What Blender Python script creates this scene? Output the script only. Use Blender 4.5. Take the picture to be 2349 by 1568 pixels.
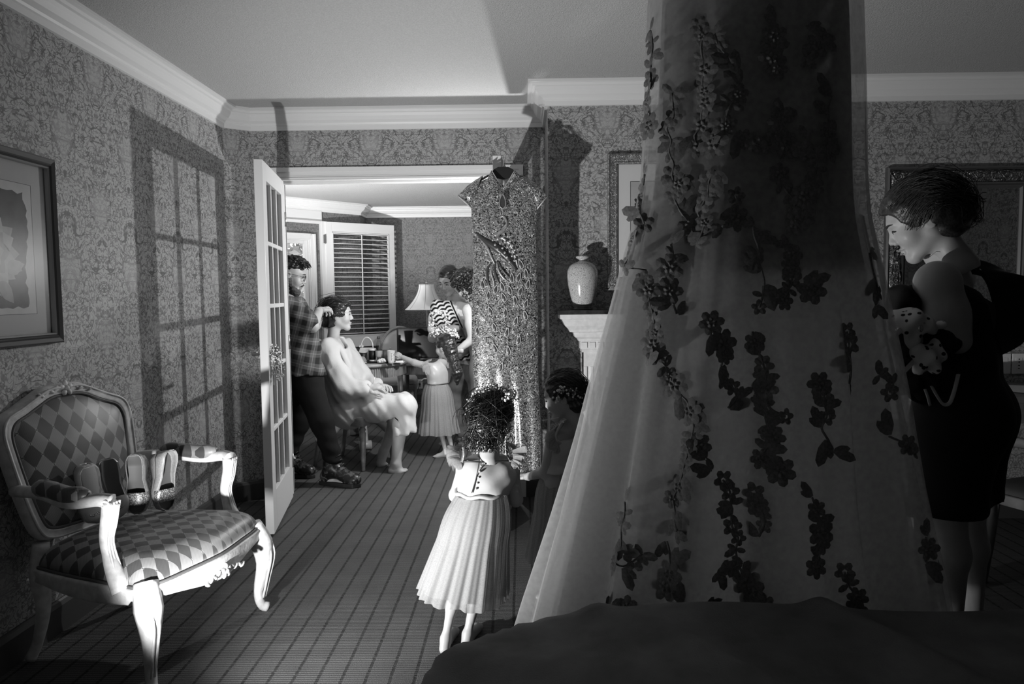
import bpy, bmesh, math, random
import numpy as np
from mathutils import Vector, Matrix
for o in list(bpy.data.objects): bpy.data.objects.remove(o, do_unlink=True)
scene = bpy.context.scene
COL = scene.collection
PI = math.pi
random.seed(7)
RNG = np.random.default_rng(11)

# ------------------------------------------------------------------ camera
IW, IH = 2349, 1568
FPX, PITCH, YAW, ROLL, CAMZ = 1630.0, 0.0659, 0.0137, 0.0105, 1.306
_fw = np.array([-math.sin(YAW)*math.cos(PITCH), math.cos(YAW)*math.cos(PITCH), -math.sin(PITCH)])
_rt = np.array([math.cos(YAW), math.sin(YAW), 0.0])
_up = np.cross(_rt, _fw)
_rt2 = _rt*math.cos(ROLL) - _up*math.sin(ROLL)
_up2 = _rt*math.sin(ROLL) + _up*math.cos(ROLL)
cam_data = bpy.data.cameras.new('camera'); cam = bpy.data.objects.new('camera', cam_data); COL.objects.link(cam)
cam_data.sensor_width = 36.0; cam_data.lens = FPX/IW*36.0; cam_data.clip_start = 0.05; cam_data.clip_end = 200
_m = Matrix.Identity(4)
for _i in range(3):
    _m[_i][0] = _rt2[_i]; _m[_i][1] = _up2[_i]; _m[_i][2] = -_fw[_i]
_m[2][3] = CAMZ
cam.matrix_world = _m
scene.camera = cam

def ray(u, v):
    d = _fw*FPX + _rt2*(u-IW/2) - _up2*(v-IH/2)
    return d
def P(u, v, Y):                      # world point seen at pixel (u, v) at depth Y
    d = ray(u, v); return np.array([0, 0, CAMZ]) + d*(Y/d[1])
def PXX(u, v, X):
    d = ray(u, v); return np.array([0, 0, CAMZ]) + d*(X/d[0])
def PZ(u, v, Z=0.0):
    d = ray(u, v); return np.array([0, 0, CAMZ]) + d*((Z-CAMZ)/d[2])

# ------------------------------------------------------------------ view, world, lights
vs = scene.view_settings
vs.view_transform = 'Standard'; vs.look = 'None'; vs.gamma = 1.0; vs.use_curve_mapping = False
vs.exposure = -0.12
world = bpy.data.worlds.new('world'); scene.world = world; world.use_nodes = True
wn = world.node_tree.nodes; wl = world.node_tree.links
wn['Background'].inputs[0].default_value = (0.8, 0.8, 0.8, 1)
wn['Background'].inputs[1].default_value = 2.6

def point_light(name, loc, energy, radius=0.03):
    l = bpy.data.lights.new(name, 'POINT'); l.energy = energy; l.shadow_soft_size = radius
    o = bpy.data.objects.new(name, l); COL.objects.link(o); o.location = loc; return o
def spot_light(name, loc, target, energy, radius, angle, blend):
    l = bpy.data.lights.new(name, 'SPOT'); l.energy = energy; l.shadow_soft_size = radius
    l.spot_size = math.radians(angle); l.spot_blend = blend
    o = bpy.data.objects.new(name, l); COL.objects.link(o); o.location = loc
    o.rotation_euler = (Vector(target)-Vector(loc)).to_track_quat('-Z', 'Y').to_euler(); return o
# low flash standing on the carpet between bed and armchair, tilted up towards the far wall
spot_light('floor_flash', (-1.10, 1.75, 0.33), (0.26, 4.1, 1.43), 250.0, 0.022, 124, 1.0)
# flash on a stand in the next room, behind the hanging embroidered dress
point_light('doorway_flash', (-0.14, 4.86, 1.56), 74.0, 0.02)
# second flash in the next room, left of the opening, bounced off the ceiling
spot_light('bounce_flash', (-2.5, 5.7, 0.9), (-1.5, 7.3, 2.37), 400.0, 0.05, 75, 0.8)

# ------------------------------------------------------------------ materials
MATS = {}
def nodes_of(m):
    m.use_nodes = True; nt = m.node_tree
    return nt, nt.nodes, nt.links, nt.nodes['Principled BSDF']
def mk(name, g, rough=0.6, metal=0.0, spec=0.5, bump=None, var=None, sheen=0.0, emit=0.0, coat=0.0):
    """grey material; bump=(scale,strength), var=(scale,amount)"""
    m = bpy.data.materials.new(name); nt, n, l, b = nodes_of(m)
    b.inputs['Base Color'].default_value = (g, g, g, 1)
    b.inputs['Roughness'].default_value = rough; b.inputs['Metallic'].default_value = metal
    b.inputs['Specular IOR Level'].default_value = spec
    if sheen: b.inputs['Sheen Weight'].default_value = sheen
    if coat: b.inputs['Coat Weight'].default_value = coat
    if emit:
        b.inputs['Emission Color'].default_value = (1, 1, 1, 1); b.inputs['Emission Strength'].default_value = emit
    tc = n.new('ShaderNodeTexCoord')
    if var:
        t = n.new('ShaderNodeTexNoise'); t.inputs['Scale'].default_value = var[0]; t.inputs['Detail'].default_value = 4
        l.new(tc.outputs['Object'], t.inputs['Vector'])
        r = n.new('ShaderNodeMapRange'); r.inputs[1].default_value = 0.3; r.inputs[2].default_value = 0.7
        r.inputs[3].default_value = g*(1-var[1]); r.inputs[4].default_value = g*(1+var[1])
        l.new(t.outputs[0], r.inputs[0]); l.new(r.outputs[0], b.inputs['Base Color'])
    if bump:
        t = n.new('ShaderNodeTexNoise'); t.inputs['Scale'].default_value = bump[0]; t.inputs['Detail'].default_value = 3
        l.new(tc.outputs['Object'], t.inputs['Vector'])
        bp = n.new('ShaderNodeBump'); bp.inputs['Strength'].default_value = bump[1]; bp.inputs['Distance'].default_value = 0.01
        l.new(t.outputs[0], bp.inputs['Height']); l.new(bp.outputs[0], b.inputs['Normal'])
    MATS[name] = m; return m

class NT:
    """tiny helper for math node graphs"""
    def __init__(s, m): s.m = m; s.nt, s.n, s.l, s.b = nodes_of(m)
    def val(s, x, inp):
        if isinstance(x, (int, float)): inp.default_value = x
        else: s.l.new(x, inp)
    def math(s, op, a, b=0.0, c=0.0):
        q = s.n.new('ShaderNodeMath'); q.operation = op
        s.val(a, q.inputs[0]); s.val(b, q.inputs[1]); s.val(c, q.inputs[2]); return q.outputs[0]
    def pos(s, kind='Object'):
        t = s.n.new('ShaderNodeTexCoord'); x = s.n.new('ShaderNodeSeparateXYZ'); s.l.new(t.outputs[kind], x.inputs[0])
        return t.outputs[kind], x.outputs[0], x.outputs[1], x.outputs[2]
    def comb(s, x, y, z=0.0):
        q = s.n.new('ShaderNodeCombineXYZ'); s.val(x, q.inputs[0]); s.val(y, q.inputs[1]); s.val(z, q.inputs[2]); return q.outputs[0]
    def noise(s, vec, scale, detail=2.0, rough=0.5, dist=0.0):
        q = s.n.new('ShaderNodeTexNoise'); s.l.new(vec, q.inputs['Vector']); q.inputs['Scale'].default_value = scale
        q.inputs['Detail'].default_value = detail; q.inputs['Roughness'].default_value = rough; q.inputs['Distortion'].default_value = dist
        return q.outputs[0]
    def voro(s, vec, scale, feature='F1', out=0):
        q = s.n.new('ShaderNodeTexVoronoi'); q.feature = feature; s.l.new(vec, q.inputs['Vector']); q.inputs['Scale'].default_value = scale
        return q.outputs[out]
    def step(s, x, lo, hi, a=0.0, b=1.0):
        q = s.n.new('ShaderNodeMapRange'); s.val(x, q.inputs[0]); q.inputs[1].default_value = lo; q.inputs[2].default_value = hi
        s.val(a, q.inputs[3]); s.val(b, q.inputs[4]); return q.outputs[0]
    def color(s, x): s.l.new(x, s.b.inputs['Base Color'])
    def bump(s, h, strength=0.3, dist=0.01):
        q = s.n.new('ShaderNodeBump'); q.inputs['Strength'].default_value = strength; q.inputs['Distance'].default_value = dist
        s.l.new(h, q.inputs['Height']); s.l.new(q.outputs[0], s.b.inputs['Normal'])

def new_mat(name, rough=0.6, metal=0.0, spec=0.5):
    m = bpy.data.materials.new(name); MATS[name] = m; t = NT(m)
    t.b.inputs['Roughness'].default_value = rough; t.b.inputs['Metallic'].default_value = metal
    t.b.inputs['Specular IOR Level'].default_value = spec
    return t

def wallpaper(name, light, dark, ang=0.0):
    t = new_mat(name, 0.55, 0, 0.3)
    _, x, y, z = t.pos()
    u = t.math('ADD', x, y) if not ang else t.math('MULTIPLY', t.math('ADD', x, y), ang)
    PU, PV = 0.466, 0.56
    uu = t.math('DIVIDE', u, PU)
    cell = t.math('FLOOR', t.math('MULTIPLY', uu, 2.0))
    par = t.math('FLOORED_MODULO', cell, 2.0)
    fr = t.math('FRACT', t.math('MULTIPLY', uu, 2.0))
    a = t.math('MULTIPLY', t.math('ABSOLUTE', t.math('SUBTRACT', fr, 0.5)), PU/2)      # mirror in each half period
    v = t.math('ADD', z, t.math('MULTIPLY', par, PV/2))
    vv = t.math('MULTIPLY', t.math('SUBTRACT', t.math('FRACT', t.math('DIVIDE', v, PV)), 0.5), PV)
    vec = t.comb(a, t.math('ADD', v, t.math('MULTIPLY', par, 3.3)), 0.0)
    n1 = t.noise(vec, 10.5, 0.0, 0.5, 3.0)
    s1 = t.step(t.math('ABSOLUTE', t.math('SUBTRACT', n1, 0.5)), 0.018, 0.034, 1.0, 0.0)
    vec2 = t.comb(t.math('ADD', a, 7.3), t.math('ADD', v, 2.1), 0.0)
    n2 = t.noise(vec2, 15, 0.0, 0.5, 3.4)
    s2 = t.step(t.math('ABSOLUTE', t.math('SUBTRACT', n2, 0.5)), 0.018, 0.036, 0.95, 0.0)
    n3 = t.voro(t.comb(t.math('ADD', a, t.math('MULTIPLY', v, 0.35)), v, 0.0), 46)
    s3 = t.step(n3, 0.20, 0.30, 0.9, 0.0)
    n4 = t.noise(vec, 46, 0.0, 0.5, 1.0)
    s4 = t.step(n4, 0.585, 0.63, 0.0, 0.9)
    hy = t.math('SUBTRACT', vv, t.math('MULTIPLY', t.math('SQRT', t.math('MAXIMUM', a, 0.0001)), 0.16))
    r = t.math('SQRT', t.math('ADD', t.math('MULTIPLY', t.math('MULTIPLY', a, 1.15), t.math('MULTIPLY', a, 1.15)), t.math('MULTIPLY', hy, hy)))
    hw = t.step(t.noise(vec, 30, 1), 0.35, 0.65, 0.1, 0.8)
    s5 = t.math('MULTIPLY', t.step(t.math('ABSOLUTE', t.math('SUBTRACT', r, 0.088)), 0.003, 0.007, 1.0, 0.0), hw)
    bk = t.math('MULTIPLY', t.step(t.math('ABSOLUTE', t.math('ADD', vv, 0.012)), 0.0015, 0.004, 0.5, 0.0), t.step(a, 0.05, 0.056, 1.0, 0.0))
    inside = t.step(r, 0.05, 0.09, 0.45, 1.0)
    mx = t.math('MAXIMUM', t.math('MAXIMUM', s1, s2), t.math('MAXIMUM', t.math('MULTIPLY', s3, 0.6), t.math('MULTIPLY', s4, 0.75)))
    mx = t.math('MULTIPLY', mx, inside)
    mx = t.math('MAXIMUM', mx, t.math('MAXIMUM', s5, bk))
    big = t.noise(t.comb(x, t.math('MULTIPLY', y, 1.0), z), 90, 3)
    col = t.step(mx, 0, 1, light, dark)
    col = t.math('MULTIPLY', col, t.step(big, 0.3, 0.7, 0.9, 1.1))
    t.color(col)
    t.bump(big, 0.08, 0.004)
    return t.m

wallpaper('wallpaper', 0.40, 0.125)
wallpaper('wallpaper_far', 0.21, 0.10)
mk('ceiling', 0.45, 0.9, 0, 0.1, bump=(170, 0.55), var=(150, 0.10))
mk('trim', 0.74, 0.38, 0, 0.4)
mk('far_trim', 0.74, 0.45, 0, 0.4)
mk('door_paint', 0.74, 0.4, 0, 0.4)
mk('baseboard', 0.06, 0.4, 0, 0.4)
mk('black', 0.012, 0.5); mk('black_gloss', 0.012, 0.12, 0, 0.5); mk('dark_metal', 0.08, 0.35, 0.8)
mk('brass', 0.5, 0.25, 1.0); mk('chrome', 0.7, 0.15, 1.0)
mk('white_plastic', 0.75, 0.4); mk('white_paper', 0.8, 0.8)
mk('mid_grey', 0.3, 0.6); mk('dark_grey', 0.06, 0.6)
mk('stone', 0.03, 0.15, 0, 0.5, var=(30, 0.6))

def carpet():
    t = new_mat('carpet', 0.95, 0, 0.1)
    vec, x, y, z = t.pos()
    wob = t.math('MULTIPLY', t.math('SUBTRACT', t.noise(t.comb(t.math('MULTIPLY', x, 3.0), t.math('MULTIPLY', y, 140.0), 0.0), 1.0, 1), 0.5), 0.010)
    f = t.math('FRACT', t.math('DIVIDE', t.math('ADD', x, wob), 0.0835))
    st = t.step(t.math('ABSOLUTE', t.math('SUBTRACT', f, 0.5)), 0.045, 0.085, 1.0, 0.0)
    dash = t.step(t.noise(t.comb(t.math('MULTIPLY', x, 12.0), t.math('MULTIPLY', y, 260.0), 0.0), 1.0, 0), 0.35, 0.6, 0.55, 1.0)
    st = t.math('MULTIPLY', st, dash)
    rib = t.math('SINE', t.math('MULTIPLY', y, 2*PI/0.0125))
    ribn = t.step(rib, -0.2, 0.5, 0.72, 1.05)
    pile = t.step(t.noise(vec, 260, 2), 0.3, 0.7, 0.75, 1.25)
    blot = t.step(t.noise(vec, 6, 3), 0.3, 0.7, 0.9, 1.1)
    base = t.math('MULTIPLY', t.math('MULTIPLY', 0.12, ribn), t.math('MULTIPLY', pile, blot))
    col = t.step(st, 0.0, 1.0, base, 0.038)
    t.color(col)
    h = t.math('SUBTRACT', t.noise(vec, 300, 2), t.math('MULTIPLY', st, 0.6))
    t.bump(t.math('ADD', h, t.math('MULTIPLY', rib, 0.25)), 0.6, 0.006)
carpet()

def glass(name, tint=0.96, refl=0.08):
    m = bpy.data.materials.new(name); MATS[name] = m; m.use_nodes = True
    n, l = m.node_tree.nodes, m.node_tree.links; n.remove(n['Principled BSDF'])
    tr = n.new('ShaderNodeBsdfTransparent'); tr.inputs[0].default_value = (tint, tint, tint, 1)
    gl = n.new('ShaderNodeBsdfGlossy'); gl.inputs['Roughness'].default_value = 0.02
    lw = n.new('ShaderNodeLayerWeight'); pw = n.new('ShaderNodeMath'); pw.operation = 'POWER'; pw.inputs[1].default_value = 4.5
    l.new(lw.outputs['Facing'], pw.inputs[0])
    fr = n.new('ShaderNodeMath'); fr.operation = 'MULTIPLY_ADD'; fr.inputs[1].default_value = 0.55; fr.inputs[2].default_value = 0.035; l.new(pw.outputs[0], fr.inputs[0])
    mx = n.new('ShaderNodeMixShader'); l.new(fr.outputs[0], mx.inputs[0]); l.new(tr.outputs[0], mx.inputs[1]); l.new(gl.outputs[0], mx.inputs[2])
    l.new(mx.outputs[0], n['Material Output'].inputs[0]); return m
glass('glass')
glass('picture_glass'); MATS['picture_glass'].node_tree.nodes['Glossy BSDF'].inputs['Roughness'].default_value = 0.3
MATS['picture_glass'].node_tree.nodes['Math.001'].inputs[1].default_value = 0.08; MATS['picture_glass'].node_tree.nodes['Math.001'].inputs[2].default_value = 0.01

def sheer(name, g, alpha, transl=0.5, rough=0.8, weave=None):
    """thin cloth: diffuse + translucent + see-through"""
    m = bpy.data.materials.new(name); MATS[name] = m; m.use_nodes = True
    n, l = m.node_tree.nodes, m.node_tree.links; n.remove(n['Principled BSDF'])
    d = n.new('ShaderNodeBsdfDiffuse'); d.inputs[0].default_value = (g, g, g, 1)
    t = n.new('ShaderNodeBsdfTranslucent'); t.inputs[0].default_value = (g, g, g, 1)
    a = n.new('ShaderNodeMixShader'); a.inputs[0].default_value = transl; l.new(d.outputs[0], a.inputs[1]); l.new(t.outputs[0], a.inputs[2])
    tr = n.new('ShaderNodeBsdfTransparent')
    b = n.new('ShaderNodeMixShader'); b.inputs[0].default_value = alpha
    l.new(tr.outputs[0], b.inputs[1]); l.new(a.outputs[0], b.inputs[2]); l.new(b.outputs[0], n['Material Output'].inputs[0])
    if weave:
        tc = n.new('ShaderNodeTexCoord'); nz = n.new('ShaderNodeTexNoise'); nz.inputs['Scale'].default_value = weave
        l.new(tc.outputs['Object'], nz.inputs['Vector'])
        r = n.new('ShaderNodeMapRange'); r.inputs[1].default_value = 0.3; r.inputs[2].default_value = 0.7
        r.inputs[3].default_value = alpha*0.85; r.inputs[4].default_value = min(1, alpha*1.12)
        l.new(nz.outputs[0], r.inputs[0]); l.new(r.outputs[0], b.inputs[0])
    return m
# ------------------------------------------------------------------ object helpers
def link(o, parent=None):
    COL.objects.link(o)
    if parent is not None: o.parent = parent
    return o
def tag(o, label=None, cat=None, group=None, kind=None):
    if label: o['label'] = label
    if cat: o['category'] = cat
    if group: o['group'] = group
    if kind: o['kind'] = kind
    return o
def thing(name, label, cat, loc=(0, 0, 0), rotz=0.0, group=None):
    o = bpy.data.objects.new(name, None); o.empty_display_size = 0.1
    o.location = loc; o.rotation_euler = (0, 0, rotz); link(o)
    return tag(o, label, cat, group)
def mesh_np(name, V, F, mat=None, smooth=False):
    """V (n,3) array, F (m,k) array of equal sized faces or a list of face lists"""
    me = bpy.data.meshes.new(name)
    if isinstance(F, np.ndarray):
        V = np.asarray(V, np.float32); k = F.shape[1]
        me.vertices.add(len(V)); me.vertices.foreach_set('co', V.ravel())
        me.loops.add(F.size); me.loops.foreach_set('vertex_index', F.astype(np.int32).ravel())
        me.polygons.add(len(F)); me.polygons.foreach_set('loop_start', np.arange(0, F.size, k, dtype=np.int32))
        me.polygons.foreach_set('loop_total', np.full(len(F), k, np.int32))
        me.update(calc_edges=True); me.validate()
    else:
        me.from_pydata([tuple(map(float, v)) for v in V], [], [list(map(int, f)) for f in F]); me.update()
    if mat: me.materials.append(MATS[mat] if isinstance(mat, str) else mat)
    if smooth: me.polygons.foreach_set('use_smooth', np.ones(len(me.polygons), bool))
    return me
def ob(name, me, parent=None, loc=None):
    o = bpy.data.objects.new(name, me)
    if loc is not None: o.location = loc
    return link(o, parent)

class MB:
    """collects simple shapes into ONE mesh"""
    def __init__(s): s.v = []; s.f = []
    def add(s, V, F):
        o = len(s.v); s.v.extend([tuple(map(float, p)) for p in V]); s.f.extend([[i+o for i in f] for f in F]); return s
    def box(s, lo, hi, R=None, c=None):
        x0, y0, z0 = lo; x1, y1, z1 = hi
        V = np.array([(x0,y0,z0),(x1,y0,z0),(x1,y1,z0),(x0,y1,z0),(x0,y0,z1),(x1,y0,z1),(x1,y1,z1),(x0,y1,z1)], float)
        if R is not None: V = V@np.array(R).T
        if c is not None: V = V+np.array(c)
        return s.add(V, [(0,3,2,1),(4,5,6,7),(0,1,5,4),(1,2,6,5),(2,3,7,6),(3,0,4,7)])
    def lathe(s, prof, n=20, c=(0, 0, 0), sx=1.0, sy=1.0):
        V = []; F = []; m = len(prof)
        for i in range(n):
            a = 2*PI*i/n
            for r, z in prof: V.append((c[0]+r*sx*math.cos(a), c[1]+r*sy*math.sin(a), c[2]+z))
        for i in range(n):
            for j in range(m-1):
                a, b = i*m+j, ((i+1) % n)*m+j; F.append((a, b, b+1, a+1))
        if prof[0][0] > 1e-4: F.append([i*m for i in range(n)][::-1])
        if prof[-1][0] > 1e-4: F.append([i*m+m-1 for i in range(n)])
        return s.add(V, F)
    def tube(s, pts, r, n=8, cap=True, flat=1.0):
        V, F = tube_mesh(pts, r, n, cap, flat); return s.add(V, F)
    def build(s, name, mat, parent=None, smooth=False, loc=None, bevel=0.0, subsurf=0):
        me = mesh_np(name, s.v, s.f, mat, smooth); o = ob(name, me, parent, loc)
        if bevel:
            b = o.modifiers.new('bevel', 'BEVEL'); b.width = bevel; b.segments = 2; b.limit_method = 'ANGLE'
        if subsurf:
            q = o.modifiers.new('sub', 'SUBSURF'); q.levels = subsurf; q.render_levels = subsurf
        return o

def frames(pts):
    pts = np.asarray(pts, float); n = len(pts)
    T = np.zeros_like(pts); T[1:-1] = pts[2:]-pts[:-2]; T[0] = pts[1]-pts[0]; T[-1] = pts[-1]-pts[-2]
    T /= np.linalg.norm(T, axis=1)[:, None]+1e-12
    ref = np.array([0, 0, 1.0]) if abs(T[0][2]) < 0.9 else np.array([1.0, 0, 0])
    N = np.zeros_like(pts); b = np.cross(T[0], ref); b /= np.linalg.norm(b); N[0] = np.cross(b, T[0])
    for i in range(1, n):
        q = N[i-1]-T[i]*(N[i-1]@T[i]); L = np.linalg.norm(q); N[i] = q/L if L > 1e-9 else N[i-1]
    B = np.cross(T, N); return T, N, B
def tube_mesh(pts, r, n=8, cap=True, flat=1.0):
    pts = np.asarray(pts, float); m = len(pts)
    r = np.full(m, r) if np.isscalar(r) else np.asarray(r, float)
    T, N, B = frames(pts)
    a = np.arange(n)*2*PI/n
    V = pts[:, None, :] + r[:, None, None]*(np.cos(a)[None, :, None]*N[:, None, :]*flat + np.sin(a)[None, :, None]*B[:, None, :])
    V = V.reshape(-1, 3); F = []
    for i in range(m-1):
        for j in range(n):
            k = (j+1) % n; F.append((i*n+j, i*n+k, (i+1)*n+k, (i+1)*n+j))
    if cap: F.append(list(range(n))[::-1]); F.append([(m-1)*n+j for j in range(n)])
    return V, F
def smooth_path(ctrl, n=24, closed=False):
    """catmull rom through control points"""
    c = np.asarray(ctrl, float); k = len(c); out = []
    segs = k if closed else k-1
    for i in range(segs):
        p0 = c[(i-1) % k] if closed or i > 0 else 2*c[0]-c[1]
        p1, p2 = c[i % k], c[(i+1) % k]
        p3 = c[(i+2) % k] if closed or i+2 < k else 2*c[-1]-c[-2]
        m = max(2, n//segs)
        for j in range(m):
            t = j/m
            out.append(0.5*((2*p1)+(-p0+p2)*t+(2*p0-5*p1+4*p2-p3)*t*t+(-p0+3*p1-3*p2+p3)*t**3))
    if not closed: out.append(c[-1])
    return np.array(out)
def sweep2d(path, prof, closed=False, side=1):
    """extrude profile [(d,z)] along a plan path with mitred corners; d is measured to the right of travel"""
    p = np.asarray(path, float); n = len(p); V = []; F = []; m = len(prof)
    for i in range(n):
        a = p[i]-p[i-1] if (closed or i > 0) else p[1]-p[0]
        b = p[(i+1) % n]-p[i] if (closed or i < n-1) else p[-1]-p[-2]
        a = a/np.linalg.norm(a); b = b/np.linalg.norm(b)
        na, nb = np.array([a[1], -a[0]]), np.array([b[1], -b[0]])
        q = na+nb; q = q/(q@q)*2
        for d, z in prof:
            w = p[i]+q*d*side; V.append((w[0], w[1], z))
    segs = n if closed else n-1
    for i in range(segs):
        for j in range(m-1):
            a, b = i*m+j, ((i+1) % n)*m+j; F.append((a, a+1, b+1, b))
    if not closed: F.append(list(range(m))[::-1]); F.append([(n-1)*m+j for j in range(m)])
    return V, F
def grid_faces(nu, nv, wrap_u=False):
    iu = np.arange(nu if wrap_u else nu-1); iv = np.arange(nv-1)
    A, Bv = np.meshgrid(iu, iv, indexing='ij'); A2 = (A+1) % nu
    return np.stack([A*nv+Bv, A2*nv+Bv, A2*nv+Bv+1, A*nv+Bv+1], -1).reshape(-1, 4)
def rot_to(F, U):
    """columns: forward F, side, up (orthonormalised)"""
    F = np.array(F, float); F /= np.linalg.norm(F); U = np.array(U, float); U = U-F*(U@F); U /= np.linalg.norm(U)
    S = np.cross(U, F); return np.stack([F, S, U], 1)
def rotz(a): c, s = math.cos(a), math.sin(a); return np.array([[c, -s, 0], [s, c, 0], [0, 0, 1.0]])
def rotx(a): c, s = math.cos(a), math.sin(a); return np.array([[1.0, 0, 0], [0, c, -s], [0, s, c]])
def roty(a): c, s = math.cos(a), math.sin(a); return np.array([[c, 0, s], [0, 1.0, 0], [-s, 0, c]])
def ico(sub=1):
    bm = bmesh.new(); bmesh.ops.create_icosphere(bm, subdivisions=sub, radius=1.0)
    V = np.array([v.co[:] for v in bm.verts]); F = np.array([[v.index for v in f.verts] for f in bm.faces]); bm.free(); return V, F
ICO1, ICO2 = ico(1), ico(2)
def blobs(name, C, R, mat, parent=None, base=None, smooth=False, kind='stuff'):
    """many small balls in one mesh"""
    V0, F0 = base or ICO1; C = np.asarray(C, float); n = len(C); R = np.full(n, R) if np.isscalar(R) else np.asarray(R)
    V = (C[:, None, :] + V0[None]*(R[:, None, None] if R.ndim == 1 else R[:, None, :])).reshape(-1, 3)
    F = (F0[None]+(np.arange(n)*len(V0))[:, None, None]).reshape(-1, F0.shape[1])
    o = ob(name, mesh_np(name, V, F, mat, smooth), parent)
    if kind: o['kind'] = kind
    return o
def strands(name, lines, r, mat, parent=None, n=4, kind=None):
    """many thin tubes of equal point count in one mesh, vectorised"""
    L = np.asarray(lines, float); s, m, _ = L.shape
    T = np.zeros_like(L); T[:, 1:-1] = L[:, 2:]-L[:, :-2]; T[:, 0] = L[:, 1]-L[:, 0]; T[:, -1] = L[:, -1]-L[:, -2]
    T /= np.linalg.norm(T, axis=2, keepdims=True)+1e-12
    ref = np.where(np.abs(T[..., 2:3]) < 0.8, np.array([0, 0, 1.0]), np.array([1.0, 0, 0]))
    B = np.cross(T, ref); B /= np.linalg.norm(B, axis=2, keepdims=True)+1e-12; N = np.cross(B, T)
    r = np.asarray(r, float); rr = np.broadcast_to(r.reshape((-1, 1) if r.ndim == 1 else r.shape), (s, m)) if r.ndim else np.full((s, m), float(r))
    taper = np.ones(m); taper[0] = 0.5; taper[-1] = 0.15
    rr = rr*taper
    a = np.arange(n)*2*PI/n
    V = L[:, :, None, :]+rr[:, :, None, None]*(np.cos(a)[None, None, :, None]*N[:, :, None, :]+np.sin(a)[None, None, :, None]*B[:, :, None, :])
    V = V.reshape(-1, 3)
    i, j = np.meshgrid(np.arange(m-1), np.arange(n), indexing='ij'); k = (j+1) % n
    f = np.stack([i*n+j, i*n+k, (i+1)*n+k, (i+1)*n+j], -1).reshape(-1, 4)
    F = (f[None]+(np.arange(s)*m*n)[:, None, None]).reshape(-1, 4)
    o = ob(name, mesh_np(name, V, F, mat, True), parent)
    if kind: o['kind'] = kind
    return o
def copy_tree(o, parent=None):
    c = o.copy(); COL.objects.link(c); c.parent = parent
    for ch in list(o.children): copy_tree(ch, c)
    return c
def panel(name, rings, mat, parent=None, smooth=True, wrap=False, thick=0.0):
    """surface from a (nu,nv,3) array"""
    A = np.asarray(rings, float); nu, nv = A.shape[:2]
    o = ob(name, mesh_np(name, A.reshape(-1, 3), grid_faces(nu, nv, wrap), mat, smooth), parent)
    if thick:
        s = o.modifiers.new('solid', 'SOLIDIFY'); s.thickness = thick; s.offset = 0
    return o

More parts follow.
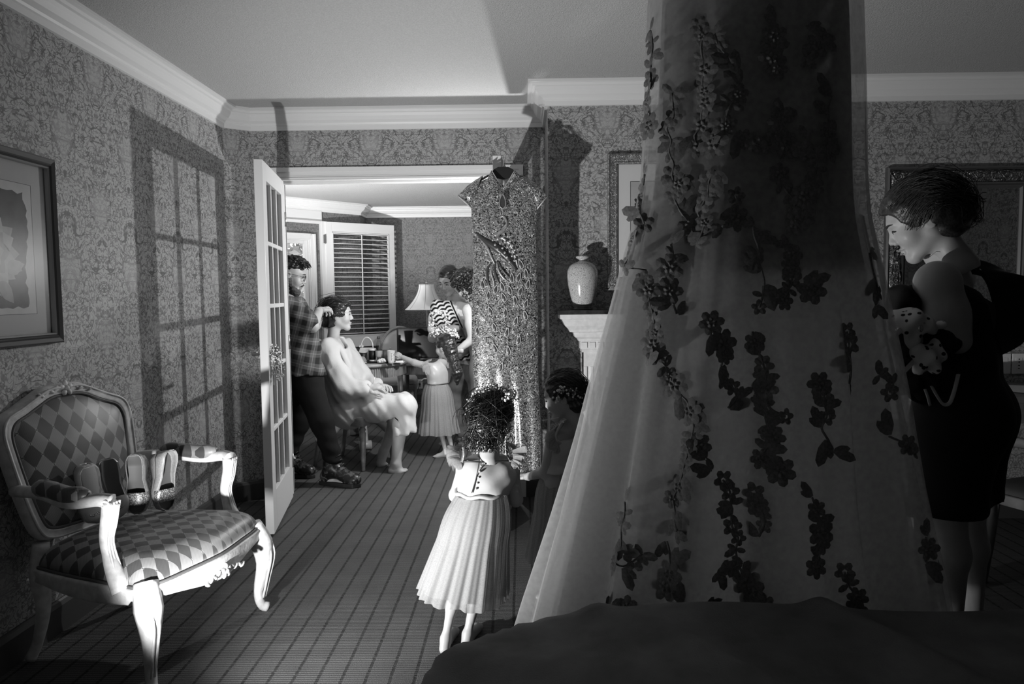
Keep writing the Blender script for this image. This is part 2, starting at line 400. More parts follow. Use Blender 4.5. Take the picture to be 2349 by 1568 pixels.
# ------------------------------------------------------------------ signed-distance modelling
class Vol:
    def __init__(s, lo, hi, h):
        s.lo = np.array(lo, float); s.h = h; s.n = np.ceil((np.array(hi, float)-s.lo)/h).astype(int)+1
        s.D = np.full(s.n, 0.5, np.float32)
        s.ax = [(s.lo[i]+np.arange(s.n[i])*h).astype(np.float32) for i in range(3)]
    def blk(s, lo, hi):
        a = np.clip(np.floor((np.array(lo)-s.lo)/s.h).astype(int), 0, s.n); b = np.clip(np.ceil((np.array(hi)-s.lo)/s.h).astype(int)+1, 0, s.n)
        sl = tuple(slice(a[i], b[i]) for i in range(3))
        X = s.ax[0][sl[0]][:, None, None]; Y = s.ax[1][sl[1]][None, :, None]; Z = s.ax[2][sl[2]][None, None, :]
        return sl, X, Y, Z
    def put(s, sl, d, k, sub=False):
        A = s.D[sl]
        if sub:
            h = np.maximum(k-np.abs(-A-d), 0)/k if k else 0
            s.D[sl] = -(np.minimum(-A, d)-h*h*k*0.25) if k else np.maximum(A, -d)
        else:
            h = np.maximum(k-np.abs(A-d), 0)/k if k else 0
            s.D[sl] = np.minimum(A, d)-(h*h*k*0.25 if k else 0)
        return s
    def cone(s, a, b, ra, rb, k=0.02, sub=False):
        a = np.array(a, float); b = np.array(b, float); m = max(ra, rb)+k+3*s.h
        sl, X, Y, Z = s.blk(np.minimum(a, b)-m, np.maximum(a, b)+m)
        ab = b-a; L2 = float(ab@ab)+1e-12
        px, py, pz = X-a[0], Y-a[1], Z-a[2]
        t = np.clip((px*ab[0]+py*ab[1]+pz*ab[2])/L2, 0, 1)
        d = np.sqrt((px-t*ab[0])**2+(py-t*ab[1])**2+(pz-t*ab[2])**2)-(ra+(rb-ra)*t)
        return s.put(sl, d.astype(np.float32), k, sub)
    def chain(s, pts, rad, k=0.02):
        for i in range(len(pts)-1): s.cone(pts[i], pts[i+1], rad[i], rad[i+1], k)
        return s
    def ell(s, c, r, R=None, k=0.02, sub=False):
        c = np.array(c, float); r = np.array(r, float) if not np.isscalar(r) else np.full(3, r); m = r.max()+k+3*s.h
        sl, X, Y, Z = s.blk(c-m, c+m)
        px, py, pz = X-c[0], Y-c[1], Z-c[2]
        if R is not None:
            R = np.array(R); px, py, pz = (px*R[0,0]+py*R[1,0]+pz*R[2,0]), (px*R[0,1]+py*R[1,1]+pz*R[2,1]), (px*R[0,2]+py*R[1,2]+pz*R[2,2])
        k0 = np.sqrt((px/r[0])**2+(py/r[1])**2+(pz/r[2])**2); k1 = np.sqrt((px/r[0]**2)**2+(py/r[1]**2)**2+(pz/r[2]**2)**2)+1e-6
        return s.put(sl, (k0*(k0-1)/k1).astype(np.float32), k, sub)
    def half(s, p, nrm):
        """keep the side where (x-p).n < 0"""
        p = np.array(p, float); nrm = np.array(nrm, float); nrm /= np.linalg.norm(nrm)
        X, Y, Z = s.ax[0][:, None, None], s.ax[1][None, :, None], s.ax[2][None, None, :]
        s.D = np.maximum(s.D, ((X-p[0])*nrm[0]+(Y-p[1])*nrm[1]+(Z-p[2])*nrm[2]).astype(np.float32)); return s
    def warp(s, fn):
        X, Y, Z = s.ax[0][:, None, None], s.ax[1][None, :, None], s.ax[2][None, None, :]
        near = np.abs(s.D) < 0.08
        s.D = np.where(near, s.D+fn(X, Y, Z).astype(np.float32), s.D); return s
    def mesh(s):
        D = s.D; S = D < 0; n = s.n
        c = [S[i:n[0]-1+i, j:n[1]-1+j, k:n[2]-1+k] for i in (0,1) for j in (0,1) for k in (0,1)]
        cnt = sum(q.astype(np.int8) for q in c); act = (cnt > 0) & (cnt < 8)
        idx = np.argwhere(act); vid = np.full(act.shape, -1, np.int64); vid[act] = np.arange(len(idx))
        acc = np.zeros((len(idx), 3)); num = np.zeros(len(idx))
        corners = [(i, j, k) for i in (0,1) for j in (0,1) for k in (0,1)]
        val = {q: D[idx[:,0]+q[0], idx[:,1]+q[1], idx[:,2]+q[2]] for q in corners}
        for q in corners:
            for ax in range(3):
                if q[ax] == 0:
                    q2 = list(q); q2[ax] = 1; q2 = tuple(q2); a, b = val[q], val[q2]; x = (a < 0) != (b < 0)
                    t = np.where(x, a/(a-b+1e-20), 0); w = np.array(q, float)[None, :].repeat(len(idx), 0); w[:, ax] += t
                    acc += np.where(x[:, None], w, 0); num += x
        V = s.lo+(idx+acc/num[:, None])*s.h
        Fs = []
        for ax in range(3):
            o1, o2 = [(1, 2), (2, 0), (0, 1)][ax]
            A = np.take(S, np.arange(n[ax]-1), ax); Bq = np.take(S, np.arange(1, n[ax]), ax); ch = np.argwhere(A != Bq)
            ok = (ch[:, o1] > 0) & (ch[:, o2] > 0) & (ch[:, o1] < n[o1]-1) & (ch[:, o2] < n[o2]-1); ch = ch[ok]
            e1 = np.zeros(3, int); e1[o1] = 1; e2 = np.zeros(3, int); e2[o2] = 1
            g = lambda q: vid[q[:, 0], q[:, 1], q[:, 2]]
            quad = np.stack([g(ch-e1-e2), g(ch-e2), g(ch), g(ch-e1)], 1)
            inside = S[ch[:, 0], ch[:, 1], ch[:, 2]]
            quad = np.where(inside[:, None], quad, quad[:, ::-1]); Fs.append(quad)
        return V, np.concatenate(Fs).astype(np.int64)
    def build(s, name, mat, parent=None, relax=1):
        V, F = s.mesh(); V = relax_mesh(V, F, relax)
        return ob(name, mesh_np(name, V, F, mat, True), parent)
def relax_mesh(V, F, it=1, lam=0.5):
    for _ in range(it):
        S = np.zeros_like(V); C = np.zeros(len(V))
        for a in range(4):
            i, j = F[:, a], F[:, (a+1) % 4]
            np.add.at(S, i, V[j]); np.add.at(C, i, 1); np.add.at(S, j, V[i]); np.add.at(C, j, 1)
        V = V+lam*(S/np.maximum(C, 1)[:, None]-V)
    return V
def join_np(parts):
    V = []; F = []; o = 0
    for v, f in parts: V.append(v); F.append(f+o); o += len(v)
    return np.concatenate(V), np.concatenate(F)
# ------------------------------------------------------------------ the two rooms
XL, YB, YF, XS, XR = -1.84, 4.553, 4.052, 0.158, 3.4
ZC, ZCB = 2.475, 2.355
OPL, OPR, OPZ = -1.545, -0.055, 2.05          # opening between the rooms
YB2 = YB+0.14
def struct(name, mb, mat, parent=None, **k):
    o = mb.build(name, mat, parent, **k)
    if parent is None: o['kind'] = 'structure'
    return o
def prism(poly, z0, z1):
    n = len(poly); V = [(x, y, z0) for x, y in poly]+[(x, y, z1) for x, y in poly]
    F = [list(range(n))[::-1], list(range(n, 2*n))]+[(i, (i+1) % n, n+(i+1) % n, n+i) for i in range(n)]
    return V, F
struct('floor', MB().box((-4.2, -2.2, -0.1), (3.6, 9.4, 0)), 'carpet')
struct('wall_left', MB().box((XL-0.15, -2.15, 0), (XL, YB+0.14, 2.6)), 'wallpaper')
struct('wall_corner', MB().add(*prism([(XL, 4.447), (-1.70, YB), (XL, YB)], 0, 2.6)), 'wallpaper')
struct('wall_back', MB().box((XL, YB, 0), (OPL-0.02, YB2, 2.6)).box((OPL-0.02, YB, OPZ+0.02), (OPR+0.02, YB2, 2.6)).box((OPR+0.02, YB, 0), (XS, YB2, 2.6)), 'wallpaper')
struct('wall_fireplace', MB().box((XS, YF, 0), (XR+0.1, YB2, 2.6)), 'wallpaper')
struct('wall_right', MB().box((XR, -2.15, 0), (XR+0.15, YF, 2.6)), 'wallpaper')
struct('wall_front', MB().box((XL, -2.15, 0), (-1.0, -2.0, 2.6)).box((-0.70, -2.15, 0), (XR, -2.0, 2.6)).box((-1.0, -2.15, 0), (-0.70, -2.0, 0.7)).box((-1.0, -2.15, 2.1), (-0.70, -2.0, 2.6)), 'wallpaper')
_w = bpy.data.objects.new('added_fill_window', None); link(_w); _w.location = (-0.85, -2.075, 0); tag(_w, kind='structure', label='narrow white framed window behind the bed')  # unseen slit window, added so dim world light fills the near room
MB().box((-0.15, -0.04, 0.7), (-0.12, 0.04, 2.1)).box((0.12, -0.04, 0.7), (0.15, 0.04, 2.1)).box((-0.15, -0.04, 0.7), (0.15, 0.04, 0.73)).box((-0.15, -0.04, 2.07), (0.15, 0.04, 2.1)).build('window_frame', 'trim', _w)
MB().box((-0.12, -0.004, 0.73), (0.12, 0.004, 2.07)).build('pane', 'glass', _w)
struct('ceiling', MB().box((XL-0.15, -2.15, ZC), (XR+0.15, YB2, ZC+0.2)), 'ceiling')
crown = [(0.0, ZCB), (0.016, ZCB), (0.018, ZCB+0.026), (0.026, ZCB+0.030), (0.030, ZCB+0.040), (0.052, ZCB+0.052), (0.068, ZCB+0.072),
         (0.074, ZCB+0.088), (0.086, ZCB+0.092), (0.090, ZCB+0.104), (0.110, ZCB+0.107), (0.110, ZC), (0.0, ZC)]
near_path = [(XL, -2.0), (XL, 4.447), (-1.70, YB), (XS, YB), (XS, YF), (XR, YF), (XR, -2.0)]
struct('trim_1', MB().add(*sweep2d(near_path, crown, True)), 'trim')
base_prof = [(0, 0), (0.018, 0), (0.018, 0.105), (0.012, 0.122), (0.006, 0.128), (0, 0.128)]
struct('baseboard_left', MB().add(*sweep2d([(XL, -2.0), (XL, 4.447), (-1.70, YB), (OPL-0.09, YB)], base_prof)), 'baseboard')
struct('baseboard_back', MB().add(*sweep2d([(0.02, YB), (XS, YB), (XS, YF), (0.33, YF)], base_prof)), 'baseboard')
struct('baseboard_right', MB().add(*sweep2d([(1.64, YF), (XR, YF), (XR, -2.0)], base_prof)), 'baseboard')
# door lining and casing
lin = MB()
lin.box((OPL-0.02, YB-0.005, 0), (OPL, YB2+0.005, OPZ+0.02)).box((OPR, YB-0.005, 0), (OPR+0.02, YB2+0.005, OPZ+0.02)).box((OPL-0.02, YB-0.005, OPZ), (OPR+0.02, YB2+0.005, OPZ+0.02))
lin.box((OPL, YB+0.05, OPZ-0.015), (OPR, YB+0.10, OPZ)).box((OPL, YB+0.05, 0), (OPL+0.013, YB+0.10, OPZ)).box((OPR-0.013, YB+0.05, 0), (OPR, YB+0.10, OPZ))
struct('trim_2', lin, 'trim')
def casing_set(yw, sgn, name, mat):
    m = MB()
    for d0, d1, t in ((0.0, 0.074, 0.012), (0.0, 0.012, 0.018), (0.048, 0.074, 0.022), (0.016, 0.022, 0.015)):
        ya, yb = sorted((yw, yw-sgn*t))
        m.box((OPL-d1, ya, 0), (OPL-d0, yb, OPZ+d1)).box((OPR+d0, ya, 0), (OPR+d1, yb, OPZ+d1)).box((OPL-d0, ya, OPZ+d0), (OPR+d0, yb, OPZ+d1))
    struct(name, m, mat)
casing_set(YB, 1, 'trim_3', 'trim')
casing_set(YB2, -1, 'trim_4', 'trim')

# ---- far room
ZC2, ZCB2, YFAR, XFR, XFL = 2.375, 2.255, 8.67, 1.6, -3.49
AD = np.array([0.697, 0.717]); A0 = np.array([-2.581, 7.643])
AN = np.array([0.717, -0.697])                           # into the room
WA = A0-AD*1.30; WB = np.array([-1.881, 8.364])
def aw(t, off=0.0): return A0+AD*t+AN*off
RA = np.array([[AD[0], -AN[0], 0], [AD[1], -AN[1], 0], [0, 0, 1.0]])   # local x along wall, y out of the room
def awbox(m, t0, t1, off0, off1, z0, z1):
    return m.box((t0, -off1, z0), (t1, -off0, z1), RA, (A0[0], A0[1], 0))
DT0, DT1, DZ = -0.52, 0.350, 1.945
m = MB(); awbox(m, -1.30, DT0, -0.14, 0, 0, 2.6); awbox(m, DT1, 1.005, -0.14, 0, 0, 2.6); awbox(m, DT0, DT1, -0.14, 0, DZ, 2.6)
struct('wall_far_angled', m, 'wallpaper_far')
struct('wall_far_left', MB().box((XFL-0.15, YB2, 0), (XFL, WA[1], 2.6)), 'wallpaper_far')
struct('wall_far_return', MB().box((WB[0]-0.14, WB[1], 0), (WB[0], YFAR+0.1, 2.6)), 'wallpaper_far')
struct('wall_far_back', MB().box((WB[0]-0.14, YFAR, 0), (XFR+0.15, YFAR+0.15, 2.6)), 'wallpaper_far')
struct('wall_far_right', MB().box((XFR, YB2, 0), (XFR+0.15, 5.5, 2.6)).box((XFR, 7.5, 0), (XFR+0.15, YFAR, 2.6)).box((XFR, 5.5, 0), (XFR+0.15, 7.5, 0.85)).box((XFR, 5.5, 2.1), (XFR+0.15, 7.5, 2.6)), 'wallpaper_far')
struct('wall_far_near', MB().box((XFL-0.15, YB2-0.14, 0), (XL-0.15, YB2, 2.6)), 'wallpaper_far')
struct('ceiling_far', MB().add(*prism([(XFL-0.2, YB2), (XFR+0.15, YB2), (XFR+0.15, YFAR+0.15), (WB[0]-0.14, YFAR+0.15), (WB[0]-0.1, WB[1]), (XFL-0.2, WA[1])], ZC2, 2.6)), 'ceiling')
crown2 = [(d, z-ZCB+ZCB2) for d, z in crown]
far_path = [(XFL, YB2), tuple(WA), tuple(WB), (WB[0], YFAR), (XFR, YFAR), (XFR, YB2)]
struct('trim_5', MB().add(*sweep2d(far_path, crown2, True)), 'far_trim')
struct('baseboard_far', MB().add(*sweep2d([tuple(aw(0.45)), tuple(WB), (WB[0], YFAR), (XFR, YFAR), (XFR, YB2)], [(d, z*0.9) for d, z in base_prof])), 'baseboard')
m = MB(); awbox(m, -1.2, 0.50, 0, 0.02, 2.150, ZCB2+0.01); awbox(m, -1.2, 0.47, 0, 0.045, 2.118, 2.150)
struct('trim_6', m, 'far_trim', bevel=0.004)
# balcony door in the angled wall
bd = thing('balcony_door', 'white framed glass balcony door with garden foliage behind it', 'door', (A0[0], A0[1], 0)); bd['kind'] = 'structure'; bd.name = 'door_1'
del bd['category']
def loc_aw(m, t0, t1, o0, o1, z0, z1): return m.box((t0, -o1, z0), (t1, -o0, z1), RA)
CW = 0.060
m = MB(); loc_aw(m, DT1, DT1+CW, 0, 0.022, 0, DZ+CW); loc_aw(m, DT0-CW, DT0, 0, 0.022, 0, DZ+CW); loc_aw(m, DT0, DT1, 0, 0.022, DZ, DZ+CW)
loc_aw(m, DT1+CW-0.022, DT1+CW, 0.022, 0.034, 0, DZ+CW); loc_aw(m, DT0, DT1, 0.022, 0.034, DZ+CW-0.022, DZ+CW)
m.build('casing', 'far_trim', bd, bevel=0.003)
m = MB(); loc_aw(m, DT1-0.012, DT1, -0.14, 0, 0, DZ); loc_aw(m, DT0, DT0+0.012, -0.14, 0, 0, DZ); loc_aw(m, DT0+0.012, DT1-0.012, -0.14, 0, DZ-0.012, DZ); loc_aw(m, DT0+0.012, DT1-0.012, -0.14, 0, 0, 0.03)
m.build('jamb', 'far_trim', bd)
m = MB(); a, b = DT0+0.014, DT1-0.014; SR = 0.045
loc_aw(m, b-SR, b, -0.06, -0.02, 0.03, DZ-0.012); loc_aw(m, a, a+SR, -0.06, -0.02, 0.03, DZ-0.012); loc_aw(m, a+SR, b-SR, -0.06, -0.02, DZ-0.05, DZ-0.012); loc_aw(m, a+SR, b-SR, -0.06, -0.02, 0.03, 0.20)
m.build('sash', 'far_trim', bd, bevel=0.003)
m = MB(); loc_aw(m, a+SR, b-SR, -0.043, -0.037, 0.20, DZ-0.05); m.build('pane', 'glass', bd)
m = MB(); loc_aw(m, b-0.040, b-0.010, -0.02, -0.012, 0.98, 1.10); m.tube([(RA@np.array((b-0.025, 0.015, 1.02))), (RA@np.array((b-0.025, -0.03, 1.02))), (RA@np.array((b-0.13, -0.03, 1.02)))], 0.009, 8)
m.build('handle', 'chrome', bd)
# unseen window added in the far right wall to let world light in
w2 = bpy.data.objects.new('added_daylight_window', None); link(w2); w2.location = (XFR, 6.5, 0); tag(w2, kind='structure', label='white framed window in the right wall of the next room')
m = MB(); 
for y in (-1.0, -0.03, 0.94): m.box((0.04, y, 0.85), (0.10, y+0.06, 2.1))
m.box((0.04, -1.0, 0.85), (0.10, 1.0, 0.91)).box((0.04, -1.0, 2.04), (0.10, 1.0, 2.1)).box((-0.02, -1.08, 0.80), (0.16, 1.08, 0.85))
m.build('window_frame', 'far_trim', w2)
for y in (-0.94, 0.03): MB().box((0.066, y, 0.91), (0.072, y+0.91, 2.04)).build('pane', 'glass', w2)

# ---- louvred shutter swung in front of the angled wall corner
sh = thing('window_shutter', 'white louvred wooden window shutter standing ajar in the far corner', 'shutter', (-2.19, 7.985, 0))
ang = math.atan2(0.52, 0.676); sh.rotation_euler = (0, 0, ang)
SW, SZ0, SZ1 = 0.853, 0.727, 2.146
MB().box((0, -0.02, SZ0), (0.075, 0.015, SZ1)).build('stile', 'far_trim', sh, bevel=0.003)
MB().box((SW-0.075, -0.02, SZ0), (SW, 0.015, SZ1)).build('stile', 'far_trim', sh, bevel=0.003)
MB().box((0.075, -0.02, SZ1-0.11), (SW-0.075, 0.015, SZ1)).build('rail', 'far_trim', sh, bevel=0.003)
MB().box((0.075, -0.02, SZ0), (SW-0.075, 0.015, SZ0+0.13)).build('rail', 'far_trim', sh, bevel=0.003)
m = MB(); a, b, c, d = 0.075, SW-0.075, SZ0+0.13, SZ1-0.11
m.box((a, -0.026, d-0.012), (b, 0.0, d)).box((a, -0.026, c), (b, 0.0, c+0.012)).box((a, -0.026, c), (a+0.012, 0.0, d)).box((b-0.012, -0.026, c), (b, 0.0, d))
m.build('bead', 'far_trim', sh)
nl = 22; slat = None
mm = MB(); R = rotx(math.radians(2))
mm.box((0.09, -0.026, -0.0035), (SW-0.09, 0.026, 0.0035), R)
me = mesh_np('slat', mm.v, mm.f, 'far_trim')
for i in range(nl): ob('slat', me, sh, (0, -0.002, c+0.03+(d-c-0.05)*i/(nl-1)))
m = MB(); m.box((SW/2-0.005, -0.040, c+0.02), (SW/2+0.005, -0.030, d-0.02)); m.build('tilt_rod', 'far_trim', sh)
for z in (1.95, 1.0):
    m = MB(); m.box((-0.028, -0.026, z-0.045), (0.004, -0.018, z+0.045)); m.tube([(-0.010, -0.03, z-0.05), (-0.010, -0.03, z+0.05)], 0.007, 8); m.build('hinge', 'brass', sh)
struct('trim_7', awbox(MB(), 0.47, 0.545, 0, 0.05, 0.70, 2.15), 'far_trim', bevel=0.003)

# ---- garden outside
struct('ground', MB().box((-30, 9.6, -0.6), (20, 40, -0.5)).box((-30, 4.0, -0.6), (-4.4, 9.6, -0.5)), mk('lawn', 0.15, 0.9, var=(3, 0.5)).name)
def leaf_cloud(name, label, centers, radii, n, mat, trunk):
    t = thing(name, label, 'tree', trunk)
    tr = np.array(trunk); V = []; k = 0
    C = np.array(centers)-tr; R = np.array(radii)
    idx = RNG.integers(0, len(C), n); dirs = RNG.normal(size=(n, 3)); dirs /= np.linalg.norm(dirs, axis=1)[:, None]
    pos = C[idx]+dirs*(R[idx]*RNG.uniform(0.45, 1.0, n)**0.5)[:, None]
    a = RNG.normal(size=(n, 3)); a /= np.linalg.norm(a, axis=1)[:, None]; b = np.cross(a, RNG.normal(size=(n, 3))); b /= np.linalg.norm(b, axis=1)[:, None]
    s = RNG.uniform(0.07, 0.13, n)[:, None]
    V = np.stack([pos-a*s, pos-b*s*0.5, pos+a*s, pos+b*s*0.5], 1).reshape(-1, 3)
    F = np.arange(n*4).reshape(-1, 4)
    o = ob('foliage', mesh_np('foliage', V, F, mat), t); o['kind'] = 'stuff'
    MB().tube(smooth_path([(0, 0, -0.5), (0.1, 0, 0.8), (0.0, 0.1, 2.2)], 8), [0.16]*4+[0.12]*5, 8).build('trunk', 'dark_grey', t, True)
mk('leaf_light', 0.5, 0.6); mk('leaf_dark', 0.16, 0.6)
leaf_cloud('garden_tree', 'pale leafy tree outside the balcony door, sunlit', [(-4.6, 13.0, 2.6), (-5.6, 13.4, 2.0), (-4.0, 13.5, 1.6), (-5.0, 12.6, 1.1)], [1.1, 1.2, 1.0, 1.0], 2600, 'leaf_light', (-4.8, 13.1, 0))
leaf_cloud('garden_shrub', 'darker leafy shrub outside the balcony door behind the pale tree', [(-6.6, 16.6, 1.2), (-7.5, 16.8, 0.9), (-5.7, 17.0, 0.8), (-7.0, 16.6, 2.9)], [1.1, 1.2, 1.1, 0.8], 2200, 'leaf_dark', (-6.7, 16.8, 0))

# ------------------------------------------------------------------ french door leaves
LW, LT, LZ0, LZ1 = 0.742, 0.045, 0.012, 2.038
def french_door(label, hinge, angle, side, n_cols=3):
    """leaf along local +x from the hinge, thickness centred on y; side: +1 knob lever direction"""
    d = thing('french_door', label, 'door', (hinge[0], hinge[1], 0), angle, 'french door leaves')
    st, tr, br = 0.105, 0.098, 0.222
    h = LT/2
    for x0, x1 in ((0, st), (LW-st, LW)): MB().box((x0, -h, LZ0), (x1, h, LZ1)).build('stile', 'door_paint', d, bevel=0.003)
    MB().box((st, -h, LZ1-tr), (LW-st, h, LZ1)).build('top_rail', 'door_paint', d, bevel=0.002)
    MB().box((st, -h, LZ0), (LW-st, h, LZ0+br)).build('bottom_rail', 'door_paint', d, bevel=0.002)
    gx0, gx1, gz0, gz1 = st, LW-st, LZ0+br, LZ1-tr
    mw = 0.024; cw = (gx1-gx0-2*mw)/3; rh = (gz1-gz0-4*mw)/5
    for i in range(2):
        x = gx0+(i+1)*cw+i*mw; MB().box((x, -h+0.004, gz0), (x+mw, h-0.004, gz1)).build('muntin', 'door_paint', d, bevel=0.004)
    for j in range(4):
        z = gz0+(j+1)*rh+j*mw; MB().box((gx0, -h+0.0045, z), (gx1, h-0.0045, z+mw)).build('muntin', 'door_paint', d, bevel=0.004)
    pm = MB().box((0, -0.003, 0), (cw, 0.003, rh)); me = mesh_np('pane', pm.v, pm.f, 'glass')
    for i in range(3):
        for j in range(5): ob('pane', me, d, (gx0+i*(cw+mw), 0, gz0+j*(rh+mw)))
    hx = LW-0.055
    for s in (1, -1):
        m = MB(); m.lathe([(0.0, 0), (0.024, 0), (0.024, 0.006), (0.010, 0.010), (0.010, 0.05)], 14)
        V = np.array(m.v)@rotx(s*-PI/2).T+np.array([hx, s*h, 1.0]); m.v = [tuple(v) for v in V]
        m.tube([(hx, s*(h+0.045), 1.0), (hx-0.03, s*(h+0.05), 1.0), (hx-0.11, s*(h+0.048), 0.998)], [0.010, 0.009, 0.007], 8)
        m.build('lever_handle', 'chrome', d, True)
    for z in (0.25, 1.02, 1.8):
        MB().tube([(-0.004, h+0.004, z-0.045), (-0.004, h+0.004, z+0.045)], 0.006, 8).build('hinge', 'brass', d, True)
    return d
HL = (-1.519, YB-0.026); angL = math.atan2(3.80-HL[1], -1.388-HL[0])
HR = (-0.079, YB-0.0234); angR = math.atan2(3.78-HR[1], -0.122-HR[0])
door_l = french_door('white glazed french door leaf with a posy hung on its handle', HL, angL, 1)
door_r = french_door('white glazed french door leaf behind the hanging embroidered dress', HR, angR, -1)
# ------------------------------------------------------------------ armchair
mk('chair_paint', 0.62, 0.42, 0, 0.4, var=(28, 0.22), bump=(60, 0.12))
mk('piping', 0.10, 0.6)
def diamond(name, ia, ib, pa, pb, light=0.25, dark=0.055):
    t = new_mat(name, 0.42, 0, 0.5); vec, x, y, z = t.pos(); ax = (x, y, z)
    p = t.math('DIVIDE', ax[ia], pa); q = t.math('DIVIDE', ax[ib], pb)
    a = t.math('ADD', p, q); b = t.math('SUBTRACT', p, q)
    par = t.math('FLOORED_MODULO', t.math('ADD', t.math('FLOOR', a), t.math('FLOOR', b)), 2.0)
    fa = t.math('ABSOLUTE', t.math('SUBTRACT', t.math('FRACT', a), 0.5)); fb = t.math('ABSOLUTE', t.math('SUBTRACT', t.math('FRACT', b), 0.5))
    mx = t.math('MINIMUM', fa, fb)                          # close to 0.5 only near a vertex
    ring = t.step(t.math('ABSOLUTE', t.math('SUBTRACT', mx, 0.43)), 0.012, 0.03, 1.0, 0.0)
    cen = t.step(mx, 0.44, 0.46, 0.0, 1.0)
    twill = t.step(t.math('SINE', t.math('MULTIPLY', t.math('ADD', ax[ia], ax[ib]), 2*PI/0.006)), -1, 1, 0.85, 1.15)
    col = t.step(par, 0, 1, light, dark)
    col = t.math('ADD', t.math('MULTIPLY', col, twill), t.math('MULTIPLY', ring, 0.14))
    col = t.math('MULTIPLY', col, t.step(cen, 0, 1, 1.0, 0.7))
    t.color(col); t.bump(twill, 0.15, 0.002); t.b.inputs['Sheen Weight'].default_value = 0.2
diamond('fabric_back', 1, 2, 0.068, 0.088); diamond('fabric_seat', 0, 1, 0.064, 0.054)
ch = thing('armchair', 'white carved wooden armchair with diamond patterned seat and back', 'chair', (-1.418, 2.624, 0), -0.2197)
def outline(pts, n=96):
    return smooth_path(pts, n, True)
so = [(0.305, 0), (0.288, 0.15), (0.268, 0.27), (0.235, 0.325), (0.15, 0.32), (-0.05, 0.292), (-0.20, 0.262), (-0.262, 0.235), (-0.285, 0.12), (-0.29, 0)]
so = so+[(x, -y) for x, y in so[-2:0:-1]]
SO = outline(so, 108); n = len(SO)
# cushion
rings = []
for s in np.concatenate([np.linspace(0.001, 0.9, 14), np.linspace(0.92, 1.0, 9), np.linspace(1.0, 0.985, 3)]):
    z = 0.372+0.085*(1-min(1, s)**5)**0.6
    rings.append(np.c_[SO*s, np.full(n, z)])
rings[-2][:, 2] = 0.355; rings[-1][:, 2] = 0.34
panel('seat', np.array(rings).transpose(1, 0, 2), 'fabric_seat', ch, True, True)
ring = np.c_[SO*1.008, np.full(n, 0.362)]; V, F = tube_mesh(np.vstack([ring, ring[:1]]), 0.006, 6, False)
MB().add(V, F).build('piping', 'piping', ch, True)
# seat rail with shaped lower edge
th = np.arctan2(SO[:, 1], SO[:, 0]); zb = np.where(SO[:, 0] > 0.2, 0.295-0.022*np.cos(SO[:, 1]/0.325*PI*1.0)+0.0, 0.300-0.012*np.cos(SO[:, 0]*9))
prof = [(1.02, 0), (1.045, 0.15), (1.035, 0.5), (1.05, 0.85), (1.035, 1.0), (0.98, 1.0), (0.94, 0.5), (0.95, 0.0)]
R = np.array([np.c_[SO*k, zb+(0.358-zb)*q] for k, q in prof+[prof[0]]])
panel('seat_rail', R.transpose(1, 0, 2), 'chair_paint', ch, True, True)
def leg(pts, rad, nm='leg'): return MB().tube(smooth_path(pts, 22), np.interp(np.linspace(0, 1, len(smooth_path(pts, 22))), np.linspace(0, 1, len(rad)), rad), 10).build(nm, 'chair_paint', ch, True)
for s in (1, -1):
    leg([(0.235, s*0.30, 0.37), (0.262, s*0.322, 0.29), (0.268, s*0.326, 0.20), (0.250, s*0.310, 0.09), (0.256, s*0.316, 0.03), (0.275, s*0.332, 0.012)], [0.040, 0.046, 0.030, 0.019, 0.018, 0.021])
    leg([(-0.262, s*0.225, 0.44), (-0.275, s*0.225, 0.32), (-0.270, s*0.222, 0.20), (-0.295, s*0.228, 0.08), (-0.325, s*0.235, 0.012)], [0.028, 0.034, 0.024, 0.018, 0.019])
    # ridge and knuckle carving on the front legs
    m = MB().tube(smooth_path([(0.285, s*0.345, 0.33), (0.310, s*0.345, 0.26), (0.300, s*0.342, 0.16), (0.276, s*0.326, 0.07)], 14), [0.005]*12+[0.003]*3, 6) if False else MB()
    for dy in (-0.012, 0.012):
        pts = smooth_path([(0.285, s*0.328+dy*1.3, 0.32), (0.304, s*0.338+dy, 0.24), (0.285, s*0.33+dy*0.8, 0.14), (0.268, s*0.322+dy*0.6, 0.06)], 14)
        m.tube(pts, 0.005, 6)
    m.build('leg_moulding', 'chair_paint', ch, True)
# backrest frame
UPV = np.array([-0.20, 0, 0.98]); BO = np.array([-0.262, 0, 0.40])
bo = [(0, 0.583), (0.075, 0.578), (0.14, 0.552), (0.20, 0.525), (0.258, 0.500), (0.285, 0.455), (0.283, 0.38), (0.262, 0.22), (0.232, 0.09), (0.19, 0.055), (0.10, 0.045), (0, 0.042)]
bo = bo+[(-y, h) for y, h in bo[-2:0:-1]]
BP = outline(bo, 132); nb = len(BP)
def bpt(yh, off=0.0): return BO+np.outer(np.atleast_2d(yh)[:, 1], UPV)+np.c_[np.full(len(np.atleast_2d(yh)), off), np.atleast_2d(yh)[:, 0], np.zeros(len(np.atleast_2d(yh)))]
cen = np.array([0, 0.30])
def bring(scale, off): return bpt(cen+(BP-cen)*scale, off)
pr = [(1.03, -0.022), (1.05, 0.0), (1.03, 0.022), (0.985, 0.030), (0.945, 0.022), (0.925, 0.028), (0.90, 0.016), (0.90, -0.022), (1.03, -0.022)]
panel('back_frame', np.array([bring(a, b) for a, b in pr]).transpose(1, 0, 2), 'chair_paint', ch, True, True)
pad = np.array([bring(a, 0.016+0.035*(1-(a/0.90)**2)**0.6) for a in np.linspace(0.001, 0.90, 14)])
panel('backrest', pad.transpose(1, 0, 2), 'fabric_back', ch, True, True)
panel('backrest_rear', np.array([bring(a, -0.018) for a in np.linspace(0.001, 0.91, 4)]).transpose(1, 0, 2), 'fabric_back', ch, True, True)
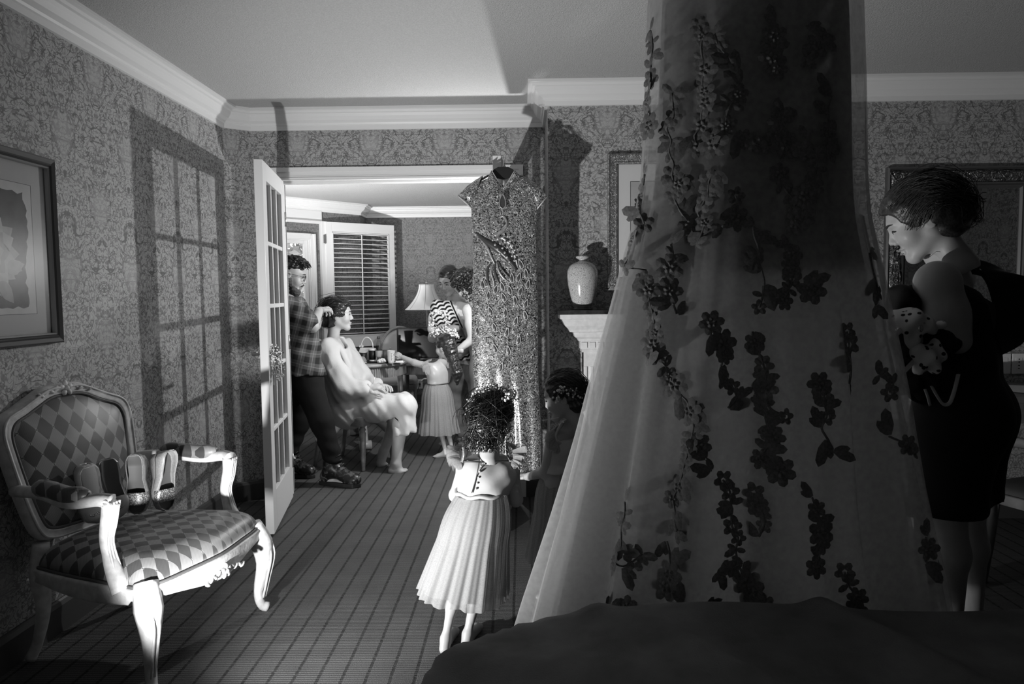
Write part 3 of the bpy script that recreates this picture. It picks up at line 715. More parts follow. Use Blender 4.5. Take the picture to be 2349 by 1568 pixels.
r_ = bring(0.895, 0.022); V, F = tube_mesh(np.vstack([r_, r_[:1]]), 0.006, 6, False); MB().add(V, F).build('piping', 'piping', ch, True)
r_ = bring(1.005, 0.029); V, F = tube_mesh(np.vstack([r_, r_[:1]]), 0.005, 6, False); MB().add(V, F).build('bead', 'chair_paint', ch, True)
# arms
for s in (1, -1):
    a0 = bpt([(s*0.272, 0.245)])[0]
    pts = smooth_path([a0, (-0.16, s*0.305, 0.648), (-0.02, s*0.335, 0.632), (0.09, s*0.330, 0.648), (0.135, s*0.318, 0.640)], 20)
    MB().tube(pts, np.interp(np.linspace(0, 1, len(pts)), [0, 0.5, 0.85, 1], [0.022, 0.020, 0.024, 0.028]), 10).build('armrest', 'chair_paint', ch, True)
    pts = smooth_path([(0.132, s*0.318, 0.64), (0.118, s*0.322, 0.58), (0.105, s*0.318, 0.50), (0.125, s*0.318, 0.42), (0.165, s*0.322, 0.345)], 20)
    MB().tube(pts, np.interp(np.linspace(0, 1, len(pts)), [0, 0.2, 0.6, 1], [0.030, 0.023, 0.020, 0.036]), 10, True, 1.0).build('arm_support', 'chair_paint', ch, True)
    pp = smooth_path([(-0.19, s*0.305, 0.668), (-0.12, s*0.315, 0.668), (-0.02, s*0.333, 0.658), (0.06, s*0.333, 0.668)], 16)
    MB().tube(pp, np.interp(np.linspace(0, 1, len(pp)), [0, 0.15, 0.85, 1], [0.012, 0.030, 0.030, 0.012]), 10).build('arm_pad', 'fabric_seat', ch, True)
    m = MB(); sp = [(0.128+0.018*math.cos(a)*(1-a/9), s*(0.318+0.024), 0.636+0.018*math.sin(a)*(1-a/9)) for a in np.linspace(0, 8, 22)]
    m.tube(sp, 0.004, 6); m.build('scroll', 'chair_paint', ch, True)
    m = MB()
    for k in (-1, 0, 1): m.tube(smooth_path([(0.155, s*0.318+k*0.012, 0.645), (0.141, s*0.320+k*0.011, 0.57), (0.124, s*0.318+k*0.010, 0.50), (0.150, s*0.318+k*0.014, 0.40)], 12), 0.0045, 6)
    m.build('arm_fluting', 'chair_paint', ch, True)
def carve(center, R, size, name):
    """little rosette with leaves"""
    m = MB(); c = np.array(center)
    def ellip(p, r, rot=0.0):
        V = ICO2[0]*np.array(r); ca, sa = math.cos(rot), math.sin(rot)
        V = np.c_[V[:, 0], V[:, 1]*ca-V[:, 2]*sa, V[:, 1]*sa+V[:, 2]*ca]+np.array(p); m.add(V@R.T+c, ICO2[1].tolist())
    ellip((0.006, 0, 0), (0.010*size, 0.010*size, 0.010*size))
    for k in range(5):
        a = 2*PI*k/5+0.3; ellip((0.002, 0.018*size*math.cos(a), 0.018*size*math.sin(a)), (0.008, 0.013*size, 0.010*size), a)
    for s in (1, -1):
        for k, (d, z) in enumerate([(0.042, 0.004), (0.064, -0.004), (0.088, -0.006), (0.108, -0.014)]): ellip((0.0, s*d*size, z*size), (0.007, 0.016*size, 0.007*size), s*(0.5 if k % 2 else -0.5))
    m.build(name, 'chair_paint', ch, True)
RB = np.stack([np.array([0.98, 0, 0.20]), np.array([0, 1.0, 0]), UPV], 1)
carve(bpt([(0, 0.578)])[0]+np.array([0.026, 0, 0.0]), RB, 1.05, 'crest_carving')
carve((0.322, 0, 0.300), np.eye(3), 0.95, 'apron_carving')

# ------------------------------------------------------------------ shoes
mk('silver_leather', 0.52, 0.34, 0.35, 0.5, var=(25, 0.15)); mk('satin_shoe', 0.30, 0.45, 0, 0.5, var=(200, 0.2)); mk('insole', 0.30, 0.5); mk('insole_dark', 0.10, 0.5); mk('shoe_sole', 0.25, 0.6)
t = new_mat('glitter', 0.25, 0.3, 0.8); vec, x, y, z = t.pos(); v_ = t.voro(vec, 420, 'F1', 1)
sx = t.n.new('ShaderNodeSeparateColor'); t.l.new(v_, sx.inputs[0]); t.color(t.step(sx.outputs[0], 0.6, 0.95, 0.16, 0.9)); t.bump(sx.outputs[1], 0.8, 0.003)
def shoe(label, toe, heel, opening, up_mat, in_mat, vamp_mat, peep, group):
    toe = np.array(toe); ax = toe-np.array(heel); L = 0.235; ax /= np.linalg.norm(ax)
    R = rot_to(ax, opening)
    root = thing('shoe', label, 'shoe', tuple(toe-ax*L+R[:, 2]*0.0), 0, group)
    S = np.linspace(0, 1, 40)
    w = np.interp(S, [0, 0.03, 0.10, 0.22, 0.42, 0.62, 0.74, 0.88, 0.95, 1.0], [0.010, 0.024, 0.034, 0.036, 0.033, 0.042, 0.046, 0.040, 0.030, 0.008])
    if not peep: w = w*1.15
    lift = np.interp(S, [0, 0.2, 0.45, 0.65, 1], [0.035, 0.033, 0.016, 0.0, 0.004]) if peep else np.interp(S, [0, 0.5, 1], [0.008, 0.004, 0.003])
    h = np.interp(S, [0, 0.12, 0.35, 0.6, 1], [0.066, 0.060, 0.046, 0.038, 0.018])
    def sec(s_i, inner=1.0):
        W, Hh, z0 = w[s_i]*inner, h[s_i], lift[s_i]; x = S[s_i]*L
        return np.array([(x, -W*0.80, z0+Hh), (x, -W*0.97, z0+Hh*0.6), (x, -W, z0+Hh*0.25), (x, -W*0.9, z0), (x, 0, z0-0.001), (x, W*0.9, z0), (x, W, z0+Hh*0.25), (x, W*0.97, z0+Hh*0.6), (x, W*0.80, z0+Hh)])@R.T
    o = panel('upper', np.array([sec(i) for i in range(40)]), up_mat, root, True, False, 0.0022)
    e = 34 if peep else 40
    vs_ = []
    for i in range(25, e):
        W, z0, x = w[i], lift[i], S[i]*L; f = (i-25)/14
        top = h[i]+0.006*(1-f)
        vs_.append(np.array([(x, W*0.98*math.cos(a), z0+h[i]*0.55+(top-h[i]*0.35)*math.sin(a)) for a in np.linspace(0, PI, 13)])@R.T)
    panel('vamp', np.array(vs_), vamp_mat, root, True, False, 0.002)
    ins = np.array([np.array([(S[i]*L, q*w[i]*0.90, lift[i]+0.004+0.004*abs(q)) for q in np.linspace(-1, 1, 5)])@R.T for i in range(1, 39)])
    panel('insole', ins, in_mat, root)
    if peep:
        m = [np.array([(S[i]*L, q*w[i]*0.93, zz) for q, zz in ((-1, lift[i]-0.002), (1, lift[i]-0.002), (1, -0.004), (-1, -0.004), (-1, lift[i]-0.002))])@R.T for i in range(1, 39)]
    else:
        m = [np.array([(S[i]*L, q*w[i]*0.93, zz) for q, zz in ((-1, lift[i]-0.001), (1, lift[i]-0.001), (1, -0.002), (-1, -0.002), (-1, lift[i]-0.001))])@R.T for i in range(1, 39)]
    panel('sole', np.array(m), 'shoe_sole' if not peep else up_mat, root)
    rim = np.array([sec(i)[0] for i in range(26, 0, -1)]+[sec(i)[8] for i in range(1, 27)])
    MB().tube(rim, 0.0022, 6).build('top_binding', up_mat, root, True)
    if not peep:
        mb = MB(); x = 0.80*L
        for s in (-1, 1):
            lp = [np.array((x+0.016*math.sin(a)*0.6, s*0.020*(1-math.cos(a))/2*1.3, 0.034+0.006*math.sin(a)))@R.T for a in np.linspace(0, 2*PI, 12)]
            mb.tube(lp, 0.004, 6)
        mb.add(ICO2[0]*0.006+np.array((x, 0, 0.037))@R.T, ICO2[1].tolist())
        mb.build('bow', 'glitter', root, True)
    return root
def heel_of(toe, u, v, L=0.235):
    best = None
    for Y in np.linspace(toe[1]-0.2, toe[1]+0.2, 401):
        q = P(u, v, Y); e = abs(np.linalg.norm(q-toe)-L)
        if best is None or e < best[0]: best = (e, q)
    return best[1]
SZ = 0.455
for lab, tu, tv, hu, hv, op, a in [
    ('silver leather flat shoe tipped on its toe behind the chair arm', 222, 1196, 188, 1062, (0.66, -0.66, 0.32), 0),
    ('silver leather flat shoe with jewelled bow beside the sparkly shoes', 268, 1188, 240, 1050, (0.55, -0.78, 0.30), 0),
    ('sparkly peep toe shoe between the silver shoe and its pair', 316, 1178, 318, 1032, (0.32, -0.92, 0.25), 1),
    ('sparkly peep toe shoe at the outer end of the row of shoes', 376, 1170, 357, 1026, (0.86, -0.48, 0.30), 1)]:
    tz = PZ(tu, tv, SZ+0.004); hp = heel_of(tz, hu, hv)
    if a: shoe(lab, tz, hp, op, 'satin_shoe', 'insole_dark', 'glitter', True, 'shoes standing on the armchair')
    else: shoe(lab, tz, hp, op, 'silver_leather', 'insole', 'silver_leather', False, 'shoes standing on the armchair')

# ------------------------------------------------------------------ framed pictures
mk('frame_dark', 0.05, 0.3, 0, 0.5); mk('frame_gold', 0.35, 0.3, 0.7); mk('mat_board', 0.40, 0.8); mk('mat_white', 0.78, 0.8); mk('art_paper', 0.5, 0.9, var=(20, 0.08))
mk('wash_dark', 0.045, 0.9, var=(14, 0.6)); mk('petal_a', 0.40, 0.9, var=(30, 0.12)); mk('petal_b', 0.30, 0.9, var=(30, 0.15)); mk('ink', 0.03, 0.8)
def rect_frame(w, h, prof):
    """mitred frame in the local x-z plane, wall at y=0, front towards -y; prof (inset, depth)"""
    V = []; F = []; m = len(prof)
    for sx, sz in ((-1, -1), (1, -1), (1, 1), (-1, 1)):
        for d, y in prof: V.append((sx*(w/2-d), -y, sz*(h/2-d)))
    for i in range(4):
        for j in range(m-1):
            a, b = i*m+j, ((i+1) % 4)*m+j; F.append((a, b, b+1, a+1))
    return V, F
def blob_poly(cx, cz, rx, rz, n, jag, seed, y, th=0.0006):
    r = np.random.default_rng(seed); k = 1+jag*(r.random(n)-0.5)*2
    pts = [(cx+rx*k[i]*math.cos(2*PI*i/n), cz+rz*k[i]*math.sin(2*PI*i/n)) for i in range(n)]
    return flat_poly(pts, y, th)
def flat_poly(pts, y, th=0.0006):
    n = len(pts); V = [(a, -y-th, b) for a, b in pts]+[(a, -y, b) for a, b in pts]
    return V, [list(range(n)), list(range(n, 2*n))[::-1]]+[(i, n+i, n+(i+1) % n, (i+1) % n) for i in range(n)]
def petal_pts(bx, bz, ang, L, W, seed):
    r = np.random.default_rng(seed); pts = []
    for t in np.linspace(0, 1, 16): pts.append((L*t, W*math.sin(PI*t**0.8)*(0.95+0.1*r.random())))
    for t in np.linspace(1, 0, 16)[1:-1]: pts.append((L*t, -W*math.sin(PI*t**0.8)*(0.95+0.1*r.random())))
    c, s = math.cos(ang), math.sin(ang); return [(bx+x*c-z*s, bz+x*s+z*c) for x, z in pts]
pw, ph = 0.66, 0.709
pc = thing('framed_picture', 'dark framed watercolour of a pale peony on the wall above the armchair', 'picture', (XL, 2.779-pw/2, (1.848+1.139)/2), PI/2)
V, F = rect_frame(pw, ph, [(0, 0), (0, 0.032), (0.006, 0.036), (0.020, 0.030), (0.026, 0.034), (0.034, 0.026), (0.036, 0.012)]); MB().add(V, F).build('frame', 'frame_dark', pc)
V, F = rect_frame(pw-0.064, ph-0.064, [(0, 0.024), (0.002, 0.030), (0.007, 0.026), (0.009, 0.014)]); MB().add(V, F).build('frame_slip', 'frame_gold', pc)
MB().box((-pw/2+0.03, -0.008, -ph/2+0.03), (pw/2-0.03, -0.002, ph/2-0.03)).build('mat_board', 'mat_board', pc)
MB().box((-pw/2+0.115, -0.0095, -ph/2+0.115), (pw/2-0.115, -0.008, ph/2-0.115)).build('art_sheet', 'art_paper', pc)
V, F = rect_frame(pw-0.23, ph-0.23, [(0, 0.008), (0, 0.0102), (0.0014, 0.0102), (0.0014, 0.008)]); MB().add(V, F).build('ruled_line', 'ink', pc)
_r = np.random.default_rng(3); _j = lambda: _r.uniform(-0.007, 0.007)
_p = [(-0.19+_j(), z) for z in np.linspace(-0.215, 0.20, 16)]+[(x, 0.205+_j()) for x in np.linspace(-0.18, 0.17, 14)]+[(0.175+_j()+0.012*math.sin(18*z), z) for z in np.linspace(0.20, -0.20, 22)]+[(x, -0.215+_j()) for x in np.linspace(0.17, -0.18, 14)]
V, F = flat_poly(_p[::-1], 0.0095); MB().add(V, F).build('dark_wash', 'wash_dark', pc)
k = 0
for lay, (num, L, W, mat) in enumerate([(11, 0.17, 0.050, 'petal_b'), (10, 0.145, 0.052, 'petal_a'), (8, 0.10, 0.042, 'petal_b'), (6, 0.06, 0.028, 'petal_a')]):
    for i in range(num):
        V, F = flat_poly(petal_pts(-0.035+0.01*lay, -0.02, 2*PI*i/num+lay*0.4, L, W, k), 0.0102+0.0008*lay+0.0001*(i % 3)); MB().add(V, F).build('petal', mat, pc); k += 1
for i, (bx, bz, an) in enumerate([(0.05, -0.05, -0.3), (0.06, -0.08, 0.25), (0.03, -0.12, -0.9)]):
    V, F = flat_poly(petal_pts(bx, bz, an, 0.10, 0.028, 90+i), 0.0108+0.0003*i); MB().add(V, F).build('leaf', 'petal_b', pc)
MB().box((-pw/2+0.03, -0.0165, -ph/2+0.03), (pw/2-0.03, -0.0155, ph/2-0.03)).build('picture_glass', 'picture_glass', pc)

pw, ph = 0.62, 0.743
pc = thing('framed_picture', 'gilt framed picture with wide white mount above the mantelpiece', 'picture', (0.489+pw/2, YF, (2.084+1.341)/2), 0)
V, F = rect_frame(pw, ph, [(0, 0), (0, 0.030), (0.008, 0.036), (0.014, 0.028), (0.040, 0.022), (0.046, 0.028), (0.054, 0.024), (0.056, 0.008)])
t = new_mat('gilt_relief', 0.35, 0.6); vec, x, y, z = t.pos(); v_ = t.noise(vec, 75, 2, 0.5, 2.0); t.color(t.step(v_, 0.4, 0.6, 0.16, 0.42)); t.bump(v_, 0.9, 0.01)
MB().add(V, F).build('frame', 'gilt_relief', pc)
MB().box((-pw/2+0.05, -0.010, -ph/2+0.05), (pw/2-0.05, -0.002, ph/2-0.05)).build('mat_board', 'mat_white', pc)
MB().box((-0.18, -0.0115, -0.22), (0.20, -0.010, 0.22)).build('art_sheet', 'art_paper', pc)
V, F = rect_frame(0.384, 0.444, [(0, 0.010), (0, 0.0125), (0.002, 0.0125), (0.002, 0.01)]); MB().add([(a+0.01, b, c) for a, b, c in V], F).build('ruled_line', 'ink', pc)
for i, (cx, cz, rx, rz) in enumerate([(-0.11, 0.08, 0.055, 0.06), (-0.07, 0.03, 0.07, 0.06), (-0.12, -0.02, 0.04, 0.04), (0.09, 0.06, 0.06, 0.07)]):
    V, F = blob_poly(cx, cz, rx, rz, 40, 0.2, 20+i, 0.0116+0.0002*i); MB().add(V, F).build('painted_foliage', 'wash_dark', pc)
V, F = flat_poly([(-0.10, -0.20), (-0.075, -0.20), (-0.085, 0.02), (-0.095, 0.02)], 0.0115); MB().add(V, F).build('painted_trunk', 'ink', pc)
MB().box((-pw/2+0.05, -0.018, -ph/2+0.05), (pw/2-0.05, -0.017, ph/2-0.05)).build('picture_glass', 'glass', pc)

# ------------------------------------------------------------------ mantelpiece and vase
mk('mantel_paint', 0.70, 0.45, 0, 0.4, var=(40, 0.10))
ma = thing('mantelpiece', 'white carved fireplace mantelpiece with black shelf top and fluted pilasters', 'fireplace', (0, YF, 0))
mx0, mx1, md = 0.345, 1.515, 0.10
mp = [(0, 0.985), (0.012, 0.985), (0.012, 1.0), (0.020, 1.004), (0.020, 1.046), (0.030, 1.048), (0.034, 1.060), (0.052, 1.072), (0.060, 1.098), (0.082, 1.102), (0.086, 1.114), (0.108, 1.136), (0.124, 1.166), (0.128, 1.172), (0.136, 1.174), (0.138, 1.198), (0, 1.198)]
MB().add(*sweep2d([(mx0, 0), (mx0, -md), (mx1, -md), (mx1, 0)], mp)).build('shelf_moulding', 'mantel_paint', ma)
MB().box((mx0-0.150, -md-0.150, 1.198), (mx1+0.150, -0.001, 1.221)).build('shelf', 'stone', ma, bevel=0.003)
MB().box((mx0, -md+0.02, 0.86), (mx1, -0.001, 1.198)).build('frieze', 'mantel_paint', ma)
for x0 in (mx0, mx1-0.19):
    MB().box((x0, -md+0.010, 0.12), (x0+0.19, -0.001, 0.995)).build('pilaster', 'mantel_paint', ma)
    MB().box((x0-0.012, -md-0.02, 0), (x0+0.202, -0.001, 0.13)).build('plinth', 'mantel_paint', ma, bevel=0.006)
    MB().box((x0, -md, 0.905), (x0+0.19, -md+0.012, 0.985)).build('capital', 'mantel_paint', ma)
    MB().box((x0, -md, 0.13), (x0+0.19, -md+0.012, 0.19)).build('pilaster_base', 'mantel_paint', ma)
    for k in range(6): 
        a = x0+0.0+k*0.19/5.45; MB().box((a, -md, 0.19), (a+0.019, -md+0.012, 0.905)).build('flute_rib', 'mantel_paint', ma, bevel=0.003)
dm = MB().box((0, -0.009, 0), (0.033, 0.0, 0.030)); dme = mesh_np('dentil', dm.v, dm.f, 'mantel_paint')
for i in range(27): ob('dentil', dme, ma, (mx0-0.016+i*0.0445, -md-0.019, 1.010))
MB().box((mx0+0.19, -md+0.05, 0.0), (mx1-0.19, -0.001, 0.86)).build('stone_surround', 'stone', ma)
MB().box((mx0+0.34, -md+0.045, 0.0), (mx1-0.34, -md+0.051, 0.68)).build('firebox_dark_panel', 'black', ma)  # flat black panel standing in for the dark recess
t = new_mat('crackle', 0.16, 0, 0.5); vec, x, y, z = t.pos(); v_ = t.voro(vec, 130, 'DISTANCE_TO_EDGE'); t.color(t.step(v_, 0.02, 0.09, 0.20, 0.56))
va = thing('vase', 'pale crackle glazed urn on the mantelpiece shelf', 'vase', (0.338, YF-0.125, 1.221))
MB().lathe([(0, 0), (0.054, 0), (0.054, 0.006), (0.046, 0.012), (0.050, 0.022), (0.0, 0.022)], 32).build('stand', 'dark_metal', va, True)
MB().lathe([(0, 0.020), (0.048, 0.020), (0.056, 0.035), (0.068, 0.08), (0.079, 0.13), (0.085, 0.18), (0.083, 0.215), (0.072, 0.240), (0.050, 0.257), (0.026, 0.264), (0.019, 0.270), (0.020, 0.276), (0.036, 0.284), (0.037, 0.292), (0.024, 0.296), (0.016, 0.290), (0.014, 0.270), (0, 0.265)], 48).build('body', 'crackle', va, True)

# ------------------------------------------------------------------ mirror
mk('mirror_glass', 0.9, 0.02, 1.0)
t = new_mat('mirror_gilt', 0.34, 0.85); vec, x, y, z = t.pos(); v_ = t.noise(vec, 42, 2, 0.5, 2.5); t.color(t.step(v_, 0.4, 0.6, 0.10, 0.34)); t.bump(v_, 1.0, 0.012)
mk('mirror_rim', 0.20, 0.35, 0.8)
mw, mh = 0.86, 0.965
mi = thing('mirror', 'large mirror in an ornate carved gilt frame behind the woman in black', 'mirror', (2.04+mw/2, YF, 1.036+mh/2-0.01))
V, F = rect_frame(mw, mh, [(0, 0), (0, 0.030), (0.010, 0.036), (0.016, 0.030), (0.020, 0.030)]); MB().add(V, F).build('frame_rim', 'mirror_rim', mi)
V, F = rect_frame(mw-0.038, mh-0.038, [(0, 0.026), (0.016, 0.040), (0.042, 0.042), (0.064, 0.030), (0.066, 0.02)]); MB().add(V, F).build('frame', 'mirror_gilt', mi)
V, F = rect_frame(mw-0.17, mh-0.17, [(0, 0.020), (0.002, 0.032), (0.012, 0.034), (0.016, 0.024), (0.026, 0.026), (0.034, 0.014), (0.036, 0.004)]); MB().add(V, F).build('inner_rim', 'mirror_rim', mi)
MB().box((-mw/2+0.10, -0.010, -mh/2+0.10), (mw/2-0.10, -0.004, mh/2-0.10)).build('glass_plate', 'mirror_glass', mi)
sc = MB()
sc.tube([(0.030*math.cos(a)*(1-a/8.5)+0.0, 0, 0.020*math.sin(a)*(1-a/8.5)) for a in np.linspace(0, 7, 16)], [0.0045]*12+[0.003]*4, 5)
sc.tube(smooth_path([(0.03, 0, 0), (0.045, 0, -0.018), (0.02, 0, -0.024), (-0.01, 0, -0.022)], 8), 0.0035, 5)
sm = mesh_np('scroll_ornament', sc.v, sc.f, 'mirror_gilt', True)
W2, H2 = mw/2-0.052, mh/2-0.052
for sgn in (-1, 1):
    for i in range(11):
        o = ob('scroll_ornament', sm, mi, (-W2+2*W2*i/10, -0.041, sgn*H2)); o.rotation_euler = (0, 0 if i % 2 else PI, 0)
    for i in range(1, 12):
        o = ob('scroll_ornament', sm, mi, (sgn*W2, -0.041, -H2+2*H2*i/12)); o.rotation_euler = (0, PI/2 if i % 2 else -PI/2, 0)
# wall socket right of the mirror
for nm, lab, x in (('wall_socket', 'white two gang wall socket plate below the mirror frame', 2.815), ('switch_plate', 'white plate partly hidden beside the socket below the mirror', 2.735)):
    so_ = thing(nm, lab, 'socket' if nm == 'wall_socket' else 'switch', (x, YF, 0.888))
    MB().box((-0.036, -0.006, -0.058), (0.036, 0, 0.058)).build('plate', 'white_plastic', so_, bevel=0.003)
    MB().box((-0.017, -0.008, -0.034), (0.017, -0.006, 0.034)).build('insert', 'white_plastic', so_)
    if nm == 'wall_socket':
        for z in (0.026, -0.026, 0.010, -0.010): MB().box((-0.004, -0.0088, z-0.003), (0.004, -0.008, z+0.003)).build('slot', 'black', so_)

# ------------------------------------------------------------------ desk, desk chair
mk('desk_wood', 0.16, 0.35, 0, 0.5, var=(12, 0.3))
dk = thing('writing_desk', 'dark wooden writing desk with rounded corner under the mirror', 'desk', (2.35, 3.77, 0))
dp = [(-0.60, 0.27), (-0.60, 0.05), (-0.52, -0.10), (-0.36, -0.22), (-0.15, -0.27), (0.70, -0.27), (0.70, 0.27)]
MB().add(*prism(dp, 0.745, 0.785)).build('desk_top', 'desk_wood', dk, bevel=0.008)
MB().add(*prism([(x*0.95, y*0.93) for x, y in dp], 0.645, 0.745)).build('apron', 'desk_wood', dk)
for x, y in ((-0.50, 0.20), (-0.42, -0.12), (0.62, -0.20), (0.62, 0.20)): MB().tube([(x, y, 0.65), (x, y, 0.4), (x, y, 0.0)], [0.030, 0.024, 0.016], 10).build('leg', 'desk_wood', dk, True)
o = thing('desk_papers', 'loose white sheets of paper lying on the desk', 'paper', (2.62, 3.70, 0.785))
for i, (a, dx, dy) in enumerate(((0.2, 0, 0), (-0.35, 0.05, 0.03), (0.6, -0.08, 0.05))): MB().box((-0.105, -0.148, 0), (0.105, 0.148, 0.0012), rotz(a), (dx, dy, 0.0014*i)).build('sheet', 'white_paper', o)
dc = thing('desk_chair', 'dark wooden chair with curved rail standing at the desk', 'chair', (2.33, 3.02, 0), 0.35)
SOc = smooth_path([(0.24, 0), (0.22, 0.2), (0.05, 0.25), (-0.2, 0.21), (-0.23, 0), (-0.2, -0.21), (0.05, -0.25), (0.22, -0.2)], 48, True)
panel('seat', np.array([np.c_[SOc*s, np.full(len(SOc), 0.44+0.03*(1-s**4))] for s in np.linspace(0.001, 1, 8)]+[np.c_[SOc, np.full(len(SOc), 0.41)]]).transpose(1, 0, 2), 'dark_grey', dc, True, True)
panel('seat_rail', np.array([np.c_[SOc*k, np.full(len(SOc), z)] for k, z in ((1.02, 0.38), (1.04, 0.42), (1.0, 0.43), (0.95, 0.38), (1.02, 0.38))]).transpose(1, 0, 2), 'desk_wood', dc, True, True)
for x, y in ((0.19, 0.19), (0.19, -0.19), (-0.19, 0.18), (-0.19, -0.18)): MB().tube([(x, y, 0.40), (x*1.05, y*1.05, 0.2), (x*1.15, y*1.1, 0)], [0.026, 0.02, 0.014], 8).build('leg', 'desk_wood', dc, True)
for s in (-1, 1): MB().tube([(-0.20, s*0.20, 0.42), (-0.24, s*0.21, 0.55), (-0.26, s*0.20, 0.66)], 0.016, 8).build('back_post', 'desk_wood', dc, True)
MB().tube(smooth_path([(0.02, 0.27, 0.655), (-0.15, 0.25, 0.66), (-0.26, 0.16, 0.67), (-0.29, 0, 0.675), (-0.26, -0.16, 0.67), (-0.15, -0.25, 0.66), (0.02, -0.27, 0.655)], 30), 0.022, 8).build('curved_rail', 'desk_wood', dc, True)

# ------------------------------------------------------------------ bed
mk('bedspread', 0.27, 0.85, 0, 0.2, var=(9, 0.25), bump=(300, 0.25)); mk('bed_base', 0.05, 0.8)
be = thing('bed', 'large bed under a rumpled dark bedspread', 'bed', (0.75, 0.6, 0))
MB().box((-0.90, -1.6, 0.10), (0.95, 0.80, 0.34)).build('bed_base', 'bed_base', be, bevel=0.02)
nx, ny = 150, 150
gx = np.linspace(-1.16, 1.2, nx); gy = np.linspace(-1.7, 1.10, ny); GX, GY = np.meshgrid(gx, gy, indexing='ij')
ex = np.maximum(np.maximum(-0.96-GX, GX-1.0), 0)*1.0; ey = np.maximum(GY-0.90, 0)
r_c = np.hypot(np.maximum(-0.65-GX, 0), np.maximum(GY-0.60, 0)); e_c = np.maximum(r_c-0.30, 0)
top = 0.618+0.022*np.exp(-((GX+0.50)/0.30)**2-((GY-0.88)/0.25)**2)+0.012*np.sin(3.1*GX+1.2*GY)+0.010*np.sin(7*GX-4*GY+1)+0.0*GX
for (a, b, c, w_, am) in ((1.0, 0.55, -0.35, 0.035, 0.022), (0.9, 0.8, -0.15, 0.03, 0.018), (0.3, 1.0, -0.45, 0.05, 0.015), (1.0, -0.4, -0.9, 0.05, 0.012)):
    dd = (a*GX+b*GY+c)/math.hypot(a, b)+0.03*np.sin(6*GY); top += am*np.exp(-(dd/w_)**2)
drop = np.clip(np.maximum(np.maximum(ex, ey)*4.2, e_c*4.2), 0, 0.56)
GZ = top-drop*1.0
px_ = np.clip(GX, -0.985-0.03*drop, 1.03); py_ = np.minimum(GY, 0.915+0.03*drop)
wv = 0.012*np.sin(GX*24)*np.clip(drop*3, 0, 1)
A = np.stack([px_+0.012*np.sin(GY*22)*np.clip(drop*3, 0, 1)*(ex > 0), py_+wv*(ey > 0), np.maximum(GZ, 0.03)], -1)
panel('bedspread', A, 'bedspread', be, True)
MB().box((-0.90, -1.6, 0.34), (0.95, 0.80, 0.56)).build('mattress', 'bed_base', be, bevel=0.05)
# ------------------------------------------------------------------ wedding gown hanging at the foot of the bed
sheer('tulle', 0.80, 0.45, 0.58, weave=60); sheer('gown_lining', 0.80, 0.96, 0.68); mk('lace', 0.22, 0.8, var=(160, 0.25))
GY0 = 1.90
_v = [-230, -120, 0, 200, 300, 400, 500, 600, 700, 800, 900, 1000, 1100, 1200, 1300, 1400, 1480, 1560]
_l = [1590, 1505, 1484, 1478, 1475, 1470, 1455, 1427, 1401, 1376, 1352, 1330, 1305, 1280, 1251, 1223, 1203, 1190]
_r = [1840, 1950, 1975, 1982, 1984, 1986, 1993, 2015, 2035, 2056, 2075, 2090, 2106, 2126, 2150, 2168, 2176, 2180]
GL = np.array([P(a, b, GY0) for a, b in zip(_l, _v)]); GR = np.array([P(a, b, GY0) for a, b in zip(_r, _v)])
GZt = (GL[:, 2]+GR[:, 2])/2; o_ = np.argsort(GZt)
def gown_ax(z):
    xl = np.interp(z, GZt[o_], GL[o_, 0]); xr = np.interp(z, GZt[o_], GR[o_, 0]); return (xl+xr)/2, (xr-xl)/2
gown = thing('wedding_gown', 'white wedding gown with floral lace appliques hanging at the foot of the bed', 'gown', (0.62, GY0, 0.28))
gloc = np.array(gown.location)
def gown_pt(th, z, k=1.0, fold=1.0):
    x0, a = gown_ax(z); g = np.clip((2.2-z)/1.5, 0, 1)
    b = a*(0.50-0.06*g)
    f = 1+fold*g*(0.055*np.sin(9*th+0.8+0.5*np.sin(3*z))+0.055*np.sin(16*th+1.1*z)+0.018*np.sin(31*th-1.2*z))+fold*(1-g)*0.03*np.sin(7*th+2)
    f = np.where(np.abs(np.cos(th)) > 0.97, 1+(f-1)*0.3, f)
    return np.stack([x0+a*k*f*np.cos(th), GY0+b*k*f*np.sin(th), z+0*th], -1)
NTH, NZ = 300, 60
th = np.linspace(0, 2*PI, NTH, endpoint=False); zz = np.linspace(0.30, 2.40, NZ)
TH, ZZ = np.meshgrid(th, zz, indexing='ij')
o = panel('tulle_overlay', gown_pt(TH, ZZ), 'tulle', gown, True, True); o.location = -gloc
th2 = np.linspace(0, 2*PI, 200, endpoint=False); T2, Z2 = np.meshgrid(th2, np.linspace(0.33, 2.38, 40), indexing='ij')
x0_, a_ = gown_ax(Z2)
o = panel('lining', gown_pt(T2, Z2, 0.86-0.05*np.clip((1.2-Z2), 0, 1)*0+0.0*Z2, 1.5), 'gown_lining', gown, True, True); o.location = -gloc
T3, Z3 = np.meshgrid(np.linspace(0, 2*PI, 220, endpoint=False), np.linspace(0.31, 1.5, 30), indexing='ij')
o = panel('tulle_layer', gown_pt(T3+0.1, Z3, 0.94, 0.8), 'tulle', gown, True, True); o.location = -gloc
mk('slip_cloth', 0.45, 0.7)
T4, Z4 = np.meshgrid(np.linspace(0, 2*PI, 120, endpoint=False), np.linspace(1.35, 2.37, 20), indexing='ij')
o = panel('slip', gown_pt(T4, Z4, 0.78, 1.0), 'slip_cloth', gown, True, True); o.location = -gloc
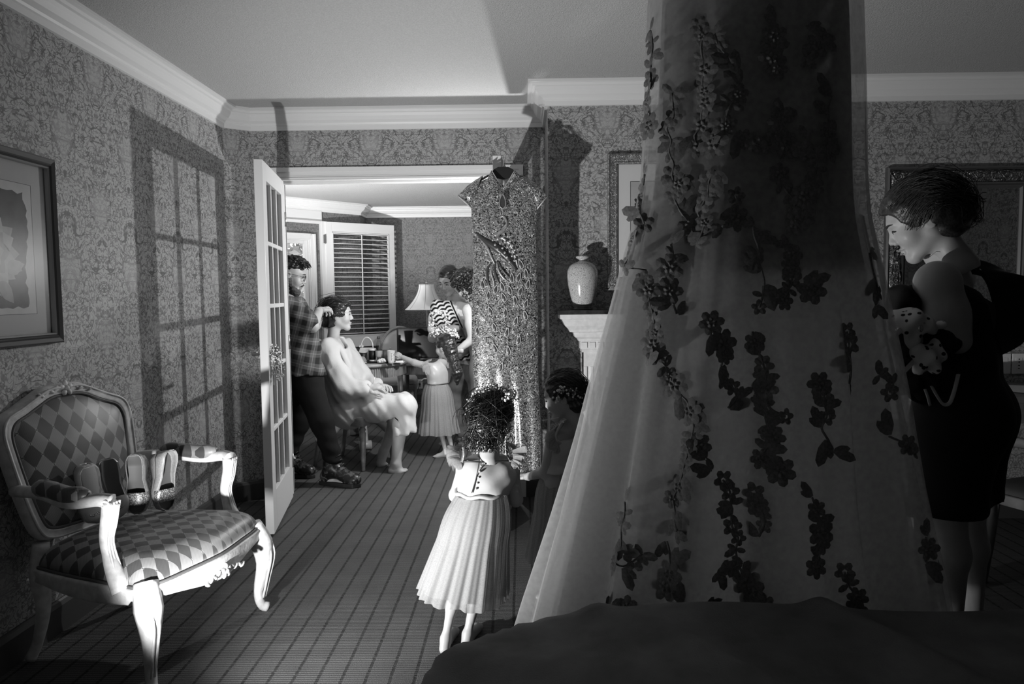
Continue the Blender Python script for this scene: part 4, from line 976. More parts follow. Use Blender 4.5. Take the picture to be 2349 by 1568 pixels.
# gathered top, hanger and hook up to the ceiling
m = MB(); cx_ = float(gown_ax(2.38)[0])
m.tube(smooth_path([(cx_-0.17, GY0, 2.385), (cx_-0.06, GY0, 2.415), (cx_, GY0, 2.425), (cx_+0.06, GY0, 2.415), (cx_+0.17, GY0, 2.385)], 16), 0.010, 8)
m.tube(smooth_path([(cx_, GY0, 2.42), (cx_, GY0, 2.45), (cx_+0.012, GY0, 2.475)], 8), 0.003, 6)
o = m.build('hanger', 'black', gown, True); o.location = -gloc
# lace motifs, low poly, shared mesh data
def petal_fan(specs):
    V = []; F = []
    for ang, r0, L, W, hgt in specs:
        c, s = math.cos(ang), math.sin(ang); b = len(V)
        loc = [(r0+L*0.5, 0, hgt)]+[(r0+L*0.5+L*0.5*math.cos(a), W*math.sin(a), 0.001) for a in np.arange(7)*2*PI/7]
        V += [(x*c-y*s, x*s+y*c, z) for x, y, z in loc]; F += [(b, b+1+i, b+1+(i+1) % 7) for i in range(7)]
    return mesh_np('lace_flower', V, F, 'lace', False)
fl5 = petal_fan([(2*PI*i/5, 0.004, 0.021, 0.009, 0.003) for i in range(5)])
fl7 = petal_fan([(2*PI*i/6+0.2, 0.006, 0.026, 0.011, 0.003) for i in range(6)]+[(2*PI*i/5, 0.0, 0.015, 0.006, 0.006) for i in range(5)])
lf = petal_fan([(0.0, 0.0, 0.058, 0.013, 0.003), (0.5, 0.004, 0.036, 0.009, 0.002)]); lf2 = petal_fan([(0.15, 0, 0.040, 0.011, 0.003), (-0.8, 0, 0.030, 0.008, 0.003), (2.6, 0.0, 0.030, 0.008, 0.003)])
sc_ = MB(); sc_.tube([(0.030*math.cos(a)*(1-a/7), 0.030*math.sin(a)*(1-a/7), 0.002) for a in np.linspace(0, 5, 12)], np.linspace(0.007, 0.003, 12), 4, True, 0.4); scr = mesh_np('lace_scroll', sc_.v, sc_.f, 'lace', True)
sprays = [[(1500,70),(1510,160),(1490,240),(1500,290)], [(1545,215),(1535,300),(1540,370),(1552,430)], [(1600,60),(1612,180),(1602,280),(1588,335),(1640,330)], [(1640,80),(1700,180),(1680,240),(1668,290)],
 [(1770,60),(1768,110),(1778,160)], [(1850,60),(1882,90),(1850,130)], [(1780,225),(1792,260),(1785,300),(1800,335)], [(1700,300),(1745,335),(1800,320),(1835,345)], [(1850,320),(1872,370),(1865,430),(1838,450)],
 [(1900,220),(1890,300),(1902,365)], [(1462,400),(1455,470),(1492,500),(1440,560),(1432,600),(1482,620)], [(1560,400),(1540,450),(1560,480),(1582,540)], [(1640,390),(1620,450),(1600,490),(1620,520),(1600,560)],
 [(1690,450),(1692,490),(1668,520)], [(1780,400),(1800,440),(1822,470),(1832,520),(1850,480)], [(1720,520),(1742,560),(1740,610),(1752,660),(1745,705)], [(1850,650),(1872,680)], [(1482,640),(1490,700),(1500,780),(1480,835)],
 [(1640,740),(1660,800),(1665,860),(1682,900),(1670,935)], [(1730,760),(1742,820),(1750,860),(1762,920),(1795,955)], [(1500,790),(1520,850),(1552,890),(1580,920),(1602,960),(1600,1020),(1570,1080),(1548,1150),(1562,1220)],
 [(1620,1020),(1640,1080)], [(1735,900),(1760,960),(1770,1010),(1750,1060),(1790,1080)], [(1880,880),(1892,940),(1888,980),(1902,1030)], [(1442,1150),(1432,1230),(1420,1300),(1482,1270)], [(1522,1240),(1542,1290),(1530,1345)],
 [(1660,1100),(1672,1180),(1680,1240),(1692,1300),(1722,1360),(1765,1385)], [(1650,1310),(1690,1290)], [(1720,1130),(1750,1180),(1740,1230)], [(1862,1140),(1872,1210),(1880,1260),(1868,1300)], [(1932,1310),(1950,1360),(1962,1400)],
 [(2040,1000),(2058,1040)], [(2000,580),(2012,640),(1996,700)], [(1370,1385),(1402,1395),(1442,1390)], [(1580,1385),(1620,1392)], [(1540,560),(1535,640),(1545,720)], [(1810,560),(1815,640),(1800,690)], [(1955,760),(1965,830),(1960,880)], [(2020,860),(2030,900)], [(2085,1230),(2095,1290),(2130,1330)]]
def gown_hit(u, v):
    Y = GY0-0.22
    for _ in range(6):
        q = P(u, v, Y); x0, a = gown_ax(q[2]); c = np.clip((q[0]-x0)/a, -0.98, 0.98); t_ = -math.acos(c); s_ = gown_pt(np.array(t_), np.array(q[2])); Y = float(s_[1])
    return t_, q[2]
cnt = 0; lr = random.Random(5)
for sp in sprays:
    pp = smooth_path([(a, b, 0) for a, b in sp], 6*(len(sp)-1)); L = np.r_[0, np.cumsum(np.linalg.norm(np.diff(pp, axis=0), axis=1))]
    npt = max(2, int(L[-1]/25)); stem = []
    for i in range(npt+1):
        d = L[-1]*i/npt; u = np.interp(d, L, pp[:, 0])+lr.uniform(-7, 7); v = np.interp(d, L, pp[:, 1])
        t_, z_ = gown_hit(u, v); z_ = max(z_, 0.34); q = gown_pt(np.array(t_), np.array(z_)); e = 1e-3
        du = gown_pt(np.array(t_+e), np.array(z_))-q; dv = gown_pt(np.array(t_), np.array(z_+e))-q
        nn = np.cross(du, dv); nn /= np.linalg.norm(nn)
        if nn[1] > 0: nn = -nn
        stem.append(q+nn*0.003)
        if cnt >= 298: continue
        dv /= np.linalg.norm(dv); a = lr.uniform(0, 2*PI); xx = np.cross(dv, nn); ax_ = xx*math.cos(a)+dv*math.sin(a)
        me = lr.choice([fl5, fl7, fl7, lf, lf2, lf, lf2]); s = lr.uniform(0.8, 1.25)
        o = bpy.data.objects.new('lace_flower' if me in (fl5, fl7) else ('lace_scroll' if me is scr else 'lace_leaf'), me); link(o, gown)
        Rm = np.stack([ax_, np.cross(nn, ax_), nn], 1)*s; M = Matrix.Identity(4)
        for r in range(3):
            for c in range(3): M[r][c] = Rm[r][c]
            M[r][3] = q[r]+nn[r]*0.003-gloc[r]
        o.matrix_local = M; cnt += 1
    if len(stem) > 2:
        o = MB().tube(smooth_path(stem, 3*len(stem)), 0.0028, 4).build('lace_vine', 'lace', gown, True); o.location = -gloc

# ------------------------------------------------------------------ embroidered dress hanging on the door leaf
t = new_mat('sequins', 0.28, 0.55, 0.6); vec, x, y, z = t.pos()
v1 = t.n.new('ShaderNodeTexVoronoi'); v1.inputs['Scale'].default_value = 210; t.l.new(vec, v1.inputs['Vector']); sc1 = t.n.new('ShaderNodeSeparateColor'); t.l.new(v1.outputs['Color'], sc1.inputs[0])
swirl = t.noise(vec, 26, 2, 0.6, 2.5); sw = t.step(t.math('ABSOLUTE', t.math('SUBTRACT', swirl, 0.5)), 0.02, 0.07, 1.0, 0.0)
spark = t.step(sc1.outputs[0], 0.72, 0.9, 0.0, 1.0); dark = t.step(sc1.outputs[1], 0.80, 0.84, 1.0, 0.08)
base = t.math('ADD', t.math('ADD', 0.25, t.math('MULTIPLY', sw, 0.28)), t.math('MULTIPLY', spark, 0.5)); t.color(t.math('MULTIPLY', base, dark))
t.bump(t.math('ADD', sc1.outputs[2], t.math('MULTIPLY', sw, 0.6)), 0.9, 0.004)
mk('silk_dark', 0.05, 0.35, 0, 0.6); mk('gold_thread', 0.42, 0.35, 0.5, var=(150, 0.3)); mk('pale_thread', 0.62, 0.45, 0.2)
QY = 3.66; qc = P(1158, 430, QY)
qp = thing('embroidered_dress', 'long high collared sequined dress embroidered with a peacock, hung on the door', 'dress', (qc[0], QY, 0.40))
ql = np.array(qp.location)
def QX(u, Y=QY): return P(u, 700, Y)[0]
qv = [395, 440, 478, 520, 600, 700, 780, 850, 930, 1000, 1082]
qL = [1082, 1082, 1081, 1083, 1086, 1082, 1082, 1086, 1090, 1084, 1078]
qR = [1234, 1233, 1233, 1232, 1231, 1234, 1234, 1234, 1238, 1242, 1240]
qz = np.array([P(1158, v, QY)[2] for v in qv])[::-1]; qxl = np.array([P(a, v, QY)[0] for a, v in zip(qL, qv)])[::-1]; qxr = np.array([P(a, v, QY)[0] for a, v in zip(qR, qv)])[::-1]
zarm, zneck, zsh = P(1081, 474, QY)[2], P(1150, 402, QY)[2], P(1075, 424, QY)[2]
def ztop(xn):                               # shoulder line; xn in -1..1
    a = np.abs(xn); return np.interp(a, [0, 0.22, 0.34, 0.80, 1.0], [zneck-0.055, zneck-0.030, zneck, zsh+0.01, zsh-0.03])
def qpt(xn, tv, side):
    zt = ztop(xn); z = ql[2]+(zt-ql[2])*tv
    xl = np.interp(z, qz, qxl); xr = np.interp(z, qz, qxr); x = (xl+xr)/2+(xr-xl)/2*xn
    bul = np.sqrt(np.clip(1-xn**2, 0, 1)); top = np.clip((zt-z)/0.20, 0, 1)**0.6
    low = np.clip((1.0-z)/0.6, 0, 1)
    y = QY-side*(0.004+(0.050+0.012*np.sin(4*z))*bul*top)-side*low*0.014*np.sin(14*xn+3*z)*bul
    return np.stack([x, y, z], -1)
XN, TV = np.meshgrid(np.sin(np.linspace(-PI/2, PI/2, 70)), np.linspace(0, 1, 110), indexing='ij')
for nm, sd in (('front_panel', 1), ('back_panel', -1)):
    o = panel(nm, qpt(XN, TV, sd), 'sequins', qp); o.location = -ql
for sx_, us in ((-1, [(1108, 402), (1075, 424), (1051, 450), (1081, 477)]), (1, [(1196, 400), (1234, 424), (1255, 452), (1232, 480)])):
    # cap sleeve: fan of the shoulder between neck side and armpit
    a = np.array([P(u, v, QY) for u, v in us]); tip = a[2]
    top_e = smooth_path([a[0], a[1], a[2]], 14); bot = smooth_path([a[3]+(a[0]-a[3])*0.55, a[3]+(a[0]-a[3])*0.22, a[3], a[3]*0.5+a[2]*0.5, a[2]], 14)
    n_ = min(len(top_e), len(bot)); g = np.array([[top_e[i]*(1-q)+bot[i]*q+np.array([0, -0.045*math.sin(PI*q)*(1-i/n_*0.4)-0.004, 0]) for q in np.linspace(0, 1, 9)] for i in range(n_)])
    o = panel('cap_sleeve', g, 'sequins', qp); o.location = -ql
    g2 = g.copy(); g2[..., 1] = 2*QY-g[..., 1]; o = panel('cap_sleeve_back', g2, 'sequins', qp); o.location = -ql
    ed = smooth_path([a[2]+np.array([0, -0.012, 0]), (a[2]+a[3])/2+np.array([0, -0.03, 0]), a[3]+np.array([0, -0.008, 0])], 10); o = MB().tube(ed, 0.003, 6).build('sleeve_piping', 'pale_thread', qp, True); o.location = -ql
# collar, opening and piping
cl = [(1127, 388), (1116, 412), (1140, 424), (1152, 432)]; cr = [(1181, 388), (1196, 404), (1172, 422), (1155, 434)]
for pts in (cl, cr):
    a = np.array([P(u, v, QY-0.05) for u, v in pts])
    g = np.array([[a[0]*(1-s)*(1-q)+a[3]*s*(1-q)+a[1]*(1-s)*q+a[2]*s*q+np.array([0, -0.010*math.sin(PI*q)+0.03*(1-s), 0]) for q in np.linspace(0, 1, 6)] for s in np.linspace(0, 1, 8)])
    o = panel('collar', g, 'sequins', qp, True, False, 0.002); o.location = -ql
    o = MB().tube(g[:, 0], 0.0028, 6).build('collar_piping', 'pale_thread', qp, True); o.location = -ql
kc = P(1153, 462, QY-0.062); kh = [(kc[0]+0.020*math.sin(a)*(0.75-0.25*math.cos(a)), kc[1]-0.002, kc[2]-0.034*math.cos(a)*-1) for a in np.linspace(0, 2*PI, 28)]
o = MB().add(kh[:-1], [list(range(27))]).build('keyhole', 'silk_dark', qp); o.location = -ql
o = MB().tube(np.array(kh)+np.array([0, -0.002, 0]), 0.0032, 6).build('keyhole_piping', 'gold_thread', qp, True); o.location = -ql
def qsurf(u, v, lift=0.004):
    Y = QY-0.06
    for _ in range(4):
        q = P(u, v, Y); xl = np.interp(q[2], qz, qxl); xr = np.interp(q[2], qz, qxr); xn = np.clip((q[0]-(xl+xr)/2)/((xr-xl)/2), -0.97, 0.97)
        tv = (q[2]-ql[2])/(ztop(xn)-ql[2]); s = qpt(np.array(xn), np.array(tv), 1); Y = float(s[1])
    return np.array([s[0], s[1]-lift, s[2]])
def cq(x, y): return (1020+x/2.089, 330+y/2.089)
def qtube(pts, r, nm, mat, flat=0.5, parent=qp):
    p3 = smooth_path([qsurf(*cq(*p)) for p in pts], 5*len(pts)); rr = np.interp(np.linspace(0, 1, len(p3)), np.linspace(0, 1, len(r)), r) if not np.isscalar(r) else r
    o = MB().tube(p3, rr, 8).build(nm, mat, parent, True)
    if parent is qp: o.location = -ql
    return o
qtube([(150, 425), (195, 465), (250, 500), (300, 545), (345, 605)], [0.004, 0.013, 0.022, 0.020, 0.006], 'peacock_body', 'silk_dark')
qtube([(240, 440), (265, 425), (290, 405), (298, 375), (282, 348), (262, 352)], [0.012, 0.010, 0.007, 0.0055, 0.007, 0.002], 'peacock_neck', 'gold_thread')
qtube([(175, 455), (205, 500), (225, 545), (240, 575)], [0.005, 0.008, 0.007, 0.004], 'peacock_wing', 'gold_thread'); qtube([(265, 445), (310, 475), (335, 530), (350, 590)], [0.005, 0.009, 0.008, 0.003], 'peacock_wing', 'gold_thread')
for i, (a, b) in enumerate([((270, 340), (265, 318)), ((280, 340), (279, 315)), ((288, 341), (293, 317)), ((294, 345), (303, 322))]): qtube([a, b], 0.0012, 'crest_feather', 'pale_thread')
wv = []
for i in range(6):
    for j in range(4):
        wv.append(qsurf(*cq(232+j*24+i*11, 462+i*22-j*6), 0.024))
o = blobs('wing_scales', np.array(wv), np.array([0.0065, 0.003, 0.0065])[None].repeat(len(wv), 0), 'gold_thread', qp, ICO2, True, None); o.location = -ql
for i, p_ in enumerate([[(232, 560), (205, 600), (208, 660), (222, 690)], [(238, 562), (222, 610), (235, 660), (238, 700)], [(244, 562), (240, 610), (255, 655), (275, 690)], [(250, 562), (258, 605), (280, 640), (308, 662)], [(256, 560), (275, 600), (300, 630), (330, 655)]]):
    qtube(p_, [0.002, 0.006, 0.006, 0.002], 'tail_plume', 'gold_thread' if i % 2 else 'silk_dark')
eyes = [(322,642),(355,640),(390,620),(365,575),(400,672),(245,697),(277,683),(312,700),(363,706),(210,725),(283,735),(338,750),(390,765),(182,672),(220,800),(292,808),(342,848),(387,820),(239,878),(299,902),(355,940),(241,978),(306,990),(270,1068),(157,895)]
dm = MB(); dm.add([(0.0110*math.sin(a)*(0.7-0.3*math.cos(a)), -0.002, 0.019*math.cos(a)) for a in np.linspace(0, 2*PI, 12, endpoint=False)]+[(0, -0.006, -0.004)], [(i, (i+1) % 12, 12) for i in range(12)]); drop_me = mesh_np('feather_eye', dm.v, dm.f, 'silk_dark', True)
rm = MB(); rm.tube([(0.0135*math.sin(a)*(0.7-0.3*math.cos(a)), -0.002, 0.023*math.cos(a)) for a in np.linspace(0, 2*PI, 13)], 0.0022, 4, False)
for k in range(9):
    a = (k-4)*0.42; rm.tube([(0.011*math.sin(a), 0, -0.006-0.008*math.cos(a)), (0.030*math.sin(a), 0.001, -0.006-0.026*math.cos(a))], 0.0009, 3)
rm.tube([(0, 0, 0.018), (0.004, 0, 0.05)], 0.0011, 3); ring_me = mesh_np('feather_plume', rm.v, rm.f, 'pale_thread', True)
for i, e in enumerate(eyes):
    q = qsurf(*cq(*e), 0.004); o = ob('feather_eye', drop_me, qp, q-ql); a = 0.35*math.sin(i*1.7); o.rotation_euler = (0, a, 0)
    o2 = ob('feather_plume', ring_me, qp, q-ql); o2.rotation_euler = (0, a, 0)
# hanger over the door top
hg = thing('coat_hanger', 'black coat hanger hooked over the top of the door', 'hanger', tuple(P(1154, 395, QY)))
hl = np.array(hg.location); c_ = P(1154, 397, QY)
g = [P(u, v, QY) for u, v in ((1134, 388), (1143, 383), (1166, 383), (1176, 388), (1190, 404), (1154, 412), (1120, 404))]
m = MB(); n_ = len(g); m.add([(p[0], p[1]-0.006, p[2]) for p in g]+[(p[0], p[1]+0.006, p[2]) for p in g], [list(range(n_)), list(range(n_, 2*n_))[::-1]]+[(i, n_+i, n_+(i+1) % n_, (i+1) % n_) for i in range(n_)])
m.tube([P(1100, 414, QY), P(1120, 403, QY), P(1154, 405, QY), P(1190, 403, QY), P(1210, 412, QY)], 0.006, 8)
o = m.build('hanger_body', 'black', hg); o.location = -hl
b_ = P(1154, 384, QY)
o = MB().tube(smooth_path([b_, b_+np.array([0.004, 0.01, 0.03]), b_+np.array([0.012, 0.05, 0.075]), (b_[0]-0.010, 3.785, 2.044), (b_[0]-0.012, 3.83, 2.046), (b_[0]-0.025, 3.845, 2.041)], 24), 0.0022, 6).build('hook', 'chrome', hg, True); o.location = -hl

# ------------------------------------------------------------------ posy on the left door handle
mk('blossom', 0.72, 0.7); mk('stem_green', 0.12, 0.7); mk('ribbon', 0.75, 0.5)
pb = P(631, 832, 3.87)
po = thing('flower_posy', 'bunch of tiny white blossoms tied to the french door handle', 'flowers', tuple(pb)); 
n_ = 230; u_ = RNG.normal(size=(n_, 3)); u_ /= np.linalg.norm(u_, axis=1)[:, None]; u_ *= (RNG.random(n_)**0.4)[:, None]
C = u_*np.array([0.038, 0.045, 0.105])+np.array([0.008, 0, 0]); C[:, 0] += 0.012*(-C[:, 2]/0.1)
C[:14] = np.c_[RNG.uniform(-0.085, -0.03, 14), RNG.uniform(-0.05, -0.01, 14), RNG.uniform(0.02, 0.07, 14)]
blobs('blossoms', C, RNG.uniform(0.0035, 0.006, n_), 'blossom', po)
ends = C[::3]; L = np.stack([np.linspace(0, 1, 5)[None, :, None]*(e-np.array([0.005, 0, 0.10]))[None, None, :]+np.array([0.005, 0, 0.10]) for e in ends])[:, 0]
strands('stems', L, 0.0011, 'stem_green', po, 3, 'stuff')
MB().tube(smooth_path([(0, -0.01, 0.09), (-0.012, -0.02, -0.03), (-0.018, -0.02, -0.10), (-0.024, -0.02, -0.15)], 10), 0.003, 4).tube(smooth_path([(0, -0.01, 0.09), (0.0, -0.02, -0.05), (-0.004, -0.02, -0.12)], 10), 0.0025, 4).build('ribbon', 'ribbon', po, True)
# ------------------------------------------------------------------ people
mk('skin', 0.46, 0.45, 0, 0.4, var=(30, 0.05)); mk('skin_child', 0.36, 0.45, 0, 0.4); mk('skin_tan', 0.34, 0.45, 0, 0.4)
def hair_mat(name, g, rough):
    t = new_mat(name, rough, 0, 0.6); vec, x, y, z = t.pos(); n_ = t.noise(vec, 140, 2); t.color(t.step(n_, 0.3, 0.7, g*0.5, g*1.8)); t.bump(n_, 0.35, 0.004)
hair_mat('hair', 0.014, 0.30); hair_mat('hair_soft', 0.03, 0.42); hair_mat('stubble', 0.05, 0.8)
mk('eye_white', 0.7, 0.2); mk('eye_dark', 0.015, 0.15); mk('brow', 0.03, 0.7); mk('lip', 0.26, 0.35)
_cache = {}
def head_mesh(kind):
    if kind in _cache: return _cache[kind]
    ch_ = kind == 'child'; man = kind == 'man'
    v = Vol((-0.16, -0.115, -0.21), (0.14, 0.115, 0.145), 0.0036)
    v.ell((-0.012, 0, 0.038), (0.096, 0.077, 0.080), k=0.03)
    v.ell((0.028, 0, -0.018), (0.062, 0.060 if not ch_ else 0.066, 0.084), k=0.03)
    jw = 0.047 if man else (0.040 if not ch_ else 0.036)
    for s in (1, -1):
        v.cone((-0.005, s*jw, -0.045), (0.062, s*0.012, -0.094), 0.030 if man else 0.027, 0.020, 0.02)
        v.ell((0.052, s*0.038, -0.030), 0.030 if not ch_ else 0.035, k=0.02)
    v.ell((0.070, 0, -0.096), (0.018, 0.020, 0.017), k=0.02)
    v.ell((0.074, 0, 0.026), (0.016, 0.044, 0.014), k=0.02)
    for s in (1, -1): v.ell((0.097, s*0.031, 0.004), (0.020, 0.017, 0.011), k=0.012, sub=True)
    for s in (1, -1): v.ell((0.073, s*0.030, 0.003), (0.0135, 0.015, 0.0115), k=0.004)
    nl = 0.0 if not ch_ else -0.008
    v.cone((0.083, 0, 0.014), (0.103+nl, 0, -0.024), 0.0075, 0.0115 if man else 0.0095, 0.010)
    for s in (1, -1): v.ell((0.094+nl*0.6, s*0.011, -0.031), 0.0085, k=0.006)
    v.ell((0.086, 0, -0.058), (0.013, 0.022, 0.0065), k=0.006); v.ell((0.084, 0, -0.070), (0.013, 0.019, 0.0075), k=0.006)
    v.ell((0.101, 0, -0.064), (0.010, 0.022, 0.0016), k=0.003, sub=True)
    for s in (1, -1):
        v.ell((-0.010, s*0.0745, -0.010), (0.019, 0.0065, 0.030), roty(0.2), k=0.008); v.ell((-0.004, s*0.0845, -0.004), (0.009, 0.005, 0.016), k=0.004, sub=True)
    v.cone((-0.022, 0, -0.05), (-0.040, 0, -0.185), 0.052 if man else 0.043, 0.058 if man else 0.046, 0.03)
    V, F = v.mesh(); _cache[kind] = (relax_mesh(V, F, 1, 0.4), F); return _cache[kind]
def hand_mesh(curl, spread=0.0, point=False):
    key = ('hand', curl, spread, point)
    if key in _cache: return _cache[key]
    v = Vol((-0.05, -0.085, -0.13), (0.20, 0.10, 0.05), 0.0036)
    v.cone((-0.03, 0, 0), (0.015, 0, 0), 0.024, 0.026, 0.01); v.ell((0.050, 0.0, 0), (0.052, 0.040, 0.017), k=0.015)
    for i, (y, L, r) in enumerate([(0.030, 0.074, 0.0090), (0.010, 0.083, 0.0092), (-0.011, 0.077, 0.0088), (-0.029, 0.060, 0.0078)]):
        c = curl*(0.85+0.1*i) if not (point and i == 0) else curl*0.25
        p = np.array([0.082-0.004*i, y, 0.002]); a = c*0.5; d = spread*(1.5-i)*0.12
        v.cone((0.05, y*0.8, 0), p, 0.012, r*1.05, 0.008)
        for seg, f in zip((0.45, 0.32, 0.23), (1.0, 0.93, 0.84)):
            q = p+L*seg*np.array([math.cos(a)*math.cos(d), math.sin(d), -math.sin(a)]); v.cone(p, q, r*f, r*f*0.93, 0.003); p = q; a += c*0.75
    p0 = np.array([0.012, 0.026, -0.006]); p1 = np.array([0.040, 0.052, -0.016]); p2 = p1+0.032*np.array([0.85, 0.25-curl*0.35, -0.35]); p3 = p2+0.026*np.array([0.9, -0.1-curl*0.3, -0.3])
    v.chain([p0, p1, p2, p3], [0.017, 0.0125, 0.0105, 0.0085], 0.008)
    V, F = v.mesh(); _cache[key] = (V, F); return _cache[key]
def place(mesh, R, c, s=1.0, mirror=False):
    V, F = mesh; V = V.copy()
    if mirror: V[:, 1] *= -1; F = F[:, ::-1]
    return V*s@np.asarray(R).T+np.asarray(c), F
class Person:
    def __init__(s, label, base, kind, H, hc, F, U, skin='skin', group=None):
        s.root = thing('person', label, 'person', tuple(base), 0, group); s.b = np.array(base, float)
        s.kind = kind; s.k = H/0.228; s.hc = np.array(hc, float); s.R = rot_to(F, U); s.skin = skin; s.parts = []
    def L(s, p): return s.hc+s.R@(np.array(p, float)*s.k)            # head-local to world
    def child(s, name, V, F, mat, smooth=True, parent=None):
        o = ob(name, mesh_np(name, V, F, mat, smooth), parent or s.root)
        if parent is None: o.location = -s.b
        return o
    def head(s): s.parts.append(place(head_mesh(s.kind), s.R, s.hc, s.k))
    def hand(s, wrist, d, back, right, curl=0.7, size=1.0, spread=0.0, point=False):
        d = np.array(d, float); R = rot_to(d, back); R = np.stack([R[:, 0], R[:, 1], R[:, 2]], 1)
        s.parts.append(place(hand_mesh(curl, spread, point), R, wrist, size, right))
    def vol(s, v, it=1):
        V, F = v.mesh(); s.parts.append((relax_mesh(V, F, it), F))
    def finish(s):
        V, F = join_np(s.parts); s.body = s.child('body', V, F, s.skin)
    def garment(s, name, v, mat, it=1):
        V, F = v.mesh(); return s.child(name, relax_mesh(V, F, it), F, mat)
    def sx(s, y, z):
        V = head_mesh(s.kind)[0]; m = (np.abs(V[:, 1]-y) < 0.005) & (np.abs(V[:, 2]-z) < 0.005); return V[m, 0].max() if m.any() else 0.08
    def stroke(s, name, yz, r, mat, lift=0.0008):
        pts = [s.L((s.sx(y, z)+lift, y, z)) for y, z in yz]; V, F = tube_mesh(pts, np.array(r)*s.k, 6); o = MB().add(V, F).build(name, mat, s.root, True); o.location = -s.b; return o
    def face_parts(s, brows=True):
        M = Matrix([list(r) for r in s.R]).to_4x4()
        for sg in (1, -1):
            for nm, dx, rad, mt in (('eye', -0.0042, (0.0075, 0.0115, 0.0052), 'eye_white'), ('iris', 0.0012, (0.0030, 0.0048, 0.0048), 'eye_dark')):
                o = blobs(nm, np.zeros((1, 3)), np.array([rad])*s.k, mt, s.root, ICO2, True, None); o.location = s.L((s.sx(sg*0.030, 0.003)+dx, sg*0.030, 0.0025))-s.b; o.rotation_euler = M.to_euler()
            s.stroke('eyelashes', [(sg*a, 0.0078-0.35*abs(a-0.030)) for a in np.linspace(0.018, 0.046, 7)], [0.0012, 0.002, 0.0024, 0.0026, 0.0026, 0.0024, 0.0014], 'brow', 0.0012)
            s.stroke('eyebrow', [(sg*a, 0.0245+0.005*math.sin((a-0.012)/0.044*PI)) for a in np.linspace(0.013, 0.050, 8)], [0.0022, 0.0034, 0.0036, 0.0036, 0.0034, 0.003, 0.0022, 0.001], 'brow')
        s.stroke('lips', [(a, -0.0585) for a in np.linspace(-0.019, 0.019, 9)], [0.001, 0.003, 0.0042, 0.0046, 0.004, 0.0046, 0.0042, 0.003, 0.001], 'lip', -0.002)
        s.stroke('lips', [(a, -0.0705) for a in np.linspace(-0.017, 0.017, 9)], [0.001, 0.0032, 0.0048, 0.0054, 0.0056, 0.0054, 0.0048, 0.0032, 0.001], 'lip', -0.0026)
    def hairvol(s, fn, name='hair', mat='hair', h=0.0055, lo=(-0.24, -0.17, -0.30), hi=(0.15, 0.17, 0.18), wob=0.004, freq=90):
        v = Vol(lo, hi, h); fn(v)
        if wob: v.warp(lambda X, Y, Z: wob*np.sin(freq*X+3*np.sin(40*Z))*np.sin(freq*0.8*Y+2*np.sin(50*X))+wob*0.6*np.sin(freq*1.7*Z+30*Y))
        V, F = v.mesh(); V = relax_mesh(V, F, 1); V, F = place((V, F), s.R, s.hc, s.k); return s.child(name, V, F, mat)
    def strands(s, starts, end_fn, n_pts=9, r=0.0016, lift=0.0, wave=0.004, mat='hair', name='hair_strands', seed=0):
        """strands sliding over the scalp ellipsoid from starts to end (local)"""
        rg = np.random.default_rng(seed); c0 = np.array([-0.012, 0, 0.038]); er = np.array([0.104, 0.085, 0.089]); L = []
        for p in starts:
            e = np.array(end_fn(p, rg)); a = (np.array(p)-c0)/er; b = (e-c0)/er; ra, rb = np.linalg.norm(a), np.linalg.norm(b)
            a_, b_ = a/ra, b/rb; ph = rg.uniform(0, 6.28); line = []
            for t_ in np.linspace(0, 1, n_pts):
                mm = np.array([-0.30, a_[1]*1.25, 0.18+0.75*min(1, max(0, a_[0]+0.25+0.5*a_[2]))]); q = a_*(1-t_)**2+2*mm*t_*(1-t_)+b_*t_*t_; q /= np.linalg.norm(q)+1e-9; rr = ra*(1-t_)+rb*t_
                if t_ < 0.85: rr = max(rr, 1.0+lift)
                line.append(c0+q*er*rr+wave*np.array([math.sin(ph+9*t_), math.cos(ph*1.3+8*t_), math.sin(ph*2+7*t_)])*t_)
            L.append(s.hc+(np.array(line)*s.k)@s.R.T)
        o = strands(name, L, r*s.k, mat, s.root, 4); o.location = -s.b; return o
def hair_base(v, puff=0.0, low=-0.06):
    v.ell((-0.016, 0, 0.036), (0.108+puff, 0.089+puff, 0.100+puff), k=0.02); v.ell((-0.058, 0, -0.040), (0.062+puff, 0.066+puff, 0.062), k=0.03)
    v.ell((0.118, 0, -0.024), (0.088, 0.125, 0.104), k=0.008, sub=True)
    for s in (1, -1): v.ell((0.022, s*0.085, -0.062), (0.050, 0.045, 0.052), k=0.008, sub=True)
def bounds(pts, m): a = np.array(pts, float); return a.min(0)-m, a.max(0)+m
def scalp_pts(n, seed, zmin=-0.02, xmax=0.07):
    rg = np.random.default_rng(seed); out = []
    while len(out) < n:
        d = rg.normal(size=3); d /= np.linalg.norm(d); p = np.array([-0.012, 0, 0.038])+d*np.array([0.104, 0.085, 0.089])
        if p[2] > zmin-0.6*min(0, p[0]) *0 and p[0] < xmax and not (p[0] > 0.052 and p[2] < 0.062) and p[2] > -0.03: out.append(p)
    return out
